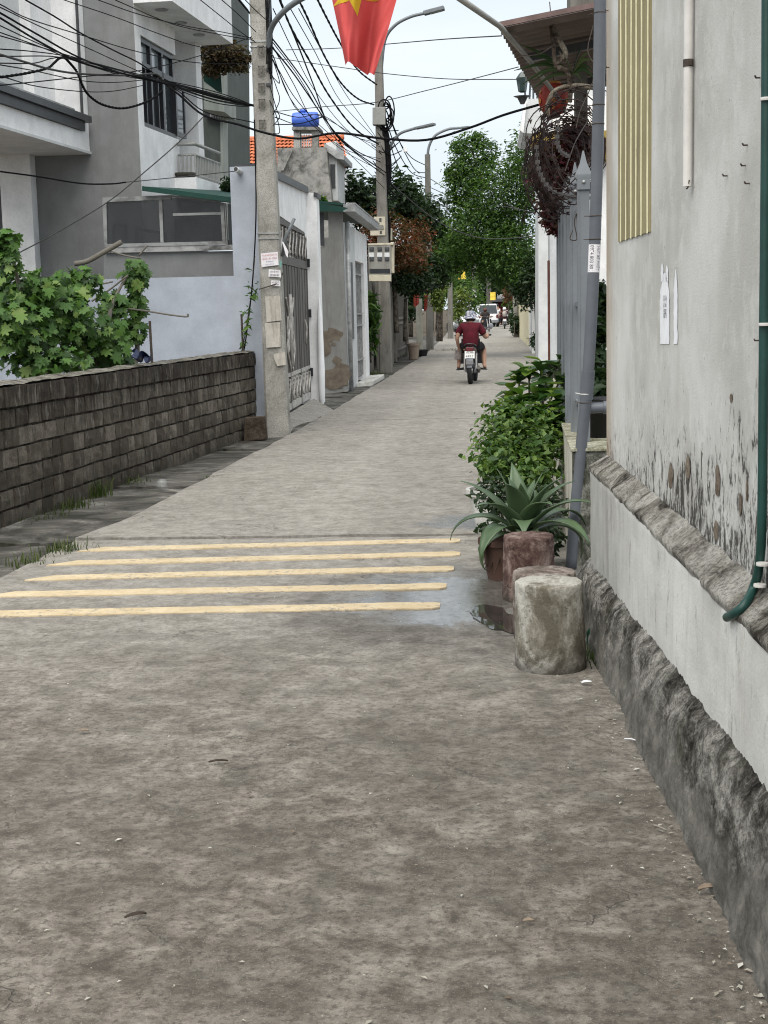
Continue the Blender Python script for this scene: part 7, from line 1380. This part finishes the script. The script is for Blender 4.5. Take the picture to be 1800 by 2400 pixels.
    # face, seen only from the front
    for s in (1, -1): mb = MB(); mb.lathe([(0, -.01), (.010, 0), (0, .01)], (s*.033, .522, 1.38), 8); put_mesh('eye', mb.mesh('eye', HAIR, True), o, M); mb = MB(); mb.lathe([(0, -.03), (.012, -.01), (.014, .015), (0, .03)], (s*.088, .44, 1.37), 8); put_mesh('ear', mb.mesh('ear', SKIN_, True), o, M)
    mb = MB(); mb.prism([(-.014, .525, 1.345), (.014, .525, 1.345), (.004, .52, 1.385), (-.004, .52, 1.385)], (0, .02, 0)); put_mesh('nose', mb.mesh('nose', SKIN_), o, M); mb = MB(); mb.box((0, .525, 1.325), (.04, .008, .008)); put_mesh('mouth', mb.mesh('mouth', plain('lips', (.3, .1, .08), .6) if 'lips' not in bpy.data.materials else bpy.data.materials['lips']), o, M)
    return o
MARS = plain('maroon_shirt_cotton', (.075, .005, .012), .9, .25, 9, bump=.3, bscale=25); BLKS = plain('black_shorts', (.012, .012, .014), .85, .2)
HATM = MT('checked_hat_cloth', .9, .1); HATM.set('Base Color', HATM.mix(HATM.ramp(HATM.noise(22, 3), [(.45, 0), (.55, 1)]), (.12, .13, .19), (.42, .42, .45))); HATM = HATM.m
L1 = G(1103, 901); motorcycle(L1, R_(-2), 'dark motorcycle with white plate ridden up the middle of the lane', BODYB)
rider(L1, R_(-2), 'person in maroon shirt and patterned hat riding away', MARS, BLKS, 'bucket', HATM, True, True)
bgp = Vector((-.26, .50, .60)); mb = MB(); mb.box(L1+bgp, (.14, .05, .20), rz=.2, ry=.1); tag(mb.build('shopping_bag', plain('grey_bag', (.22, .19, .18), .6, .4, 18), None, bevel=.015), 'small grey bag held in the left hand of the maroon rider', 'bag')
L2 = G(1183, 771); motorcycle(L2, R_(0), 'distant scooter ridden towards the far end of the lane', plain('dark_maroon_bike', (.05, .012, .014), .35), False)
rider(L2, 0, 'distant rider in white helmet carrying a pale backpack', plain('brown_jacket', (.10, .04, .035), .9), BLKS, 'helmet', plain('white_helmet', (.75, .75, .74), .35), False)
mb = MB(); mb.lathe([(.08, -.2), (.14, -.15), (.15, .1), (.08, .2)], L2+Vector((0, .14, 1.05)), 14); tag(mb.build('backpack', plain('pale_backpack', (.42, .38, .34), .8, .3), None, True), 'pale backpack worn by the distant rider', 'backpack')
L3 = G(1133, 781); motorcycle(L3, R_(196), 'dark motorcycle coming towards the viewer beside the white van', BODYB, False); rider(L3, R_(196), 'rider in dark clothes behind the maroon rider', plain('dark_jacket', (.03, .025, .025), .9), BLKS, 'helmet', plain('brown_helmet', (.08, .03, .02), .4), False)
# ---------------------------------------------------------------- cars
CARW = plain('white_car_paint', (.74, .75, .76), .25, .03, 2, spec=.6)
def car(loc, rz, label, kind):
    o = thing('parked_car' if kind != 'van' else 'van', loc, label, 'car' if kind != 'van' else 'van'); M = Matrix.Translation(Vector(loc)) @ Matrix.Rotation(rz, 4, 'Z')
    def part(nm, mb, mat, par=None, bevel=0, smooth=False):
        x = inst(nm, mb.mesh(nm, mat, smooth), par or o, M)
        if bevel: b = x.modifiers.new('b', 'BEVEL'); b.width = bevel; b.segments = 3; b.limit_method = 'ANGLE'
        return x
    if kind == 'van': low = [(-1.95, .32), (1.95, .32), (2.0, .75), (1.7, .95), (-1.95, .98)]; cab = [(-1.93, .95), (1.55, .95), (.95, 1.72), (-1.75, 1.78)]; w = .80; wl = 1.3
    else: low = [(-2.1, .30), (2.05, .30), (2.1, .68), (1.9, .88), (1.0, .98), (-2.05, 1.0)]; cab = [(-1.9, .97), (1.15, .97), (.45, 1.55), (-1.4, 1.58)]; w = .86; wl = 1.3
    mb = MB(); mb.prism([(-w, y, z) for y, z in low], (2*w, 0, 0)); bd = part('body', mb, CARW, None, .09)
    mb = MB(); n = len(cab); mb.v = [(-w*(1 if z < 1.2 else .84), y, z) for y, z in cab]+[(w*(1 if z < 1.2 else .84), y, z) for y, z in cab]; mb.f = [tuple(range(n)), tuple(range(2*n-1, n-1, -1))]+[(i, n+i, n+(i+1) % n, (i+1) % n) for i in range(n)]; mb.m = [0]*len(mb.f); part('cabin', mb, CARW, None, .07)
    def pane(a, b, nm):                                     # glass across the car between two profile points
        (y0, z0), (y1, z1) = a, b; d = Vector((0, y1-y0, z1-z0)); nv = Vector((0, -d.z, d.y)).normalized(); nv = nv if nv.y*(y0+y1) > 0 or nm == 'windscreen' else -nv
        if (nm == 'windscreen' and nv.y < 0) or (nm == 'rear_window' and nv.y > 0): nv = -nv
        p = lambda t, x: Vector((x, y0+d.y*t, z0+d.z*t))+nv*.012; mb = MB(); mb.add([p(.1, -w*.90), p(.1, w*.90), p(.88, w*.80), p(.88, -w*.80)], [(0, 1, 2, 3)]); part(nm, mb, GLASS)
    pane(cab[1], cab[2], 'windscreen'); pane(cab[0], cab[3], 'rear_window')
    for s in (-1, 1):
        mb = MB(); q = [(-1.4, 1.02), (.9, 1.02), (.45, 1.46), (-1.3, 1.48)]; mb.add([(s*(w*(1-.16*(z-.97)/.6)+.014), y, z) for y, z in q], [(0, 1, 2, 3)]); part('side_window', mb, GLASS)
        for y in (-wl, wl): ty, rm = wheel_parts((s*(w-.09), y, .30), .30, .18); wh = part('wheel', rm, CHR); part('tyre', ty, TYRE, wh)
        mb = MB(); mb.box((s*(w-.2), low[2][0]-.03, .72), (.3, .1, .15)); part('headlight', mb, LENS, None, .02); mb = MB(); mb.box((s*(w-.1), low[0][0]-.0, .82), (.14, .08, .26)); part('tail_light', mb, TAIL, None, .02)
        mb = MB(); mb.box((s*(w+.09), 1.0, 1.0), (.14, .08, .12)); part('wing_mirror', mb, CARW, None, .02)
    mb = MB(); mb.box((0, low[2][0]+.0, .55), (w*1.1, .08, .2)); part('grille', mb, BODYB, None, .02); mb = MB(); mb.box((0, low[0][0]-.03, .45), (w*1.9, .12, .2)); part('rear_bumper', mb, GREYP, None, .03); mb = MB(); mb.box((0, low[0][0]-.02, .68), (.42, .05, .13)); part('licence_plate', mb, PAPERW)
    return o
car(G(1141, 767)+Vector((0, 2, 0)), R_(3), 'white van seen from behind at the far end of the lane', 'van'); car(G(1097, 778)+Vector((-.3, 2, 0)), R_(186), 'white car parked facing the viewer behind the maroon rider', 'car')
o = thing('person', A(1167, 761, 120), 'distant pedestrian in a white shirt by the shop door', 'person', 'people on the lane'); b_ = WORLD_AT[o.name]; M = Matrix.Translation((b_.x, b_.y, 0))
V = [((0, 0, .95), .12), ((0, 0, 1.15), .12), ((0, 0, 1.35), .13), ((0, 0, 1.47), .055), ((0, .01, 1.56), .08), ((0, .01, 1.64), .08)]; E_ = [(0, 1), (1, 2), (2, 3), (3, 4), (4, 5)]
for s in (1, -1): k = len(V); V += [((s*.16, 0, 1.38), .06), ((s*.22, 0, 1.12), .045), ((s*.22, .05, .9), .035), ((s*.22, .06, .8), .03), ((s*.09, 0, .85), .09), ((s*.1, 0, .5), .065), ((s*.1, 0, .08), .045), ((s*.11, .12, .04), .035)]; E_ += [(2, k), (k, k+1), (k+1, k+2), (k+2, k+3), (0, k+4), (k+4, k+5), (k+5, k+6), (k+6, k+7)]
put_mesh('body', skin_mesh('body', V, E_, SKIN_, 1), o, M); put_mesh('shirt', skin_mesh('shirt', [((0, 0, .85), .16), ((0, 0, 1.1), .15), ((0, 0, 1.38), .15), ((.2, 0, 1.3), .08), ((-.2, 0, 1.3), .08)], [(0, 1), (1, 2), (2, 3), (2, 4)], WHITE, 1), o, M); put_mesh('trousers', skin_mesh('trousers', [((0, 0, .88), .13), ((.1, 0, .5), .085), ((.1, 0, .15), .07), ((-.1, 0, .5), .085), ((-.1, 0, .15), .07)], [(0, 1), (1, 2), (0, 3), (3, 4)], BLKS, 1), o, M)
mb = MB(); mb.lathe([(.09, -.03), (.1, .04), (.06, .1), (0, .11)], (0, 0, 1.63), 12); put_mesh('hair', mb.mesh('hair', HAIR, True), o, M)
